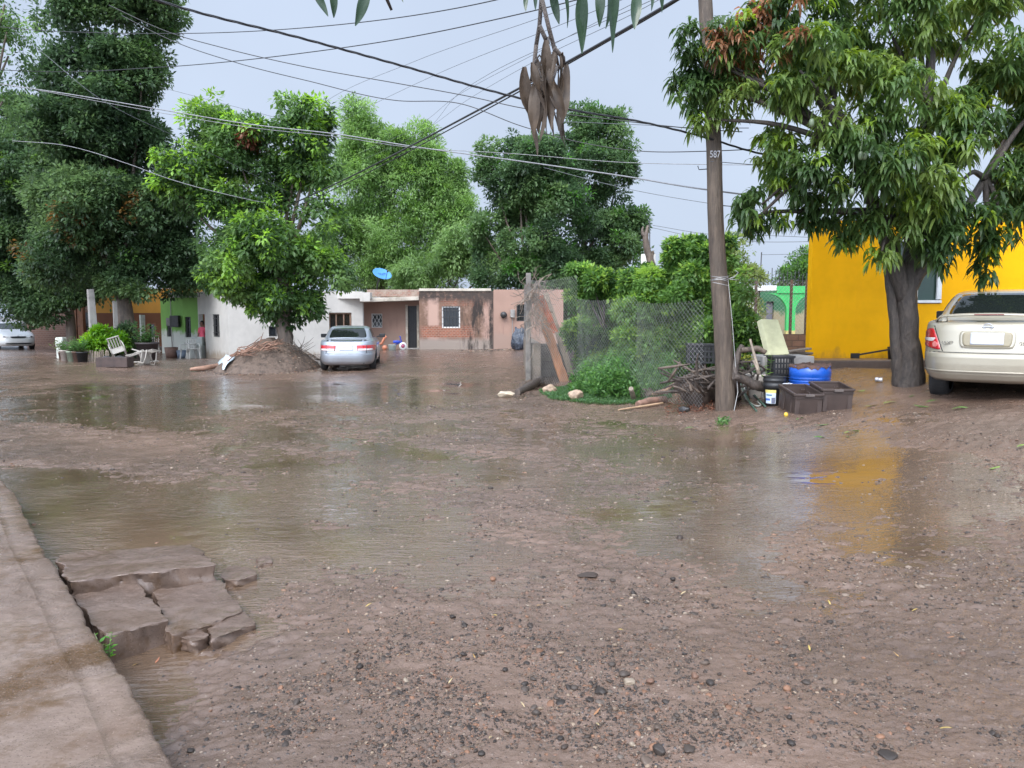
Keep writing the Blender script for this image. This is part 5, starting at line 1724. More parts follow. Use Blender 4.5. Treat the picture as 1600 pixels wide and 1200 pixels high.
def spoiler(root, paint, sy, z, hw, z0, x0=.13, arch=.03):
    mb = MB()
    n = 22
    V = []
    prof = [(0, 0), (.015, .018), (.06, .030), (.14, .028), (.20, .006), (.14, -.004), (.05, -.006)]
    for k in range(n + 1):
        y = -hw + 2 * hw * k / n
        e = abs(y / hw)
        zz = z0 + arch * (1 - e ** 2) - .055 * max(0, (e - .86) / .14) ** 2
        xx = x0 + .16 * e ** 3
        V += [(xx + px, y, zz + pz) for px, pz in prof]
    m = len(prof)
    F = [(k * m + j, k * m + (j + 1) % m, (k + 1) * m + (j + 1) % m, (k + 1) * m + j) for k in range(n) for j in range(m)]
    F += [tuple(range(m)), tuple(range(n * m, n * m + m))[::-1]]
    mb.raw(V, F, 0, True)
    for y in (-hw * .82, hw * .82): mb.box((x0 + .17, y, z0 - .02), (.10, .05, .07))
    return mb.build('spoiler', paint, root)

def rear_beige(S, R_, root, paint, sy, z):
    for sg in (-1, 1):
        o = patch(R_, [(sg * .52 * sy, .60 * z), (sg * .845 * sy, .665 * z), (sg * .835 * sy, .845 * z), (sg * .66 * sy, .905 * z)], 'taillight', M_LAMP_R, root, .010, rnd=.10, nu=16, nv=14)
        patch(R_, [(sg * .645 * sy, .715 * z), (sg * .84 * sy, .735 * z), (sg * .84 * sy, .765 * z), (sg * .60 * sy, .768 * z)], 'indicator_lens', M_LAMP_W, o, .014, .0, rnd=.1)
        patch(R_, [(sg * .575 * sy, .645 * z), (sg * .645 * sy, .645 * z), (sg * .645 * sy, .715 * z), (sg * .575 * sy, .715 * z)], 'reverse_lens', M_LAMP_P, o, .014, .0, rnd=.3)
        patch(R_, [(sg * .50 * sy, .592 * z), (sg * .512 * sy, .592 * z), (sg * .655 * sy, .925 * z), (sg * .64 * sy, .925 * z)], 'boot_seam', M_BLACKPL, root, .0015, .012, 3, 8)
    patch(R_, [(-.305 * sy, .640 * z), (.305 * sy, .640 * z), (.32 * sy, .862 * z), (-.32 * sy, .862 * z)], 'plate_surround', paint, root, .014, .01, rnd=.08, nu=20)
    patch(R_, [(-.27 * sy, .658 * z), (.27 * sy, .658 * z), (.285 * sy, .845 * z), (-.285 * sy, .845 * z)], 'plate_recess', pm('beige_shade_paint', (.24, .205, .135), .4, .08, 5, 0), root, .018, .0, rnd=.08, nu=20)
    o = patch(R_, [(-.185 * sy, .685 * z), (.185 * sy, .685 * z), (.185 * sy, .835 * z), (-.185 * sy, .835 * z)], 'licence_plate', M_PLATE, root, .026, .004)
    bl = MB()
    for y in (-.12, .12): bl.lathe([(.001, .006), (.008, .005), (.009, 0)], tuple(S.rear(np.array(y * sy), np.array(.818 * z)) + np.array((-.027, 0, 0))), 8, rot=(0, R(-90), 0))
    bl.build('plate_bolt', M_RIM, o)
    spoiler(root, paint, sy, z, .64 * sy, 1.035 * z)
    p = S.rear(np.array(0.), np.array(1.052 * z))
    lamp = MB(); lamp.box((.137, 0, 1.068 * z), (.02, .34, .016)); lamp.build('brake_light', pm('dark_red_lens', (.13, .012, .015), .2, .1, 8, 0), root, bevel=.006)
    # ring shaped badge with a bar
    q = S.rear(np.array(0.), np.array(.915 * z))
    em = MB()
    a = np.linspace(0, 2 * np.pi, 29)
    em.tube([(q[0] - .012, math.cos(t_) * .052, q[2] + math.sin(t_) * .040) for t_ in a], .008, 8, cap=False); em.box((q[0] - .012, 0, q[2]), (.014, .14, .02))
    em.build('badge', M_RIM, root, bevel=.003)
    ch = pm('badge_chrome', (.16, .15, .13), .35, .1, 6, 0, metal=.6)
    yv = .43 * sy; q = S.rear(np.array(yv), np.array(.705 * z))
    text_obj('lettering', 'MAXIMA', .062, ch, root, (q[0] - .012, yv, q[2]), (R(90), 0, R(-90 + 4)), .004, 1.0)
    yv = -.40 * sy; q = S.rear(np.array(yv), np.array(.705 * z))
    text_obj('lettering', 'GXE', .062, ch, root, (q[0] - .012, yv, q[2]), (R(90), 0, R(-90 - 4)), .004, 1.0)
    patch(R_, [(-.86 * sy, .335 * z), (.86 * sy, .335 * z), (.86 * sy, .352 * z), (-.86 * sy, .352 * z)], 'bumper_trim', paint, root, .016, .01, 26, 4)

def rear_silver(S, R_, root, paint, sy, z):
    for sg in (-1, 1):
        o = patch(R_, [(sg * .34 * sy, .655 * z), (sg * .87 * sy, .665 * z), (sg * .865 * sy, .835 * z), (sg * .31 * sy, .83 * z)], 'taillight', M_LAMP_R, root, .010, rnd=.04, nu=18, nv=8)
        patch(R_, [(sg * .36 * sy, .662 * z), (sg * .80 * sy, .672 * z), (sg * .78 * sy, .728 * z), (sg * .35 * sy, .722 * z)], 'reverse_lens', M_LAMP_W, o, .014, .0)
        patch(R_, [(sg * .60 * sy, .60 * z), (sg * .612 * sy, .60 * z), (sg * .612 * sy, .84 * z), (sg * .60 * sy, .84 * z)], 'boot_seam', M_BLACKPL, root, .016, .012, 3, 8)
    o = patch(R_, [(-.21 * sy, .675 * z), (.21 * sy, .675 * z), (.19 * sy, .835 * z), (-.19 * sy, .835 * z)], 'licence_plate', M_PLATE, root, .014, .004)
    patch(R_, [(-.11 * sy, .765 * z), (.11 * sy, .765 * z), (.11 * sy, .785 * z), (-.11 * sy, .785 * z)], 'plate_marking', pm('faded_red_print', (.5, .22, .22), .5, .1, 4, 0), o, .016, .0, 8, 3)
    spoiler(root, paint, sy, z, .62 * sy, 1.025 * z, .10, .035)
    patch(R_, [(-.55 * sy, .545 * z), (.55 * sy, .545 * z), (.60 * sy, .575 * z), (-.60 * sy, .575 * z)], 'bumper_step', pm('silver_shade_paint', (.28, .30, .33), .35, .05, 5, 0, metal=.4), root, .012, .01, 20, 4)

def front_white(S, Fr, root, paint, sy, z):
    patch(Fr, [(-.30 * sy, .60 * z), (.30 * sy, .60 * z), (.38 * sy, .70 * z), (-.38 * sy, .70 * z)], 'grille', M_BLACKPL, root, .012, rnd=.15, nu=16)
    patch(Fr, [(-.55 * sy, .30 * z), (.55 * sy, .30 * z), (.6 * sy, .37 * z), (-.6 * sy, .37 * z)], 'air_intake', M_BLACKPL, root, .010, rnd=.1, nu=16)
    for sg in (-1, 1):
        o = patch(Fr, [(sg * .46 * sy, .62 * z), (sg * .84 * sy, .66 * z), (sg * .80 * sy, .76 * z), (sg * .50 * sy, .70 * z)], 'headlight', M_LAMP_W, root, .012, rnd=.1)
        patch(Fr, [(sg * .54 * sy, .64 * z), (sg * .64 * sy, .65 * z), (sg * .64 * sy, .70 * z), (sg * .54 * sy, .69 * z)], 'reflector', M_BLACKPL, o, .015, .0, rnd=.2)
    o = MB(); q = S.front(np.array(0.), np.array(.72 * z)); o.box((q[0] + .0, 0, q[2]), (.02, .10, .03)); o.build('badge', M_RIM, root, bevel=.005)

def place_rear(u, v, phi):
    p = grd(u, v); return p, phi

P_SILVER = car_paint('silver_paint', (.29, .32, .36), metal=.45)
P_BEIGE = car_paint('champagne_paint', (.355, .32, .245), metal=.25)
P_WHITE = car_paint('white_car_paint', (.62, .62, .61), metal=0)
# silver saloon on the far side of the street
c = grd(545, 575)
make_car('parked_car', 'silver saloon seen from behind, parked before the white house', (c[0] + .20, c[1] - 1.30, c[2] - .03), R(97.4), P_SILVER, dict(n=5.0, rear=rear_silver), sz=.97)
# champagne saloon close by on the right
D = 10.05
x0 = at(1548, 600, D)[0]
zg = gz1(x0 - .1, D + 1.1)
make_car('parked_car', 'champagne beige saloon beside the mango tree with blank white plate', (x0 - .09, D, zg + .03), R(51.5), P_BEIGE, dict(n=3.9, rear=rear_beige, drop=.09, tw=.24, track=.64), sy=1.02, sz=1.04)
# white saloon far left, facing the street
c = at(30, 545, 39.5); phi = math.atan2(-.74, .68)
L = 4.75
make_car('parked_car', 'white saloon facing the street under the broad dark tree', (c[0] - L * math.cos(phi), c[1] - L * math.sin(phi), gz1(c[0], c[1]) - .02), phi, P_WHITE, dict(n=4.6, rear=rear_silver, front=front_white))
# ================================================================== fence lot, poles, cables, yard things
M_WOODPOLE = bark('weathered_pole_wood', (.115, .084, .06), (.034, .023, .017), .6, (1, 1, .13), 16)
M_PLANK = bark('grey_plank', (.30, .24, .18), (.13, .10, .08), .65, (1, 1, .12), 8)
M_RUSTPL = bark('orange_flaking_plank', (.40, .17, .075), (.20, .13, .09), .6, (1, 1, .2), 6)
M_BLOCK = None

def block_mat():
    m, t, bs = nodes('grey_block_wall'); tc = t.nodes.new('ShaderNodeTexCoord').outputs['Object']
    mp = N(t, 'ShaderNodeMapping'); mp.inputs['Rotation'].default_value = (R(90), 0, 0); t.links.new(tc, mp.inputs[0])
    br = N(t, 'ShaderNodeTexBrick'); br.inputs['Scale'].default_value = 1.25; br.inputs['Brick Width'].default_value = .5; br.inputs['Row Height'].default_value = .25; br.inputs['Mortar Size'].default_value = .012
    br.inputs['Color1'].default_value = (.20, .175, .15, 1); br.inputs['Color2'].default_value = (.15, .13, .115, 1); br.inputs['Mortar'].default_value = (.08, .07, .06, 1)
    t.links.new(mp.outputs[0], br.inputs['Vector'])
    t.links.new(mixc(t, fac_ramp(t, noise(t, 3, 6, .7, tc), .42, .7), br.outputs[0], (.09, .075, .065)), bs.inputs['Base Color']); bs.inputs['Roughness'].default_value = .8
    p = bump(t, bs, br.outputs['Fac'], .7, -.02); bump(t, bs, noise(t, 30, 5, .65, tc), .4, .01, p)
    return m
M_BLOCK = block_mat()

# ---- corner of the fenced lot
CD = 19.0
FC = at(826, 600, CD)          # corner
FP = np.array((*at(1098, 600, 12.9)[:2], 0))   # by the wooden pole
fd = (FP - FC)[:2]; fL = np.linalg.norm(fd); fd = fd / fL
def fp(s, off=0): return FC[:2] + fd * s + np.array((fd[1], -fd[0])) * off * (-1 if True else 1)
zc = gz1(FC[0], FC[1])
wt = zat(537, CD)
# block wall stub along the front and the return running back
b = MB(); p0, p1 = FC[:2] + np.array((.35, 1.3)), FC[:2] + np.array((1.72, 1.35))
b.prism([p0, p1, p1 + np.array((0, .14)), p0 + np.array((0, .14))], zc - .3, zat(537, CD + 1.3))
p0 = FC[:2]
o = b.build('block_wall', M_BLOCK); tag(o, 'waist-high grey block wall stub behind the leaning planks', 'wall')
b = MB(); b.prism([p0 + np.array((-.04, -.05)), p0 + np.array((.295, -.05)), p0 + np.array((.295, .22)), p0 + np.array((.16, 6)), p0 + np.array((-.04, 6))], zc - .3, wt + .01)
o = b.build('block_wall', pm('brown_rendered_block', (.21, .17, .13), .8, .22, 3, .4, 20, .015, dirt=(.12, .09, .07))); tag(o, 'brownish rendered end pier of the low wall at the street corner', 'wall')
fence = thing('chain_link_fence', 'sagging chain-link fence around the overgrown corner yard', 'fence', (FC[0], FC[1], zc))
pb = MB(); pb.bar((FC[0] - .01, FC[1] - .08, zc - .2), (FC[0] - .01, FC[1] - .08, zat(427, CD)), .13); pb.build('post', pm('weathered_post', (.17, .155, .14), .8, .25, 4, .4, 25), fence, True, .015)
pe = FP[:2]; ze = gz1(pe[0], pe[1])
for s in (1.09,):
    q = FC[:2] + (FP - FC)[:2] * s + np.array((0, .12)); zq = gz1(q[0], q[1])
    pb = MB(); pb.bar((q[0], q[1], zq - .2), (q[0], q[1], zq + 1.75 + .35 * (1 - s)), .05); pb.build('post', pm('rusty_steel', (.10, .07, .055)), fence, True)
# mesh in panels that follow the ground and lean
for k in range(3):
    s0, s1 = [(0, .36), (.36, .70), (.70, 1.0)][k]
    a, b_ = FC[:2] + (FP - FC)[:2] * s0, FC[:2] + (FP - FC)[:2] * s1
    za = zc + .1 if k == 0 else gz1(*(a)) + .02
    top = [zat(437, CD), 2.1, 2.0][k]
    chain(fence, a, b_, max(.12, za), top, .085, .0021, sag=.18)
# return side of the fence running back from the corner
chain(fence, FC[:2] + np.array((-.03, 0)), FC[:2] + np.array((-.03, 5.5)), wt, zat(432, CD), .09, .0023, sag=.1)
# tangle of dry vine on the corner post
tv = thing('dry_vine', 'grey dead vine tangled over the corner post and wire', 'vine', (FC[0], FC[1], zat(500, CD)))
mb = MB(); rv = np.random.default_rng(77)
for k in range(120):
    s = abs(rv.normal()) * .42; zz = zat(440, CD) - abs(rv.normal()) * .55 - s * .2
    p = np.array((FC[0] + s * fd[0] + .05 * rv.normal(), FC[1] + s * fd[1] - .05 + .06 * rv.normal(), zz)); pts = [p]
    d = np.array((rv.normal() * .6 + .3, rv.normal() * .25, rv.normal() - .4)); d /= np.linalg.norm(d)
    for j in range(4): d = d + .5 * rv.normal(size=3) * np.array((1, .4, 1)); d /= np.linalg.norm(d); pts.append(pts[-1] + d * .14)
    mb.tube(pts, .006 + .004 * rv.random(), 3, sm=False)
mb.build('stem', pm('dead_vine_stem', (.20, .155, .12), .8, .25, 8, 0), tv, True)
# leaning planks
def plank(label, a, b, w_, t_, mat, group, up=(0, -1, .3)):
    mb = MB(); a, b = np.array(a), np.array(b)
    n = 12; 
    for k in range(n):
        pass
    mb.bar(a, b, w_, t_, up=up)
    o = mb.build('plank', mat, bevel=.008); bm = bmesh.new(); bm.from_mesh(o.data)
    bmesh.ops.subdivide_edges(bm, edges=[e for e in bm.edges if e.calc_length() > .8], cuts=10)
    for v in bm.verts: v.co += Vector(rng.normal(size=3) * .006)
    bm.to_mesh(o.data); bm.free()
    return tag(o, label, 'plank', group)
gb = grd(884, 596); gb2 = grd(892, 594)
plank('long peeling orange and grey plank leaning on the fence corner', gb + np.array((-.02, 0, -.05)), at(834, 455, gb[1] + .35), .22, .05, M_RUSTPL, 'planks leaning on the fence corner')
plank('grey weathered plank leaning close behind the peeling orange one', gb2 + np.array((.08, .12, -.05)), at(852, 458, gb2[1] + .5), .15, .04, M_PLANK, 'planks leaning on the fence corner')
plank('short rust red board leaning high against the wire', at(868, 520, CD - .45), at(845, 462, CD - .4), .13, .03, pm('rust_red_board', (.30, .085, .04), .7, .25, 5, .2), 'planks leaning on the fence corner')

def log(name, label, cat, pts, rad, mat, group=None, n=9):
    mb = MB(); P = np.array(pts, float)
    k = 5 * (len(P) - 1) + 1; t0 = np.linspace(0, 1, len(P)); t1 = np.linspace(0, 1, k)
    Q = np.stack([np.interp(t1, t0, P[:, i]) for i in range(3)], 1)
    for _ in range(2): Q[1:-1] = (Q[:-2] + 2 * Q[1:-1] + Q[2:]) / 4
    mb.tube(Q, np.interp(t1, np.linspace(0, 1, len(rad)), rad), n, noise=.10)
    o = mb.build(name, mat); return tag(o, label, cat, group)

def g_up(u, v, dz=0): p = grd(u, v); p[2] += dz; return p
log('log', 'dark wet log lying at the foot of the corner pier', 'log', [g_up(808, 617, .05), g_up(828, 609, .09), g_up(846, 599, .1)], [.07, .09, .08], M_BARKD)
log('log', 'stump of split timber beside the corner pier', 'log', [g_up(816, 606, .05), g_up(830, 603, .08)], [.09, .08], M_BARK)

def boulder(label, u, v, px, seed, c, group='pale rocks at the fenced corner', hs=.85):
    p = grd(u, v); r = px / 2 * p[1] / FOC
    V, F = stone_shape(4, seed, hs, .35)
    V = V * (1 + .06 * fbm(V[:, 0] * 3 + seed, V[:, 1] * 3 + V[:, 2] * 2, seed, 3))[:, None] * r
    V = V + p + np.array((0, 0, r * hs * .55))
    o = np_obj('rock', V, None, c, tris=F, smooth=True)
    return tag(o, label, 'rock', group)
M_ROCK = pm('pale_tan_rock', (.42, .30, .21), .6, .28, 7, .7, 18, .03, dirt=(.20, .12, .08))
M_ROCK2 = pm('cream_rock', (.50, .42, .31), .6, .2, 8, .7, 18, .03, dirt=(.3, .2, .12))
boulder('cream coloured jagged rock lowest beside the dark log', 791, 621, 30, 5, M_ROCK2, hs=.5)
boulder('tan rounded rock between the planks and the weeds', 858, 615, 23, 8, M_ROCK)
boulder('tan rock with pale top sitting in the weeds', 900, 625, 26, 12, M_ROCK)
boulder('black wet lump of stone on the mud left of the wooden pole', 1070, 643, 20, 15, pm('black_wet_stone', (.03, .027, .025), .3, .2, 8, .5, 25), None, .6)

# ---- weeds and creeping grass
def weed_patch(name, label, pts, n, h, leaf, pal, seed, kind='stuff'):
    r = np.random.default_rng(seed)
    P = []
    pp = np.array([grd(u, v)[:2] for u, v in pts])
    lo, hi = pp.min(0), pp.max(0)
    from mathutils.geometry import intersect_point_tri_2d
    while len(P) < n:
        q = lo + (hi - lo) * r.random(2)
        ins = False; j = len(pp) - 1
        for i in range(len(pp)):
            if (pp[i, 1] > q[1]) != (pp[j, 1] > q[1]) and q[0] < (pp[j, 0] - pp[i, 0]) * (q[1] - pp[i, 1]) / (pp[j, 1] - pp[i, 1]) + pp[i, 0]: ins = not ins
            j = i
        if ins: P.append(q)
    P = np.array(P); z = gz(P[:, 0], P[:, 1])
    dens = np.clip(.75 + .7 * fbm(P[:, 0] * 1.6, P[:, 1] * 1.6, seed, 3), .1, 1.5)
    hh = h * dens * (.5 + .7 * r.random(n))
    t_ = r.random(n) ** .7
    C = np.column_stack([P, z + hh * t_])
    d = unit(n, r) * np.array((1, 1, .6)) + np.array((0, 0, .35)); nr = np.array((0, 0, 1.)) + unit(n, r) * .7
    L = leaf * (.6 + .8 * r.random(n)); pal = np.array(pal); c = pal[r.integers(0, len(pal), n)] * (.75 + .5 * r.random((n, 1)))
    V, Q, K = leaf_arrays(C, d, nr, L, L * .45, c)
    o = np_obj(name, V, Q, M_LEAF, smooth=False, col=K)
    return tag(o, label, None, None, kind)
WE = [(.05, .13, .035), (.08, .185, .05), (.12, .245, .07), (.075, .16, .06)]
weed_patch('weeds', 'leafy weeds growing through the foot of the fence', [(888, 610), (930, 625), (1000, 625), (1050, 614), (1062, 585), (1000, 580), (930, 590)], 34000, .62, .085, [(.07, .16, .045), (.11, .23, .065), (.155, .29, .085), (.09, .19, .07)], 201)
weed_patch('grass', 'creeping grass on the mud bank below the weeds', [(842, 612), (862, 624), (930, 632), (1000, 632), (1050, 622), (1045, 608), (960, 606), (880, 604)], 26000, .05, .045, [(.06, .13, .05), (.09, .18, .07), (.07, .14, .04)], 202)
weed_patch('weeds', 'low weeds along the yard fence towards the pole', [(1055, 600), (1110, 610), (1120, 590), (1060, 575)], 2600, .3, .06, WE, 203)
weed_patch('weeds', 'small tuft of seedlings in the mud before the pole', [(1120, 666), (1135, 668), (1142, 660), (1125, 656)], 130, .07, .05, WE, 204)
weed_patch('grass', 'yard weeds behind the fence under the shrubs', [(870, 575), (1000, 592), (1180, 580), (1180, 545), (1000, 545), (880, 550)], 14000, .4, .075, WE, 205)

# ---- the wooden pole
bp = grd(1134, 640)
PD = bp[1]
pole = thing('utility_pole', 'leaning weathered wooden utility pole with painted number', 'utility pole', tuple(bp))
pt = at(1103, 0, PD + .05); pdir = (pt - bp) / np.linalg.norm(pt - bp)
mb = MB()
hts = np.linspace(-.5, 8.6, 40)
mb.tube([bp + pdir * h_ + np.array((.012 * math.sin(h_ * 1.7), .01 * math.cos(h_ * 2.3), 0)) for h_ in hts], np.interp(hts, [-.5, 0, .4, 3, 8.6], [.17, .165, .15, .125, .095]), 22, noise=.025)
mb.build('shaft', M_WOODPOLE, pole, True)
def pole_at(v, off=(0, 0, 0)):
    # height along the pole for photo row v
    h_ = np.interp(v, [0, 640], [np.linalg.norm(pt - bp), 0]); return bp + pdir * h_ + np.array(off)
wr = MB()
for k in range(6):
    c = pole_at(425 + 2.2 * k + (k % 2) * 2); a = np.linspace(0, 2 * np.pi, 19)
    wr.tube([c + np.array((math.cos(t_) * .136, math.sin(t_) * .136, .03 * math.sin(t_ + k) )) for t_ in a], .006, 5, cap=False)
c = pole_at(430); wr.tube([c + np.array((.13, -.05, 0)), c + np.array((.22, -.06, .03)), c + np.array((.30, 0, .10)), c + np.array((.26, .05, .14))], .008, 5)
wr.tube([c + np.array((.13, -.05, 0)), c + np.array((.25, -.06, -.02)), c + np.array((.34, .1, -.01))], .006, 5)
wr.build('wire_binding', M_WIRE, pole, True)
gy = MB()
for k, (du, vv) in enumerate([(9, 640), (-2, 636)]):
    c = pole_at(520); e = grd(1134 + du + 4, 642)
    gy.tube([pole_at(430, (.12, -.06, 0)), pole_at(500, (.15, -.08, 0)), pole_at(560, (.16, -.10, 0)), pole_at(610, (.17, -.14, 0)), e], .007, 5); break
gy.build('ground_wire', M_WIRE, pole, True)
hk = MB()
for v, sx in ((258, -1), (315, 1)):
    c = pole_at(v); r_ = .115
    hk.tube([c + np.array((sx * r_, -.02, 0)), c + np.array((sx * (r_ + .13), -.02, -.01)), c + np.array((sx * (r_ + .15), -.02, .05))], .008, 6)
hk.build('hook', M_BAR, pole, True)
c = pole_at(238); t_ = text_obj('painted_number', '587', .15, pm('faded_white_paint', (.45, .44, .46), .6, .2, 12, 0), pole, tuple(np.array(c) - np.array(bp) + np.array((-.012, -.140, 0))), (R(90 - 1), 0, R(2)), .004, .75)

# ---- cables
M_CABLE = pm('black_cable', (.022, .022, .024), .45, .15, 10, 0)
M_CABLEG = pm('pale_cable', (.22, .22, .23), .45, .15, 10, 0)
M_THIN = pm('thin_grey_wire', (.10, .105, .115), .5, .15, 10, 0)
def cable(label, pts, r, mat=M_CABLE, twist=0, group='overhead cables'):
    """pts: (u, v, depth) along the span; smooth curve through them"""
    P = np.array([at(u, v, D_) for u, v, D_ in pts]); k = len(P)
    t0 = np.r_[0, np.cumsum(np.linalg.norm(np.diff(P, axis=0), axis=1))]
    t1 = np.linspace(0, t0[-1], 12 * k)
    # Catmull-Rom style smoothing
    tang = np.gradient(P, t0, axis=0)
    Q = []
    for tt in t1:
        i = min(max(np.searchsorted(t0, tt) - 1, 0), k - 2); h_ = t0[i + 1] - t0[i]; s = (tt - t0[i]) / h_
        Q.append((2 * s ** 3 - 3 * s ** 2 + 1) * P[i] + (s ** 3 - 2 * s ** 2 + s) * h_ * tang[i] + (-2 * s ** 3 + 3 * s ** 2) * P[i + 1] + (s ** 3 - s ** 2) * h_ * tang[i + 1])
    Q = np.array(Q)
    mb = MB()
    if twist:
        n = int(t0[-1] / .06); t2 = np.linspace(0, t0[-1], n)
        Q2 = np.stack([np.interp(t2, t1, Q[:, i]) for i in range(3)], 1)
        for ph in (0, 2.1, 4.2):
            a = t2 * 2 * np.pi / .75 + ph
            mb.tube(Q2 + np.stack([0 * a, np.cos(a) * r * .9, np.sin(a) * r * .9], 1), r * .75, 5)
    else:
        mb.tube(Q, r, 5)
    o = mb.build('power_cable', mat); return tag(o, label, 'cable', group)
cable('thick twisted black cable sagging from the upper left towards the pole', [(120, -45, 9), (245, 0, 9.4), (480, 62, 10.2), (640, 106, 10.8), (760, 140, 11.2), (890, 171, 11.6), (1000, 190, 12), (1110, 217, 12.3), (1165, 234, 12.5), (1230, 250, 12.6)], .011, twist=1)
cable('thick black double cable running down from the top edge into the laurel tree', [(1130, -45, 9), (1050, 3, 9.6), (940, 67, 11), (815, 136, 13), (740, 176, 15), (640, 229, 18), (560, 270, 21), (450, 322, 25)], .020)
cable('cable lying just under the thick double cable', [(1128, -43, 9.1), (1050, 6, 9.7), (940, 70, 11.1), (815, 141, 13.1), (740, 182, 15.1), (640, 236, 18.1), (560, 277, 21.1), (450, 329, 25.1)], .012)
cable('highest thin cable crossing nearly level behind the dark tree top', [(-20, 40, 22), (20, 44, 22), (150, 51, 21), (300, 52, 20), (480, 43, 18), (640, 25, 16), (770, 1, 14), (830, -14, 13)], .010)
cable('thin cable rising from the left towards the dead leaf bunch', [(-20, 108, 24), (40, 111, 24), (250, 105, 22), (480, 82, 19), (640, 58, 17), (820, 20, 15), (1040, -38, 12)], .011)
cable('pale grey cable sloping across the whole street, upper of the pair', [(-20, 128, 22), (0, 131, 22), (120, 149, 22), (250, 171, 21.5), (390, 194, 21), (530, 210, 20), (640, 228, 19), (800, 250, 17), (980, 276, 15), (1110, 297, 13), (1180, 306, 12.8)], .014, M_CABLEG)
cable('pale grey cable sloping across the whole street, lower of the pair', [(60, 141, 22.2), (120, 152, 22.2), (250, 176, 21.7), (390, 199, 21.2), (530, 214, 20.2), (640, 230, 19.2), (800, 240, 19), (980, 254, 18.5), (1110, 257, 18), (1240, 258, 17)], .008, M_CABLEG)
cable('slack cable dropping from the left tree down to the laurel crown', [(20, 220, 24), (100, 227, 24), (200, 256, 24), (260, 278, 24), (390, 312, 24.5), (440, 322, 25)], .010, M_CABLEG)
cable('wavy thin cable, upper of the two below the twisted cable', [(170, 8, 15), (250, 45, 15), (350, 75, 14.6), (480, 105, 14.2), (620, 130, 13.8), (740, 152, 13.4), (812, 168, 13.2), (950, 186, 13), (1110, 203, 12.7), (1160, 206, 12.6)], .008)
cable('wavy thin cable, lower of the two below the twisted cable', [(190, 24, 16), (250, 55, 16), (370, 98, 15.5), (480, 126, 15), (620, 157, 14.5), (715, 161, 14.2), (815, 197, 14), (905, 222, 13.8), (1000, 236, 13.4), (1110, 236, 13), (1180, 233, 12.8)], .008)
for k, (pts) in enumerate([[(410, 260, 30), (500, 165, 24), (650, 95, 18), (870, 18, 12), (960, -18, 10)], [(440, 250, 30), (520, 198, 26), (680, 117, 19), (890, 33, 12.5), (1000, -12, 10)], [(560, 240, 32), (620, 214, 30), (720, 146, 22), (840, 82, 16), (1010, -5, 11), (1040, -20, 10)], [(570, 248, 32), (625, 224, 30), (740, 150, 22), (850, 88, 16), (1020, 5, 11), (1060, -18, 10)], [(630, 235, 30), (680, 190, 24), (715, 148, 20), (760, 118, 17), (1030, -5, 10)]]):
    cable(['long faint wire fanning left, topmost of the fan', 'long faint wire fanning left, second of the fan', 'faint wire of the fan crossing the wavy cables', 'faint wire of the fan reaching the pale tree', 'short faint wire crossing the others near the fan centre'][k], pts, .0045, M_THIN, group='faint wires fanning from the right')
for k, pts in enumerate([[(880, 190, 16), (1000, 195, 15), (1110, 200, 13), (1170, 200, 12.6)], [(250, 136, 24), (330, 157, 24), (410, 178, 24), (470, 195, 25)], [(850, 262, 18), (985, 296, 17), (1110, 318, 16), (1200, 330, 15)], [(20, 45, 20), (70, 85, 20), (150, 150, 20), (300, 225, 22), (450, 300, 25)], [(1020, 352, 30), (1110, 366, 29), (1200, 368, 28), (1290, 372, 28)], [(1020, 356, 30), (1110, 374, 29), (1200, 378, 28), (1290, 377, 28)], [(1190, 398, 34), (1240, 397, 33), (1290, 395, 32)], [(1110, 252, 12.3), (1160, 256, 12.4), (1230, 262, 12.5)]]):
    cable(['thin wire meeting the pole above the painted number', 'thin wire between the dark tree and the laurel top', 'thin wire passing low before the dark fig trees', 'thin wire slanting down through the tall dark tree', 'distant wire above the yard shrubs, upper one', 'distant wire above the yard shrubs, lower one', 'distant wire beside the roof aerial', 'short wire between the pole and the mango crown'][k], pts, .006 if k not in (4, 5, 6) else .010, M_THIN)

# ---- poles far off
def pole_thing(name, label, cat, base_uv, top_uv, D_, w0, w1, mat, sq=True):
    a, b_ = at(*base_uv, D_), at(*top_uv, D_)
    a[2] = gz1(a[0], a[1]) - .1
    mb = MB()
    if sq:
        n = 4; mb.tube([a, a * .5 + b_ * .5, b_], [w0, (w0 + w1) / 2, w1], 4, sm=False)
    else: mb.tube([a, a * .5 + b_ * .5, b_], [w0, (w0 + w1) / 2, w1], 10)
    o = mb.build(name, mat); return tag(o, label, cat)
pole_thing('concrete_pole', 'short leaning grey concrete pole behind the lime green bush', 'utility pole', (149, 548), (141, 452), 31.5, .21, .15, M_CONC)
pole_thing('concrete_pole', 'slim concrete post hard against the thick trunk', 'post', (183, 548), (179, 470), 32.2, .11, .10, M_CONC)
pole_thing('wooden_post', 'pale painted post in front of the orange house door', 'post', (224, 548), (222, 492), 35.5, .13, .13, pm('pale_green_paint', (.45, .48, .42), .7, .15, 4, .1))
pole_thing('concrete_pole', 'cream concrete tower top rising behind the yard shrubs', 'post', (1013, 545), (1013, 397), 30, .30, .28, pm('cream_post', (.62, .60, .54), .7, .08, 3, .1))
pole_thing('roof_aerial', 'thin slanting aerial mast on the porch house roof', 'aerial', (1185, 450), (1190, 394), 28.5, .03, .02, M_BAR, False)
pole_thing('aerial_mast', 'thin upright steel mast beside the bare branch', 'aerial', (1016, 545), (1015, 345), 29.2, .03, .02, M_BAR, False)
dt = thing('dead_tree', 'bare dead branch standing up behind the yard shrubs', 'tree', tuple(np.append(at(1020, 545, 24)[:2], .6)))
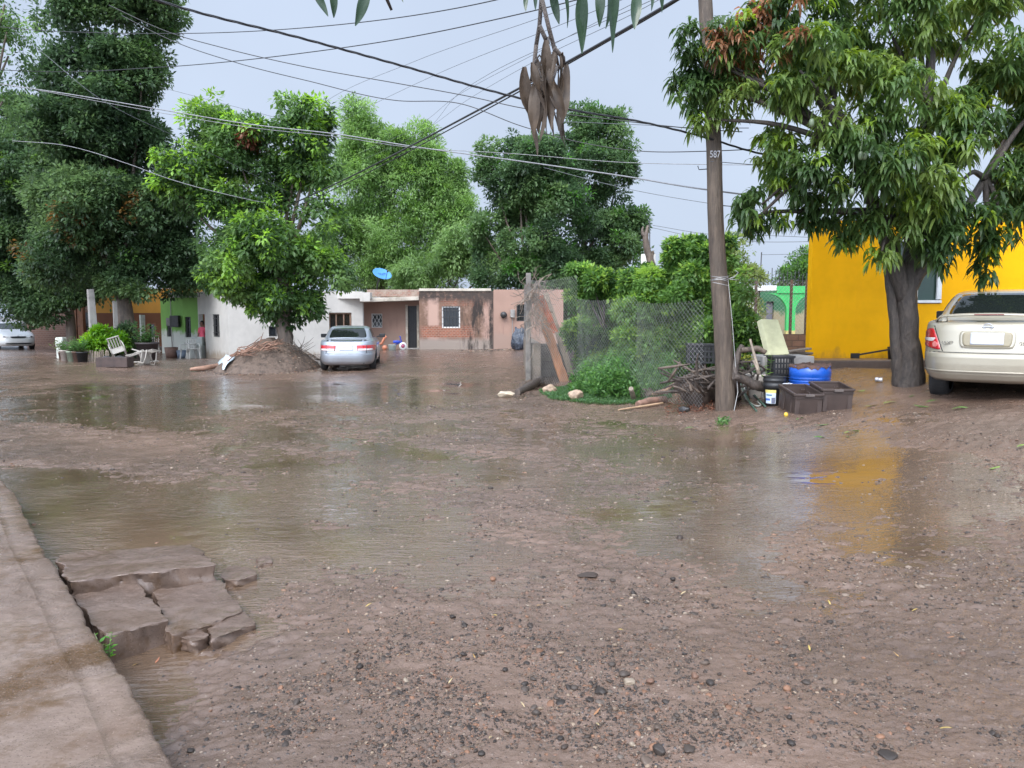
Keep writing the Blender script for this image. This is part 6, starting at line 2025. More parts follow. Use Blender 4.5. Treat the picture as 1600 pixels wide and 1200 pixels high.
trunk(dt, [([at(1022, 545, 24), at(1020, 420, 24), at(1012, 395, 24), at(1008, 370, 24), at(1012, 352, 24)], [.16, .13, .11, .09, .03]), ([at(1008, 372, 24), at(1003, 362, 24), at(1005, 354, 24)], [.07, .05, .02]), ([at(1016, 408, 24), at(1020, 396, 24), at(1020, 392, 24)], [.07, .05, .03])], M_BARK)

# ---- satellite dish on the pink roof
def dish():
    D_ = 35.9
    b_ = at(588, 452, D_)
    r = thing('satellite_dish', 'light blue satellite dish on a bent mast above the brick parapet', 'satellite dish', tuple(b_))
    c = at(597, 428, D_ - .3)
    mb = MB(); mb.tube([b_ + np.array((0, 0, -.2)), at(590, 443, D_), at(593, 437, D_ - .05), at(594, 431, D_ - .1)], .035, 8); mb.build('mast', M_BAR, r, True)
    nrm = Vector((.42, -.52, .74)).normalized()
    q = nrm.to_track_quat('Z', 'Y')
    M = q.to_matrix()
    prof = [(0.0001, -.05), (.12, -.045), (.24, -.03), (.36, -.005), (.45, .02), (.46, .02), (.455, .01), (.36, -.02), (.2, -.05), (.0001, -.07)]
    mb = MB(); n = 36; a = np.arange(n) * 2 * np.pi / n
    V = np.concatenate([np.stack([np.cos(a) * rr, np.sin(a) * rr * .86, np.full(n, zz)], 1) for rr, zz in prof]) @ np.array(M).T
    mb.raw(V + c, [(i * n + j, i * n + (j + 1) % n, (i + 1) * n + (j + 1) % n, (i + 1) * n + j) for i in range(len(prof) - 1) for j in range(n)], 0, True)
    mb.build('reflector', pm('sky_blue_dish_paint', (.07, .25, .60), .4, .06, 3, 0), r, True)
    mb = MB(); lo = c + np.array(M @ Vector((0, -.42, .0))); fo = c + np.array(M @ Vector((0, -.30, .42)))
    mb.tube([lo, fo], .014, 6); mb.lathe([(.001, .05), (.04, .05), (.04, -.05), (.001, -.05)], fo, 10); mb.build('feed_arm', M_BAR, r, True)
    z = np.array(M @ Vector((.10, .02, -.022)))
    t = text_obj('lettering', 'VeTV', .22, pm('dish_print_blue', (.03, .07, .28), .5, .05, 3, 0), r, tuple(c - b_ + z), (0, 0, 0), .002, 1.0)
    t.rotation_euler = M.to_euler()
dish()
# ================================================================== small things
# ---- earth mound with the laurel tree
def mound():
    c = at(428, 560, 25.3); c[2] = 0
    n = 150
    gx, gy = np.meshgrid(np.linspace(-2.3, 2.2, n), np.linspace(-2.6, 2.2, n), indexing='ij')
    X, Y = gx + c[0], gy + c[1]
    r = np.sqrt((gx / np.where(gx < 0, 1.85, 1.5)) ** 2 + (gy / np.where(gy < 0, 2.1, 1.6)) ** 2)
    h = np.clip(1 - r, 0, 1) ** .75 * 1.05 - .03 + .08 * fbm(gx * 2.5, gy * 2.5, 300, 4) * np.clip(1.2 - r, 0, 1) + .035 * np.abs(fbm(gx * 12, gy * 14, 310, 3))
    h = np.where(r > 1.02, -.12, h)
    Z = base(X, Y) + h
    i = (np.arange(n - 1)[:, None] * n + np.arange(n - 1)[None]).ravel()
    m = pm('loose_earth', (.125, .088, .066), .75, .35, 7, 1.0, 26, .04, c2=(.05, .035, .027))
    o = np_obj('earth_mound', np.stack([X.ravel(), Y.ravel(), Z.ravel()], 1), np.stack([i, i + n, i + n + 1, i + 1], 1), m)
    tag(o, 'heap of loose earth and pebbles around the laurel trunk', 'mound')
    # pebbles and clods washed out over its foot
    rs = np.random.default_rng(9); k = 3200
    a = rs.random(k) * 2 * np.pi; rr = np.sqrt(rs.random(k)) * 1.25
    px = c[0] + np.cos(a) * rr * 1.75 - .1; py = c[1] + np.sin(a) * rr * 2.0
    q = np.sqrt(((px - c[0]) / 1.7) ** 2 + ((py - c[1]) / 1.9) ** 2)
    pz = base(px, py) + np.clip(1 - q, 0, 1) ** .75 * 1.05
    sv, sf = stone_shape(1, 3)
    sz = .012 + .03 * rs.random(k) ** 3
    V = sv[None] * sz[:, None, None] + np.stack([px, py, pz], 1)[:, None]
    F = sf[None] + (np.arange(k) * len(sv))[:, None, None]
    col = STONE_COL[rs.choice(len(STONE_COL), k)] * 1.1
    o2 = np_obj('pebbles', V.reshape(-1, 3), None, STONE_M, tris=F.reshape(-1, 3), col=np.repeat(col, len(sv), 0))
    tag(o2, 'pebbles washed out of the earth heap', None, None, 'stuff')
    # cut branches heaped on its left shoulder
    mb = MB(); rv = np.random.default_rng(5)
    for k in range(65):
        s = rv.random()
        p = at(364 + 66 * s, 556 - 17 * s + 4 * rv.normal(), 24.3 + .5 * rv.normal())
        p[2] = max(p[2], base(p[0], p[1])[0] + .12)
        d = np.array((.8 + .3 * rv.normal(), .5 * rv.normal(), .36 + .22 * rv.normal())); d /= np.linalg.norm(d)
        L = .35 + .55 * rv.random()
        pts = [p - d * L / 2, p + rv.normal(size=3) * .03, p + d * L / 2 + rv.normal(size=3) * .05]
        mb.tube(pts, [.012 + .012 * rv.random()] * 2 + [.006], 4, sm=False)
    o = mb.build('twig_heap', pm('cut_twig_bark', (.22, .12, .08), .7, .35, 6, 0)); tag(o, 'tangle of cut reddish twigs on the left shoulder of the earth heap', None, None, 'stuff')
    mb = MB()
    for k in range(16):
        p = at(466 + 4 * rv.normal(), 548 + 4 * rv.normal(), 24.6); d = rv.normal(size=3); d[2] = abs(d[2]); d /= np.linalg.norm(d)
        mb.tube([p, p + d * .3, p + d * .5 + rv.normal(size=3) * .06], [.012, .008, .004], 4)
    o = mb.build('twig_heap', pm('grey_twig_bark', (.12, .10, .085), .7, .3, 6, 0)); tag(o, 'few grey dry twigs sticking out right of the laurel trunk', None, None, 'stuff')
mound()
log('log', 'peeled pinkish log lying in the mud before the earth heap', 'log', [g_up(297, 581, .08), g_up(318, 580, .09), g_up(343, 577, .13)], [.05, .085, .07], pm('peeled_log', (.30, .17, .115), .6, .25, 6, .3, 20))
s = MB()
a, b_, c_, d_ = grd(337, 576) + np.array((0, 0, .04)), at(350, 578, 23.4), at(367, 556, 24.2), at(353, 552, 24.4)
b_[2] = max(b_[2], .06)
n = 8; V = []
for i in range(n + 1):
    for j in range(4):
        s_, t_ = i / n, j / 3
        p = (a * (1 - t_) + b_ * t_) * (1 - s_) + (d_ * (1 - t_) + c_ * t_) * s_
        V.append(p + np.array((0, 0, .05 * math.sin(s_ * 5) + .04 * (t_ - .5) ** 2)))
V = np.array(V); V2 = V - np.array((0, 0, .012))
F = [(i * 4 + j, i * 4 + j + 1, (i + 1) * 4 + j + 1, (i + 1) * 4 + j) for i in range(n) for j in range(3)]
M_ = len(V); F2 = [tuple(q + M_ for q in f[::-1]) for f in F]
ring = [0, 1, 2, 3] + [i * 4 + 3 for i in range(1, n + 1)] + [n * 4 + 2, n * 4 + 1, n * 4] + [i * 4 for i in range(n - 1, 0, -1)]
s.raw(np.concatenate([V, V2]), F + F2 + [(p, q, q + M_, p + M_) for p, q in zip(ring, ring[1:] + ring[:1])], 0, True)
o = s.build('sheet_metal', pm('pale_blue_sheet', (.52, .60, .66), .35, .1, 3, .1)); tag(o, 'bent whitish metal sheet leaning on the twig heap', 'metal sheet')

# ---- yard things by the wooden pole
M_TUB = pm('brown_tub_plastic', (.055, .038, .032), .45, .15, 5, .15, 30)
def storage_tub(label, cx, cy, z, w_=.43, d_=.66, h=.34, rz=0, group='brown plastic storage tubs'):
    r = thing('storage_tub', label, 'tub', (cx, cy, z), rz, group)
    mb = MB(); t_ = .012
    def ring(x, y, zz): return [(-x, -y, zz), (x, -y, zz), (x, y, zz), (-x, y, zz)]
    L = [ring(w_ * .44, d_ * .46, 0), ring(w_ * .5, d_ * .5, h), ring(w_ * .5 - t_, d_ * .5 - t_, h), ring(w_ * .44 - t_, d_ * .46 - t_, t_)]
    V = sum(L, [])
    F = [(k * 4 + i, k * 4 + (i + 1) % 4, (k + 1) * 4 + (i + 1) % 4, (k + 1) * 4 + i) for k in range(3) for i in range(4)] + [(3, 2, 1, 0), (12, 13, 14, 15)]
    mb.raw(V, F)
    mb.build('body', M_TUB, r, bevel=.012)
    rm = MB()
    for a, b_, q in (((-w_ / 2, -d_ / 2), (w_ / 2, -d_ / 2), 0), ((-w_ / 2, d_ / 2), (w_ / 2, d_ / 2), 0), ((-w_ / 2, -d_ / 2), (-w_ / 2, d_ / 2), 1), ((w_ / 2, -d_ / 2), (w_ / 2, d_ / 2), 1)):
        rm.bar((*a, h - .005), (*b_, h - .005), .035, .035)
        rm.bar((*a, h - .05), (*b_, h - .05), .022, .012)
    rm.build('rim', M_TUB, r, bevel=.006)
    for sg in (-1, 1):
        hd = MB(); hd.box((0, sg * (d_ / 2 + .015), h - .012), (.13, .035, .035))
        hd.build('handle', pm('worn_tub_plastic', (.11, .09, .08), .5, .15, 6, .1), r, bevel=.006)
    for sg in (-1, 1):
        for x in (-.17, .17): rb = MB(); rb.box((x * w_ / .43, sg * (d_ * .48 - .004), h * .45), (.07, .03, h * .9 - .06), (sg * .045, 0, 0)); rb.build('rib', M_TUB, r, bevel=.008)
        for y in (-.15, .15): rb = MB(); rb.box((sg * (w_ * .465), y, h * .45), (.03, .09, h * .9 - .06), (0, -sg * .05, 0)); rb.build('rib', M_TUB, r, bevel=.008)
    return r
q1 = grd(1252, 648)
t1 = storage_tub('empty brown plastic tub, nearer of the two beside the black bucket', q1[0] + .11, q1[1] + .38, gz1(q1[0], q1[1] + .05) - .02, .41, .70, .36)
t1.rotation_euler = (R(7), 0, 0)
q2 = grd(1300, 643)
t2 = storage_tub('empty brown plastic tub standing in front of the blue drum', q2[0] + .10, q2[1] + .33, gz1(q2[0], q2[1] + .05) - .02, .45, .60, .36)
t2.rotation_euler = (R(6), 0, R(-3))

def hollow(name, label, cat, c, prof, mat, n=28, group=None, parent=None, rot=None):
    mb = MB(); mb.lathe(prof, c, n, rot=rot)
    o = mb.build(name, mat, parent, parent is not None)
    if parent is None: tag(o, label, cat, group)
    return o
dr = at(1265, 600, 12.3); zg = gz1(dr[0], dr[1]) - .03; zt = zat(571, 12.3)
H = zt - zg; rd = .318
blue = pm('blue_drum_plastic', (.012, .085, .42), .32, .12, 3, .06, 20)
drm = thing('blue_drum', 'bright blue cut-down plastic drum full of earth', 'drum', (dr[0], dr[1], zg))
prof = [(rd * .95, 0), (rd, .04)]
for zz in (.46, .62):
    prof += [(rd, H * zz - .035), (rd - .018, H * zz - .012), (rd + .008, H * zz), (rd - .018, H * zz + .012), (rd, H * zz + .035)]
prof += [(rd, H), (rd - .015, H), (rd - .015, H - .06), (.001, H - .03)]
mb = MB(); mb.lathe(prof[:-2], (dr[0], dr[1], zg), 40); mb.build('shell', blue, drm, True)
mb = MB(); mb.lathe([(rd + .004, H - .03), (rd + .006, H + .012), (rd - .02, H + .014), (rd * .7, H - .01), (.001, H + .03)], (dr[0], dr[1], zg), 40)
for v in mb.v: v += np.column_stack([np.zeros((len(v), 2)), .014 * rng.normal(size=len(v))])
mb.build('soil', pm('dark_soil', (.085, .045, .032), .8, .3, 12, .8, 40), drm, True)

bk = grd(1209, 632); zg = gz1(bk[0], bk[1]) - .02; hb = zat(588, bk[1]) - zg
bkt = thing('bucket', 'black builders bucket with a yellow and blue paper label', 'bucket', (bk[0], bk[1], zg))
mb = MB(); mb.lathe([(.001, 0), (.135, 0), (.155, hb * .62), (.172, hb * .66), (.175, hb * .74), (.165, hb * .76), (.168, hb * .84), (.178, hb * .85), (.178, hb * .90), (.168, hb * .92), (.17, hb * .985), (.178, hb), (.166, hb), (.15, hb * .4), (.001, hb * .38)], (bk[0], bk[1], zg), 32); mb.build('shell', M_BLACKPL, bkt, True)
def label_band(z0, z1, a0, a1, mat, e=.003, name='label'):
    mb = MB(); n = 12; V = []
    for zz in (z0, z1):
        rr = .135 + (.155 - .135) * zz / .62 + e
        V += [(bk[0] + math.cos(a) * rr, bk[1] + math.sin(a) * rr, zg + hb * zz) for a in np.linspace(a0, a1, n)]
    mb.raw(V, [(i, i + 1, n + i + 1, n + i) for i in range(n - 1)], 0, True); return mb.build(name, mat, bkt, True)
A0, A1 = R(195), R(262)
label_band(.10, .56, A0, A1, pm('pale_label', (.55, .62, .68), .5, .1, 8, 0))
label_band(.46, .56, A0, A1, pm('yellow_label', (.62, .52, .16), .5, .08, 8, 0), .005)
label_band(.20, .27, A0, R(228), pm('blue_label', (.05, .12, .42), .5, .08, 8, 0), .005)
label_band(.36, .41, R(202), R(240), pm('teal_label', (.10, .2, .3), .5, .2, 40, 0), .005)
label_band(.11, .30, R(236), R(258), pm('grey_label', (.13, .14, .2), .5, .3, 30, 0), .005)

def slat_crate(name, label, c, w_, d_, h, mat, rz=0, group=None, nv=7, nh=4):
    r = thing(name, label, 'crate', c, rz, group)
    mb = MB()
    mb.box((0, 0, .012), (w_, d_, .02))
    mb.build('base', mat, r)
    sd = MB()
    for sg in (-1, 1):
        for k in range(nv):
            x = -w_ / 2 + w_ * (k + .5) / nv
            sd.box((x, sg * (d_ / 2 - .008), h / 2), (w_ / nv * .45, .012, h - .05))
            y = -d_ / 2 + d_ * (k + .5) / nv
            sd.box((sg * (w_ / 2 - .008), y, h / 2), (.012, d_ / nv * .45, h - .05))
        for k in range(nh):
            z = h * (k + .15) / (nh - .7)
            sd.box((0, sg * (d_ / 2 - .004), min(z, h - .015)), (w_, .012, .028)); sd.box((sg * (w_ / 2 - .004), 0, min(z, h - .015)), (.012, d_ - .026, .028))
    sd.build('side', mat, r)
    rm = MB()
    for sg in (-1, 1): rm.box((0, sg * d_ / 2, h), (w_ + .03, .03, .035)); rm.box((sg * w_ / 2, 0, h + .001), (.03, d_ - .031, .035))
    rm.build('rim', mat, r, bevel=.006)
    return r
cc = at(1217, 580, 12.75); zg = gz1(cc[0], cc[1])
h1 = (zat(556, 12.75) - zg) / 2
slat_crate('plastic_crate', 'black slatted crate on top, under the leaning cream panel', (cc[0], cc[1], zg + h1 + .02), .36, .34, h1 - .03, M_BLACKPL, .12, 'stacked black crates')
slat_crate('plastic_crate', 'black slatted crate at the bottom, half hidden by the bucket', (cc[0], cc[1], zg - .01), .36, .34, h1, M_BLACKPL, .05, 'stacked black crates')
cr = at(1094, 562, 13.4); slat_crate('plastic_crate', 'black crate behind the wire on the branch heap', (cr[0], cr[1], zat(567, 13.4)), .46, .36, .32, M_BLACKPL, -.15)
sb = at(1094, 580, 13.5); zz = gz1(sb[0], sb[1]); hz = zat(567, 13.4) - zz
V, F = stone_shape(4, 71, 1.0, .5); V = V * (1 + .10 * fbm(V[:, 0] * 3, V[:, 2] * 3 + V[:, 1] * 2, 17, 3))[:, None] * np.array((.42, .30, hz * .56)) + np.array((sb[0], sb[1], zz + hz * .45))
o = np_obj('rubble_block', V, None, pm('broken_masonry', (.085, .06, .046), .8, .3, 5, .8, 15), tris=F); tag(o, 'lump of broken masonry under the black crate behind the wire', 'rubble')


wb = at(1187, 596, 13.0); zg = gz1(wb[0], wb[1]); zt = zat(582, 13.0)
hollow('wash_basin', 'wide white basin holding weeds, behind the thick fallen branch', 'basin', (wb[0], wb[1], zg - .02), [(.14, 0), (.17, .05), (.20, zt - zg - .12), (.225, zt - zg - .10), (.21, zt - zg - .07), (.235, zt - zg - .04), (.24, zt - zg), (.22, zt - zg), (.19, zt - zg - .10), (.001, zt - zg - .12)], pm('white_basin_plastic', (.52, .46, .40), .5, .12, 5, .1))
pw = weed_patch('potted_weeds', 'weeds sprouting from the white basin', [(1180, 599), (1196, 599), (1196, 594), (1180, 594)], 4, .1, .05, WE, 220)
bpy.data.objects.remove(pw)
def sprout(name, label, c, n, h, spread, leaf, seed, cat='plant', pal=WE, group=None, stem=True):
    r = np.random.default_rng(seed); c = np.array(c)
    root = thing(name, label, cat, tuple(c), 0, group)
    mb = MB(); PP, dd = [], []
    for k in range(n):
        d = np.array((r.normal() * spread, r.normal() * spread, 1)); d /= np.linalg.norm(d); L = h * (.5 + .6 * r.random())
        pts = [c, c + d * L * .5 + r.normal(size=3) * .01, c + d * L]
        mb.tube(pts, [.004 + h * .01, .003, .002], 4)
        for j in range(7):
            t_ = .3 + .7 * r.random(); PP.append(c + d * L * t_); a = r.random() * 6.28; dd.append((math.cos(a), math.sin(a), .3 * r.normal() + .2))
    mb.build('stem', pm('green_stem', (.09, .12, .04), .6, .2, 8, 0), root, True)
    P, d = np.array(PP), np.array(dd); k = len(P); L = leaf * (.6 + .8 * r.random(k)); pal = np.array(pal)
    V, Q, K = leaf_arrays(P, d, np.array((0, 0, 1.)) + unit(k, r) * .5, L, L * .42, pal[r.integers(0, len(pal), k)] * (.8 + .4 * r.random((k, 1))))
    np_obj('foliage', V, Q, M_LEAF, smooth=False, col=K, parent=root)
    return root
sprout('potted_weed', 'leafy weed growing in the white basin', (wb[0], wb[1], zt - .12), 14, .34, .45, .09, 31)
sprout('sapling', 'pale seedling with yellow leaves between branch heap and crate', (*at(1165, 570, 12.6)[:2], zat(575, 12.6)), 6, .3, .4, .09, 32, pal=[(.25, .30, .04), (.35, .36, .06)])
sprout('sapling', 'slender seedling standing beside the stacked black crates', (*at(1200, 580, 12.5)[:2], gz1(*at(1200, 580, 12.5)[:2])), 4, .75, .12, .09, 33, pal=[(.10, .24, .04), (.16, .32, .05)])
wbx = grd(1182, 619); zg = gz1(wbx[0], wbx[1]); mb = MB()
mb.box((wbx[0], wbx[1], zg + .11), (.27, .2, .22)); o = mb.build('wooden_box', pm('wet_brown_board', (.19, .10, .055), .55, .25, 5, .2), bevel=.01); tag(o, 'small brown wooden box under the thick fallen branch', 'box')
mb = MB(); wc = grd(1166, 614); mb.lathe([(.001, 0), (.05, 0), (.055, .17), (.02, .19), (.02, .22), (.001, .22)], (wc[0], wc[1], gz1(wc[0], wc[1])), 14); o = mb.build('jug', M_WHITEP); tag(o, 'white plastic jug beside the brown wooden box', 'jug')
mb = MB(); wc = at(1231, 590, 11.95); mb.box((wc[0], wc[1], gz1(wc[0], wc[1]) + .17), (.16, .12, .38), (0, 0, .3)); o = mb.build('plastic_sack', pm('crumpled_white_sack', (.60, .62, .66), .5, .1, 6, 1.0, 14, .04), bevel=.03); tag(o, 'crumpled white sack wedged between bucket and blue drum', 'sack')
# leaning cream panel
def leaning_panel():
    D_ = 13.2
    A_, B_, C_, E_ = at(1203, 556, D_ - .25), at(1234, 553, D_ - .25), at(1216, 499, D_ + .15), at(1189, 498, D_ + .15)
    n = np.cross(B_ - A_, E_ - A_); n /= np.linalg.norm(n); n = n if n[1] > 0 else -n
    mb = MB(); V = [A_, B_, C_, E_] + [p + n * .09 + np.array((-.06, 0, 0)) for p in (A_, B_, C_, E_)]
    mb.raw(V, [(0, 1, 2, 3), (7, 6, 5, 4), (0, 4, 5, 1), (1, 5, 6, 2), (2, 6, 7, 3), (3, 7, 4, 0)])
    o = mb.build('foam_panel', pm('cream_foam', (.44, .43, .26), .6, .1, 4, .2, 20, c2=(.33, .32, .2)), bevel=.015); tag(o, 'cream foam panel leaning back behind the black crates', 'panel')
leaning_panel()
sup = at(1218, 556, 13.0); mb = MB(); mb.prism([(sup[0] - .35, sup[1] - .2), (sup[0] + .5, sup[1] - .25), (sup[0] + .5, sup[1] + .45), (sup[0] - .35, sup[1] + .45)], gz1(sup[0], sup[1]) - .1, zat(555.5, 12.95)); o = mb.build('concrete_slab', M_CONC, bevel=.02); tag(o, 'low concrete base under the leaning cream panel', 'slab')

# broken branches and timber heaped by the pole
BG = 'broken branches and timber heaped by the wooden pole'
H_ = lambda u, v, D_: at(u, v, D_)
log('branch', 'thick fallen branch ending at the black bucket', 'branch', [H_(1147, 588, 12.2), H_(1165, 594, 12.3), H_(1180, 602, 12.35), H_(1194, 606, 12.4)], [.05, .07, .085, .075], M_BARKD, BG)
log('branch', 'upright dark stump leaning on the right of the pole', 'branch', [g_up(1152, 622, -.05), H_(1149, 596, 12.3), H_(1147, 575, 12.35), H_(1153, 552, 12.4), H_(1160, 540, 12.45)], [.075, .07, .065, .055, .04], M_BARKD, BG)
log('branch', 'bent branch lying level behind the yellow seedling', 'branch', [H_(1158, 547, 12.3), H_(1172, 546, 12.3), H_(1184, 544, 12.3), H_(1196, 551, 12.3)], [.04, .045, .05, .04], M_BARK, BG)
log('branch', 'thin pale stick standing up out of the heap', 'branch', [H_(1186, 585, 12), H_(1180, 560, 12.1), H_(1172, 530, 12.2)], [.03, .025, .018], M_PLANK, BG)
log('branch', 'short pale stick crossing in front of the stump', 'branch', [H_(1185, 580, 11.9), H_(1177, 563, 11.95)], [.02, .018], M_PLANK, BG)
rb = np.random.default_rng(42)
names = ['dark branch tangled behind the chain-link left of the pole'] 
for k in range(44):
    u, v, D_ = 1050 + 88 * rb.random(), 572 + 40 * rb.random(), 12.6 + 1.0 * rb.random()
    p = H_(u, v, D_); zz = gz1(p[0], p[1]); p[2] = max(p[2], zz + .05)
    a = rb.normal() * .5 + (0 if rb.random() < .7 else 1.4); L = .35 + .6 * rb.random()
    d = np.array((math.cos(a), .3 * rb.normal(), .5 * math.sin(a)))
    log('branch', 'dark broken branch in the heap behind the wire, left of the pole', 'branch', [p - d * L / 2, p + rb.normal(size=3) * .04, p + d * L / 2], [.012 + .012 * rb.random(), .016 + .014 * rb.random(), .008], M_BARKD if rb.random() < .8 else M_BARK, BG, 6)
for k in range(14):
    u, v, D_ = 1146 + 40 * rb.random(), 565 + 45 * rb.random(), 12.4 + .5 * rb.random()
    p = H_(u, v, D_); p[2] = max(p[2], gz1(p[0], p[1]) + .04)
    a = rb.normal() * .6; L = .3 + .4 * rb.random(); d = np.array((math.cos(a), .3 * rb.normal(), .6 * math.sin(a)))
    log('branch', 'small broken stick in the heap right of the pole', 'branch', [p - d * L / 2, p + rb.normal(size=3) * .03, p + d * L / 2], [.018, .022, .012], M_BARKD, BG, 6)
log('timber', 'long pale stick lying on the mud below the fence', 'stick', [g_up(966, 643, .03), g_up(1000, 638, .03), g_up(1036, 633, .04)], [.012, .018, .018], pm('peeled_stick', (.42, .28, .17), .6, .15, 8, .1), BG)
log('timber', 'brown rotten beam lying below the fence', 'beam', [g_up(996, 636, .05), g_up(1016, 633, .06), g_up(1040, 628, .06)], [.06, .075, .06], pm('rotten_beam', (.21, .12, .085), .7, .3, 6, .6, 18), BG)
log('timber', 'short board end standing in the weeds at the fence foot', 'board', [g_up(991, 626, .0), H_(986, 607, 14.2)], [.05, .045], M_PLANK, BG)
log('timber', 'tan split timber slanting up against the branch heap', 'timber', [g_up(1020, 622, .06), H_(1036, 612, 14), H_(1054, 600, 13.9)], [.04, .045, .03], pm('split_timber', (.30, .19, .12), .65, .25, 7, .4), BG)
boulder('dull brown stone at the foot of the branch heap', 1010, 622, 28, 33, M_BARK, 'stones in the branch heap', .7)
boulder('flat reddish stone beside the slanting timber', 1033, 618, 24, 34, M_BARK, 'stones in the branch heap', .6)
# reddish litter of rotten wood
lit = np.random.default_rng(8); k = 500
px = []
while len(px) < k:
    u, v = 1040 + 100 * lit.random(), 618 + 22 * lit.random(); px.append(atz(u, v, .2)[:2])
px = np.array(px); P = np.column_stack([px, gz(px[:, 0], px[:, 1]) + .012])
V, Q, K = leaf_arrays(P, unit(k, lit) * np.array((1, 1, .2)), np.array((0, 0, 1.)) + .5 * unit(k, lit), .04 + .05 * lit.random(k), .02 + .015 * lit.random(k), np.array([(.17, .07, .04)]) * (.6 + .9 * lit.random((k, 1))))
o = np_obj('wood_litter', V, Q, M_LEAFD, smooth=False, col=K); tag(o, 'reddish rotten wood litter below the branch heap', None, None, 'stuff')

# hoses
M_HOSE = pm('green_hose', (.055, .105, .075), .4, .15, 6, 0)
for k, (lb, pts, m_) in enumerate([('green garden hose looping out to the front', [(1152, 606, .20), (1163, 622, .10), (1172, 634, .04), (1182, 644, .02)], M_HOSE),
    ('green garden hose running right towards the bucket', [(1152, 604, .22), (1170, 618, .12), (1185, 628, .04), (1196, 637, .02)], M_HOSE),
    ('pale grey hose curling on the mud between the green hoses', [(1155, 612, .16), (1165, 628, .05), (1180, 637, .02), (1190, 636, .02), (1183, 630, .03)], pm('grey_hose', (.22, .22, .19), .5, .15, 6, 0)),
    ('black hose passing in front of the wooden box', [(1162, 612, .12), (1178, 624, .05), (1196, 634, .02), (1212, 634, .02)], M_BLACKPL)]):
    P = []
    for u, v, dz in pts:
        p = grd(u, v); p[2] += dz; P.append(p)
    mb = MB(); P = np.array(P); t0 = np.linspace(0, 1, len(P)); t1 = np.linspace(0, 1, 30); Q = np.stack([np.interp(t1, t0, P[:, i]) for i in range(3)], 1)
    for _ in range(6): Q[1:-1] = (Q[:-2] + 2 * Q[1:-1] + Q[2:]) / 4
    mb.tube(Q, .014, 8); o = mb.build('hose', m_); tag(o, lb, 'hose', 'hoses on the mud beside the pole')
fr = grd(1228, 650); mb = MB(); mb.lathe([(.001, .035), (.022, .028), (.03, 0), (.024, -.024), (.001, -.03)], fr + np.array((0, 0, .025)), 14); o = mb.build('fallen_fruit', pm('yellow_fruit', (.62, .42, .04), .4, .12, 6, .1)); tag(o, 'small yellow fruit lying before the nearer brown tub', 'fruit')
cn = grd(1373, 597); mb = MB(); mb.lathe([(.001, -.055), (.03, -.055), (.034, -.04), (.034, .04), (.03, .055), (.001, .055)], cn + np.array((0, 0, .04)), 16, rot=(R(90), 0, R(60)), mi=0); o = mb.build('drink_can', pm('can_white', (.5, .5, .52), .3, .5, 22, 0, metal=.3, c2=(.03, .03, .05))); tag(o, 'crushed black and white drink can near the mango roots', 'can')
tl = thing('hoe', 'long handled hoe leaning by the trunk on the yellow house plinth', 'hoe', tuple(at(1335, 556, 14.5)))
mb = MB(); mb.bar(at(1337, 555, 14.6), at(1396, 545, 14.7), .03); mb.build('handle', M_BAR, tl, True)
mb = MB(); mb.box(at(1336, 556, 14.6), (.16, .03, .10)); mb.build('blade', M_BAR, tl, True)
kb = at(1397, 549, 14.75); mb = MB(); mb.lathe([(.001, 0), (.10, 0), (.12, .22), (.125, .23), (.10, .22), (.09, .03)], (kb[0], kb[1], zat(560, 15) + .005), 20); o = mb.build('bucket', M_BLACKPL); tag(o, 'small black bucket on the plinth behind the mango trunk', 'bucket')
for k, (u, v, a, L, lb) in enumerate([(1248, 547, .35, .5, 'top'), (1244, 551, -.1, .6, 'middle'), (1240, 554, .12, .7, 'lowest')]):
    p = at(u, v, 14.6 + .1 * k); mb = MB(); mb.box((p[0], p[1], max(p[2], zat(560, 14.6) + .03 + .05 * (2 - k))), (L, .14, .035), (0, -a * .3, a)); o = mb.build('scrap_board', M_PLANK, bevel=.006); tag(o, lb + ' board in the scrap stack at the yellow wall corner', 'board', 'scrap boards by the yellow wall')

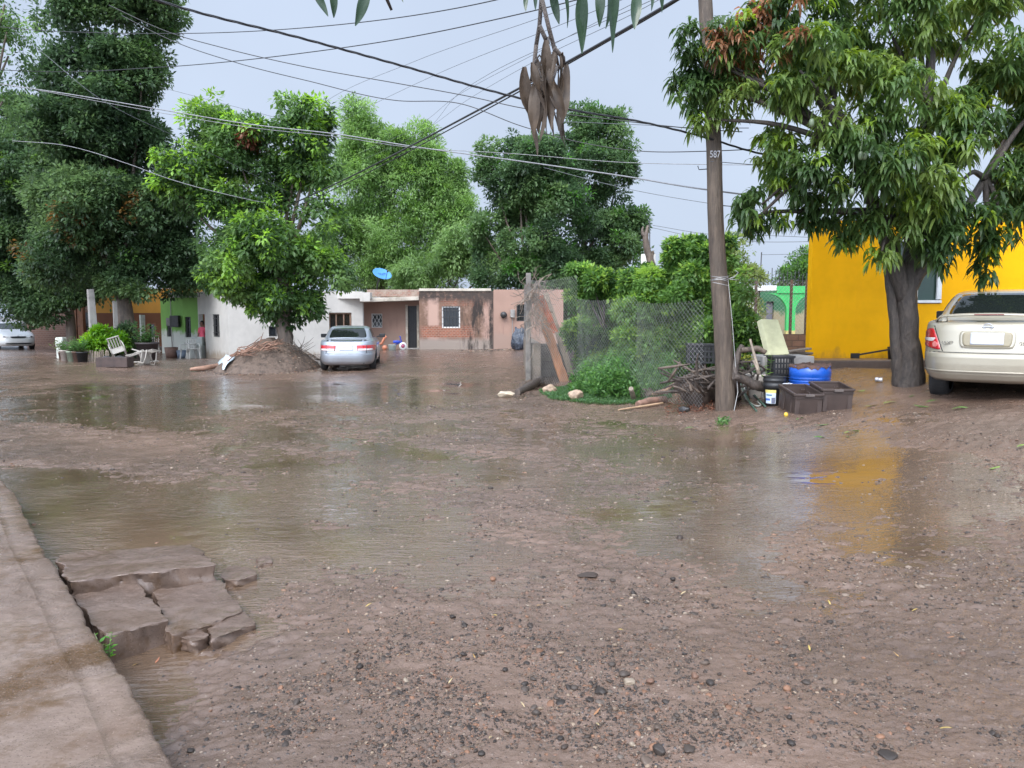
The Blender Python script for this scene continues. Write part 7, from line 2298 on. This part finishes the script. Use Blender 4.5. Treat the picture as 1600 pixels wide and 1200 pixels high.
# ---- rubbish bag, toys by the pink house
gb_ = at(811, 556, 33.0); gb_[2] = gz1(gb_[0], gb_[1])
V, F = stone_shape(4, 61, 1.0, .5); V = V * (1 + .10 * fbm(V[:, 0] * 5, V[:, 2] * 5 + V[:, 1] * 3, 7, 3))[:, None] * np.array((.33, .3, .46)); V += gb_ + np.array((0, 0, .42))
o = np_obj('rubbish_bag', V, None, pm('grey_blue_plastic_film', (.045, .055, .075), .25, .3, 5, 1.0, 9, .06), tris=F); tag(o, 'full dark blue rubbish bag by the pink wall', 'rubbish bag')
def tricycle():
    c = at(622, 555, 34.2); c[2] = gz1(c[0], c[1])
    r = thing('toy_tricycle', 'blue and white childs tricycle on the ground by the black door', 'tricycle', tuple(c))
    bl, wh = pm('toy_blue', (.02, .06, .45), .35, .1, 4, 0), M_WHITEP
    for x, y, rr in ((.22, 0, .17), (-.25, -.16, .11), (-.25, .16, .11)):
        mb = MB(); mb.lathe([(rr * .55, -.03), (rr, -.035), (rr, .035), (rr * .55, .03)], (x, y, rr), 20, rot=(R(90), 0, R(20)))
        o = mb.build('wheel', wh, r); mb = MB(); mb.lathe([(.001, -.02), (rr * .5, -.02), (rr * .5, .02), (.001, .02)], (x, y, rr), 14, rot=(R(90), 0, R(20))); mb.build('hub', pm('toy_pink', (.5, .12, .2), .4, .1, 4, 0), o)
    mb = MB(); mb.tube([(.22, 0, .2), (.12, 0, .48), (.1, 0, .6)], .025, 8); mb.tube([(.16, 0, .36), (-.1, 0, .24), (-.25, 0, .14)], .028, 8); mb.build('frame', bl, r)
    mb = MB(); mb.box((-.06, 0, .36), (.3, .22, .12)); mb.build('seat', bl, r, bevel=.04)
    mb = MB(); mb.tube([(.1, -.2, .6), (.1, 0, .58), (.1, .2, .6)], .02, 8); mb.build('handlebar', bl, r)
    c2 = at(613, 555, 34.0); mb = MB(); mb.lathe([(.001, 0), (.15, 0), (.18, .24), (.19, .25), (.16, .24), (.14, .03)], (c2[0], c2[1], gz1(c2[0], c2[1])), 20, rot=None); o = mb.build('basin', pm('pale_green_plastic', (.50, .58, .55), .45, .08, 4, 0)); tag(o, 'pale plastic basin lying next to the blue tricycle', 'basin')
    c3 = at(597, 553, 34.3); rt = thing('ride_on_toy', 'orange pink ride-on toy half hidden by the silver car', 'toy', (c3[0], c3[1], gz1(c3[0], c3[1])))
    og = pm('toy_orange', (.55, .20, .11), .45, .1, 4, 0)
    mb = MB(); mb.tube([(-.2, 0, .25), (0, 0, .3), (.12, 0, .55), (.2, 0, .62)], .06, 10); mb.build('body', og, rt)
    for x in (-.2, .12): mb = MB(); mb.lathe([(.001, -.05), (.11, -.05), (.11, .05), (.001, .05)], (x, 0, .11), 16, rot=(R(90), 0, 0)); mb.build('wheel', og, rt)
tricycle()
rr_ = np.random.default_rng(18); k = 160
px = np.array([at(720 + 90 * rr_.random(), 548, 33.2 + 1.0 * rr_.random())[:2] for _ in range(k)])
sv, sf = stone_shape(1, 4); sz = .03 + .07 * rr_.random(k) ** 2
V = sv[None] * sz[:, None, None] + np.column_stack([px, gz(px[:, 0], px[:, 1])])[:, None]; F = sf[None] + (np.arange(k) * len(sv))[:, None, None]
o = np_obj('rubble', V.reshape(-1, 3), None, STONE_M, tris=F.reshape(-1, 3), col=np.repeat(STONE_COL[rr_.choice(len(STONE_COL), k)] * 1.4, len(sv), 0)); tag(o, 'strip of broken brick rubble along the pink wall', None, None, 'stuff')

# ---- plants, pots and chairs under the tall tree
def pot(label, u, v, D_, rad, h, mat, plant_h, seed, n=16, leaf=.12, pal=WE, group='flower pots under the tall dark tree'):
    c = at(u, v, D_); c[2] = gz1(c[0], c[1])
    r = thing('flower_pot', label, 'flower pot', tuple(c), 0, group)
    mb = MB(); mb.lathe([(.001, 0), (rad * .75, 0), (rad, h * .9), (rad * 1.1, h * .9), (rad * 1.1, h), (rad * .9, h), (rad * .85, h * .85), (.001, h * .85)], (0, 0, 0), 20); mb.build('pot', mat, r)
    s_ = sprout('plant', '', (c[0], c[1], c[2] + h * .8), n, plant_h, .5, leaf, seed, pal=pal)
    for ch in kids(s_):
        w0 = np.array(s_.location) - np.array(c); ch.parent = r; ch.location = tuple(w0)
    bpy.data.objects.remove(s_)
    return r
M_TERRA = pm('old_clay', (.17, .10, .075), .7, .2, 5, .2)
pot('white paint tin pot at the end of the row', 101, 565, 30.2, .15, .42, pm('dirty_white_tin', (.52, .45, .40), .6, .15, 5, .1), .5, 51)
pot('pale green bucket pot with bushy plant', 112, 566, 30.0, .17, .40, pm('pale_green_tin', (.32, .38, .28), .6, .15, 5, .1), .6, 52, 22)
pot('brown clay pot with leafy plant, third in the row', 121, 566, 29.8, .17, .40, M_TERRA, .7, 53, 24)
pot('dark plastic pot nearest the picket fence', 129, 567, 29.6, .2, .38, M_BLACKPL, .7, 54, 26)
pot('huge dark pot with tall dark plant by the white chairs', 231, 563, 31.0, .42, .75, pm('dark_big_pot', (.05, .04, .04), .6, .2, 4, .2), .95, 55, 60, .16, [tuple(x * .7 for x in c) for c in WE])
pot('pot with wispy plant beside the white tank', 97, 556, 31.5, .14, .3, M_TERRA, .7, 56, 20, .12, [(.16, .2, .08), (.12, .17, .07)])
tk = at(96, 546, 32.0); zz = gz1(tk[0], tk[1]); mb = MB(); mb.box((tk[0], tk[1], zz + .26), (.3, .3, .5)); mb.box((tk[0], tk[1], zat(534.5, 32)), (.32, .34, .40)); o = mb.build('water_jug', pm('dirty_white_tank', (.55, .57, .52), .5, .12, 4, .1), bevel=.05); tag(o, 'dirty white plastic tank on a stand at the brick house', 'tank')
make_tree('shrub', 'vivid lime green bush inside the picket fence', 'shrub', [(148, 532, 18, 11), (162, 524, 14, 9), (168, 538, 20, 10), (182, 534, 14, 10), (150, 543, 16, 8)], 30.6, (160, 562), .05, 15, .14, [(.09, .22, .02), (.15, .32, .03), (.22, .40, .04)], 130, fork=(160, 548), cl_r=.32, per=40, aspect=.5)
make_tree('shrub', 'dull green shrub growing against the thick dark trunk', 'shrub', [(192, 528, 14, 14), (205, 540, 14, 12), (198, 520, 12, 10), (186, 545, 12, 8)], 31.5, (198, 560), .05, 15, .14, DK, 131, fork=(198, 545), cl_r=.3, per=40, aspect=.5, tip=(.2, .26, .1), tip_p=.08)
pf = thing('picket_fence', 'row of grey rough pickets around the lime green bush', 'fence', tuple(grd(150, 566)))
rk = np.random.default_rng(3)
for k in range(15):
    p = at(135 + 2.5 * k, 563 + (k % 3) * .8, 29.8); p[2] = gz1(p[0], p[1]); mb = MB(); mb.bar(p - np.array((0, 0, .05)), p + np.array((.02 * rk.normal(), .03 * rk.normal(), .36 + .12 * rk.random())), .035 + .02 * rk.random(), .025); mb.build('picket', M_PLANK, pf, True)
mb = MB(); a, b_ = at(134, 560, 29.85), at(172, 560, 29.85); a[2] = gz1(*a[:2]) + .28; b_[2] = gz1(*b_[:2]) + .28; mb.bar(a, b_, .03, .02); mb.build('rail', M_PLANK, pf, True)
M_DKWOOD = pm('dark_wet_wood', (.055, .035, .03), .6, .3, 5, .3)
for u, v, w_, h, lb in ((166, 573, .38, .33, 'low dark planter box nearer the lime green bush'), (187, 573.5, .62, .34, 'wider dark planter box full of earth beside the white chairs')):
    c = grd(u, v); r = thing('planter_box', lb, 'planter', tuple(c), 0, 'dark planter boxes')
    mb = MB(); t_ = .03
    for sg in (-1, 1): mb.box((0, sg * .22, h / 2), (w_ * 1.2, t_, h)); mb.box((sg * w_ * .6 - sg * .015, 0, h / 2), (t_, .41, h - .004))
    mb.build('side', M_DKWOOD, r, bevel=.01)
    V, F = stone_shape(3, int(u), .5, .6); mb = MB(); mb.raw(V * np.array((w_ * .55, .18, .22)) + np.array((0, 0, h * .85)), [tuple(f) for f in F], 0, True); mb.build('soil', pm('black_soil', (.03, .026, .028), .7, .3, 10, .8, 25), r)

M_CHAIR = pm('white_chair_plastic', (.36, .33, .29), .45, .12, 4, .05)
def garden_chair(label, loc, rot, group='white plastic chairs', mat=None):
    r = thing('garden_chair', label, 'chair', loc, 0, group); r.rotation_euler = rot
    m_ = mat or M_CHAIR
    mb = MB(); mb.box((0, 0, .43), (.44, .42, .03)); mb.build('seat', m_, r, bevel=.012)
    mb = MB()
    for k in range(5): x = -.18 + .09 * k; mb.bar((x, .2, .45), (x * 1.05, .30, .82), .045, .018)
    mb.bar((-.22, .30, .84), (.22, .30, .84), .05, .025); mb.build('backrest', m_, r, bevel=.006)
    for x in (-.2, .2):
        for y in (-.18, .18): mb = MB(); mb.bar((x, y, .42), (x * 1.2, y * 1.25, 0), .05, .035); mb.build('leg', m_, r)
        mb = MB(); mb.tube([(x * 1.15, -.2, .3), (x * 1.2, -.2, .62), (x * 1.2, .0, .66), (x * 1.1, .27, .64)], .022, 8); mb.build('armrest', m_, r)
    return r
def gp(u, v, D_=None, dz=0):
    p = grd(u, v) if D_ is None else at(u, v, D_); 
    if D_ is not None: p[2] = gz1(p[0], p[1])
    p[2] += dz; return tuple(p)
garden_chair('white plastic chair tipped on its back beside the planter box', gp(203, 571, None, .12), (R(-70), 0, R(-50)))
garden_chair('white plastic chair overturned with legs towards the big pot', gp(214, 570, None, .30), (R(95), R(10), R(70)))
garden_chair('white plastic chair leaning tilted behind the planter box', gp(190, 566, 29.2, .12), (R(25), R(-18), R(30)))
garden_chair('white plastic chair standing before the orange house door', gp(241, 545, 38.5, .0), (0, 0, R(20)))
garden_chair('white plastic chair closest to the woman in pink', gp(302, 561, 34.2), (0, 0, R(40)), mat=pm('grey_white_plastic', (.42, .42, .40), .5, .1, 4, 0))
garden_chair('white plastic chair by the green wall next to the clay tub', gp(294, 561, 34.3), (0, 0, R(-30)), mat=pm('grey_white_plastic', (.42, .42, .40)))
for lb, u, m_, rad, h in (('brown clay tub at the foot of the green wall', 268, M_TERRA, .3, .5), ('blue and white washing tub beside the chairs at the green wall', 285, pm('grey_blue_tub', (.16, .2, .26), .5, .2, 4, 0), .26, .36)):
    c = at(u, 557, 35.6); hollow('tub', lb, 'tub', (c[0], c[1], gz1(c[0], c[1])), [(.001, 0), (rad * .8, 0), (rad, h), (rad * .9, h), (rad * .75, .06), (.001, .06)], m_, 20)
lw = at(309, 559, 35.4); zz = gz1(lw[0], lw[1]); mb = MB(); mb.box((lw[0], lw[1], zz + .28), (.55, .5, .6)); mb.box((lw[0], lw[1] + .1, zz + .78), (.5, .3, .4)); o = mb.build('concrete_sink', pm('pale_grey_sink', (.36, .38, .36), .7, .15, 3, .1), bevel=.03); tag(o, 'grey concrete laundry sink beside the open doorway', 'sink')

# ---- woman in the doorway
def person():
    c = at(317.2, 559, 35.9); c[2] = gz1(c[0], c[1]) + .0
    zb = zat(557.5, 35.9); c[2] = zb
    r = thing('person', 'woman in pink top and dark trousers standing in the white doorway', 'person', tuple(c), R(-20))
    J = {'pel': (0, 0, .88, .15, .12), 'waist': (0, 0, 1.02, .135, .105), 'chest': (0, .01, 1.22, .155, .12), 'neckb': (0, .01, 1.38, .07, .065), 'head0': (0, -.01, 1.46, .058, .06), 'head1': (0, -.02, 1.55, .08, .095), 'head2': (0, -.01, 1.63, .06, .07)}
    ed = [('pel', 'waist'), ('waist', 'chest'), ('chest', 'neckb'), ('neckb', 'head0'), ('head0', 'head1'), ('head1', 'head2')]
    for s_, sg in (('l', -1), ('r', 1)):
        J.update({'sh' + s_: (sg * .16, .01, 1.34, .06, .06), 'el' + s_: (sg * .23, .02, 1.08, .043, .043), 'wr' + s_: (sg * .22, -.06, .86, .03, .032), 'ha' + s_: (sg * .215, -.08, .78, .034, .02),
                  'hip' + s_: (sg * .085, 0, .80, .10, .10), 'kn' + s_: (sg * .09, -.01, .46, .065, .065), 'an' + s_: (sg * .095, .02, .08, .04, .045), 'toe' + s_: (sg * .11, -.12, .03, .035, .03)})
        ed += [('chest', 'sh' + s_), ('sh' + s_, 'el' + s_), ('el' + s_, 'wr' + s_), ('wr' + s_, 'ha' + s_), ('pel', 'hip' + s_), ('hip' + s_, 'kn' + s_), ('kn' + s_, 'an' + s_), ('an' + s_, 'toe' + s_)]
        for k in range(4):
            f = 'f%d%s' % (k, s_); J[f + 'a'] = (sg * .215, -.115 + .024 * k - .008, .735, .009, .009); J[f + 'b'] = (sg * .205, -.12 + .024 * k - .008, .69 + .008 * abs(k - 1), .008, .008); ed += [('ha' + s_, f + 'a'), (f + 'a', f + 'b')]
        J['t' + s_] = (sg * .19, -.13, .775, .010, .010); ed.append(('ha' + s_, 't' + s_))
    keys = list(J)
    me = bpy.data.meshes.new('body'); me.from_pydata([J[k][:3] for k in keys], [(keys.index(a), keys.index(b)) for a, b in ed], [])
    o = link('body', me, [], r)
    sk = o.modifiers.new('skin', 'SKIN'); sk.use_smooth_shade = True
    for i, k in enumerate(keys):
        me.skin_vertices[0].data[i].radius = J[k][3:5]
        me.skin_vertices[0].data[i].use_root = (k == 'pel')
    sb = o.modifiers.new('sub', 'SUBSURF'); sb.levels = sb.render_levels = 2
    dg = bpy.context.evaluated_depsgraph_get(); dg.update()
    m2 = bpy.data.meshes.new_from_object(o.evaluated_get(dg)); o.modifiers.clear(); o.data = m2
    skin, top, pants = pm('brown_skin', (.24, .12, .08), .5, .08, 6, 0), pm('pink_cotton', (.72, .10, .16), .8, .1, 6, 0), pm('black_cotton', (.02, .018, .02), .8, .15, 6, 0)
    m2.materials.clear()
    for m_ in (skin, top, pants, pm('red_sandal', (.35, .06, .04), .6, .1, 4, 0)): m2.materials.append(m_)
    for p in m2.polygons:
        x, y, z = p.center
        arm = abs(x) > .185
        p.material_index = 3 if z < .05 else 2 if z < .90 and not arm else 1 if (.90 <= z < 1.385 and not (arm and z < 1.12)) else 0
        p.use_smooth = True
    V, F = ico(3); V = V * np.array((.092, .10, .11)) + np.array((0, .02, 1.585)); k = ~((V[F].mean(1)[:, 1] < -.03) & (V[F].mean(1)[:, 2] < 1.62)); mb = MB(); mb.raw(V, [tuple(f) for f in F[k]], 0, True); mb.build('hair', pm('black_hair', (.015, .012, .011), .5, .2, 20, 0), r)
    mb = MB()
    for sg in (-1, 1): mb.lathe([(.001, .008), (.009, 0), (.001, -.008)], (sg * .03, -.108, 1.555), 8)
    mb.build('eye', M_BLACKPL, r)
    mb = MB(); mb.raw([(-.013, -.105, 1.515), (.013, -.105, 1.515), (0, -.108, 1.56), (0, -.132, 1.52)], [(0, 1, 3), (1, 2, 3), (2, 0, 3)]); mb.build('nose', skin, r)
    mb = MB(); mb.box((0, -.095, 1.485), (.04, .02, .010)); mb.build('mouth', pm('lip', (.3, .08, .07), .5, .1, 4, 0), r, bevel=.004)
person()

# ---- single stones, chips and fallen leaves in the street
def stone(u, v, px, ci, seed, label, flat=.6, sub=3):
    p = grd(u, v); r = px / 2 * p[1] / FOC
    V, F = stone_shape(sub, seed, flat)
    th = seed * 1.7; c, s_ = math.cos(th), math.sin(th)
    V = V * r; V = np.stack([V[:, 0] * c - V[:, 1] * s_, V[:, 0] * s_ + V[:, 1] * c, V[:, 2]], 1) + p + np.array((0, 0, r * flat * .45))
    col = np.repeat((STONE_COL[ci] * (.85 + .3 * rng.random()))[None], len(V), 0)
    o = np_obj('stone', V, None, STONE_M, tris=F, smooth=True, col=col)
    return tag(o, label, 'stone', 'loose stones in the wet street')
stone(1062, 846, 15, 8, 1, 'dark brown stone standing alone in the shallow stream', .9)
stone(1105, 690, 11, 0, 2, 'small black stone in the puddle below the wooden pole')
stone(1030, 1176, 26, 0, 3, 'large black stone at the bottom edge of the gravel', .75)
stone(1386, 1182, 36, 0, 4, 'long flat black stone at the lower right', .35)
stone(983, 1068, 24, 9, 5, 'biggest pale tan pebble in the gravel', .5)
stone(976, 1055, 22, 1, 6, 'grey black pebble touching the big tan pebble', .5)
stone(938, 1083, 22, 0, 7, 'glossy black pebble left of the big tan pebble', .55)
stone(1016, 1066, 16, 7, 8, 'red brown pebble right of the big tan pebble', .6)
stone(735, 917, 17, 3, 9, 'tan stone in the middle of the shallow stream', .55)
stone(770, 906, 12, 4, 10, 'brick red stone just right of the tan stream stone')
stone(1186, 1110, 16, 2, 11, 'grey stone in the right hand gravel')
stone(1075, 1172, 24, 1, 12, 'wide grey stone right of the large black stone', .4)
stone(918, 900, 34, 8, 13, 'long dark flat piece of stone lying in the stream', .22)
stone(476, 1038, 8, 1, 14, 'dark pebble alone on the smooth mud')
stone(412, 980, 12, 0, 15, 'black stone at the end of the rivulet by the slabs')
stone(405, 990, 9, 4, 16, 'reddish stone next to the black rivulet stone')
rp = np.random.default_rng(21)
for k in range(46):
    u, v = [(790, 1050), (1230, 1100), (900, 1140), (1090, 1080), (1000, 960)][k % 5]
    u, v = u + 150 * rp.normal(), v + 38 * rp.normal()
    if not (420 < u < 1590 and 880 < v < 1195): continue
    ci = int(rp.choice(len(STONE_COL), p=STONE_P / STONE_P.sum()))
    stone(u, v, 9 + 8 * rp.random() * (v / 1100), ci, 100 + k, ['black', 'charcoal', 'brown grey', 'tan', 'brick red', 'sandy', 'grey', 'reddish', 'dark brown', 'pale sandy'][ci] + ' pebble among the loose gravel', .45 + .3 * rp.random(), 2)
def fallen(u, v, L, c, a, seed, label, group):
    p = grd(u, v); d = np.array((math.cos(a), math.sin(a), .05)); P = p - d * L / 2 + np.array((0, 0, .012))
    V, Q = near_leaf(None, P, P + d * L + np.array((0, 0, .01)), L * .27, a + 1.57, seed, 6, .2)
    o = np_obj('fallen_leaf', V, Q, pm('fallen_leaf_%.2f_%.2f_%.2f' % c, c, .4, .25, 20, .2, 60), smooth=True)
    return tag(o, label, 'leaf', group)
GL = 'green mango leaves fallen on the mud'
for k, (u, v, L, a) in enumerate([(1320, 727, .17, .1), (1077, 671, .14, .2), (1285, 666, .2, .0), (1332, 677, .22, .1), (1327, 684, .12, 2.9), (1282, 686, .18, 3.0), (1554, 731, .16, .4), (1458, 629, .22, .15), (1440, 636, .2, 2.8), (1390, 631, .2, .1), (1424, 620, .14, .6), (1500, 640, .2, -.1), (1345, 612, .16, .1), (1250, 655, .14, .4), (1362, 634, .2, .1), (1598, 700, .15, .2)]):
    fallen(u, v, L, (.07, .17, .025) if k % 3 else (.16, .25, .04), a, k, 'green mango leaf fallen on the mud in front of the tubs and car', GL)
YL = 'yellowed leaves scattered on the gravel'
for k in range(34):
    u, v = 480 + 1050 * rp.random(), 880 + 300 * rp.random() ** 1.1
    c = [(.34, .20, .07), (.42, .30, .08), (.30, .14, .06), (.40, .30, .16)][k % 4]
    fallen(u, v, .025 + .025 * rp.random(), c, rp.random() * 6.28, k, 'tiny yellow brown leaf lying on the wet gravel', YL)
for k, (u, v) in enumerate([(112, 913), (118, 912), (136, 908), (170, 905), (222, 905), (214, 1043), (246, 1036), (238, 1106)]):
    p = grd(u, v); fallen(u, v, .045, [(.32, .12, .06), (.38, .24, .08)][k % 2], k * 1.3, k, 'reddish dead leaf caught beside the broken slabs', 'dead leaves caught between the slabs')
# weed on the thick slab
wv = at(172, 1000, float(atz(164, 992, .16)[1]) - .03)
sprout('weed', 'bright green weed growing out beside the thick dark slab', (wv[0], wv[1] - .02, .02), 5, .17, .16, .036, 61, pal=[(.10, .30, .03), (.16, .40, .05), (.07, .22, .03)])
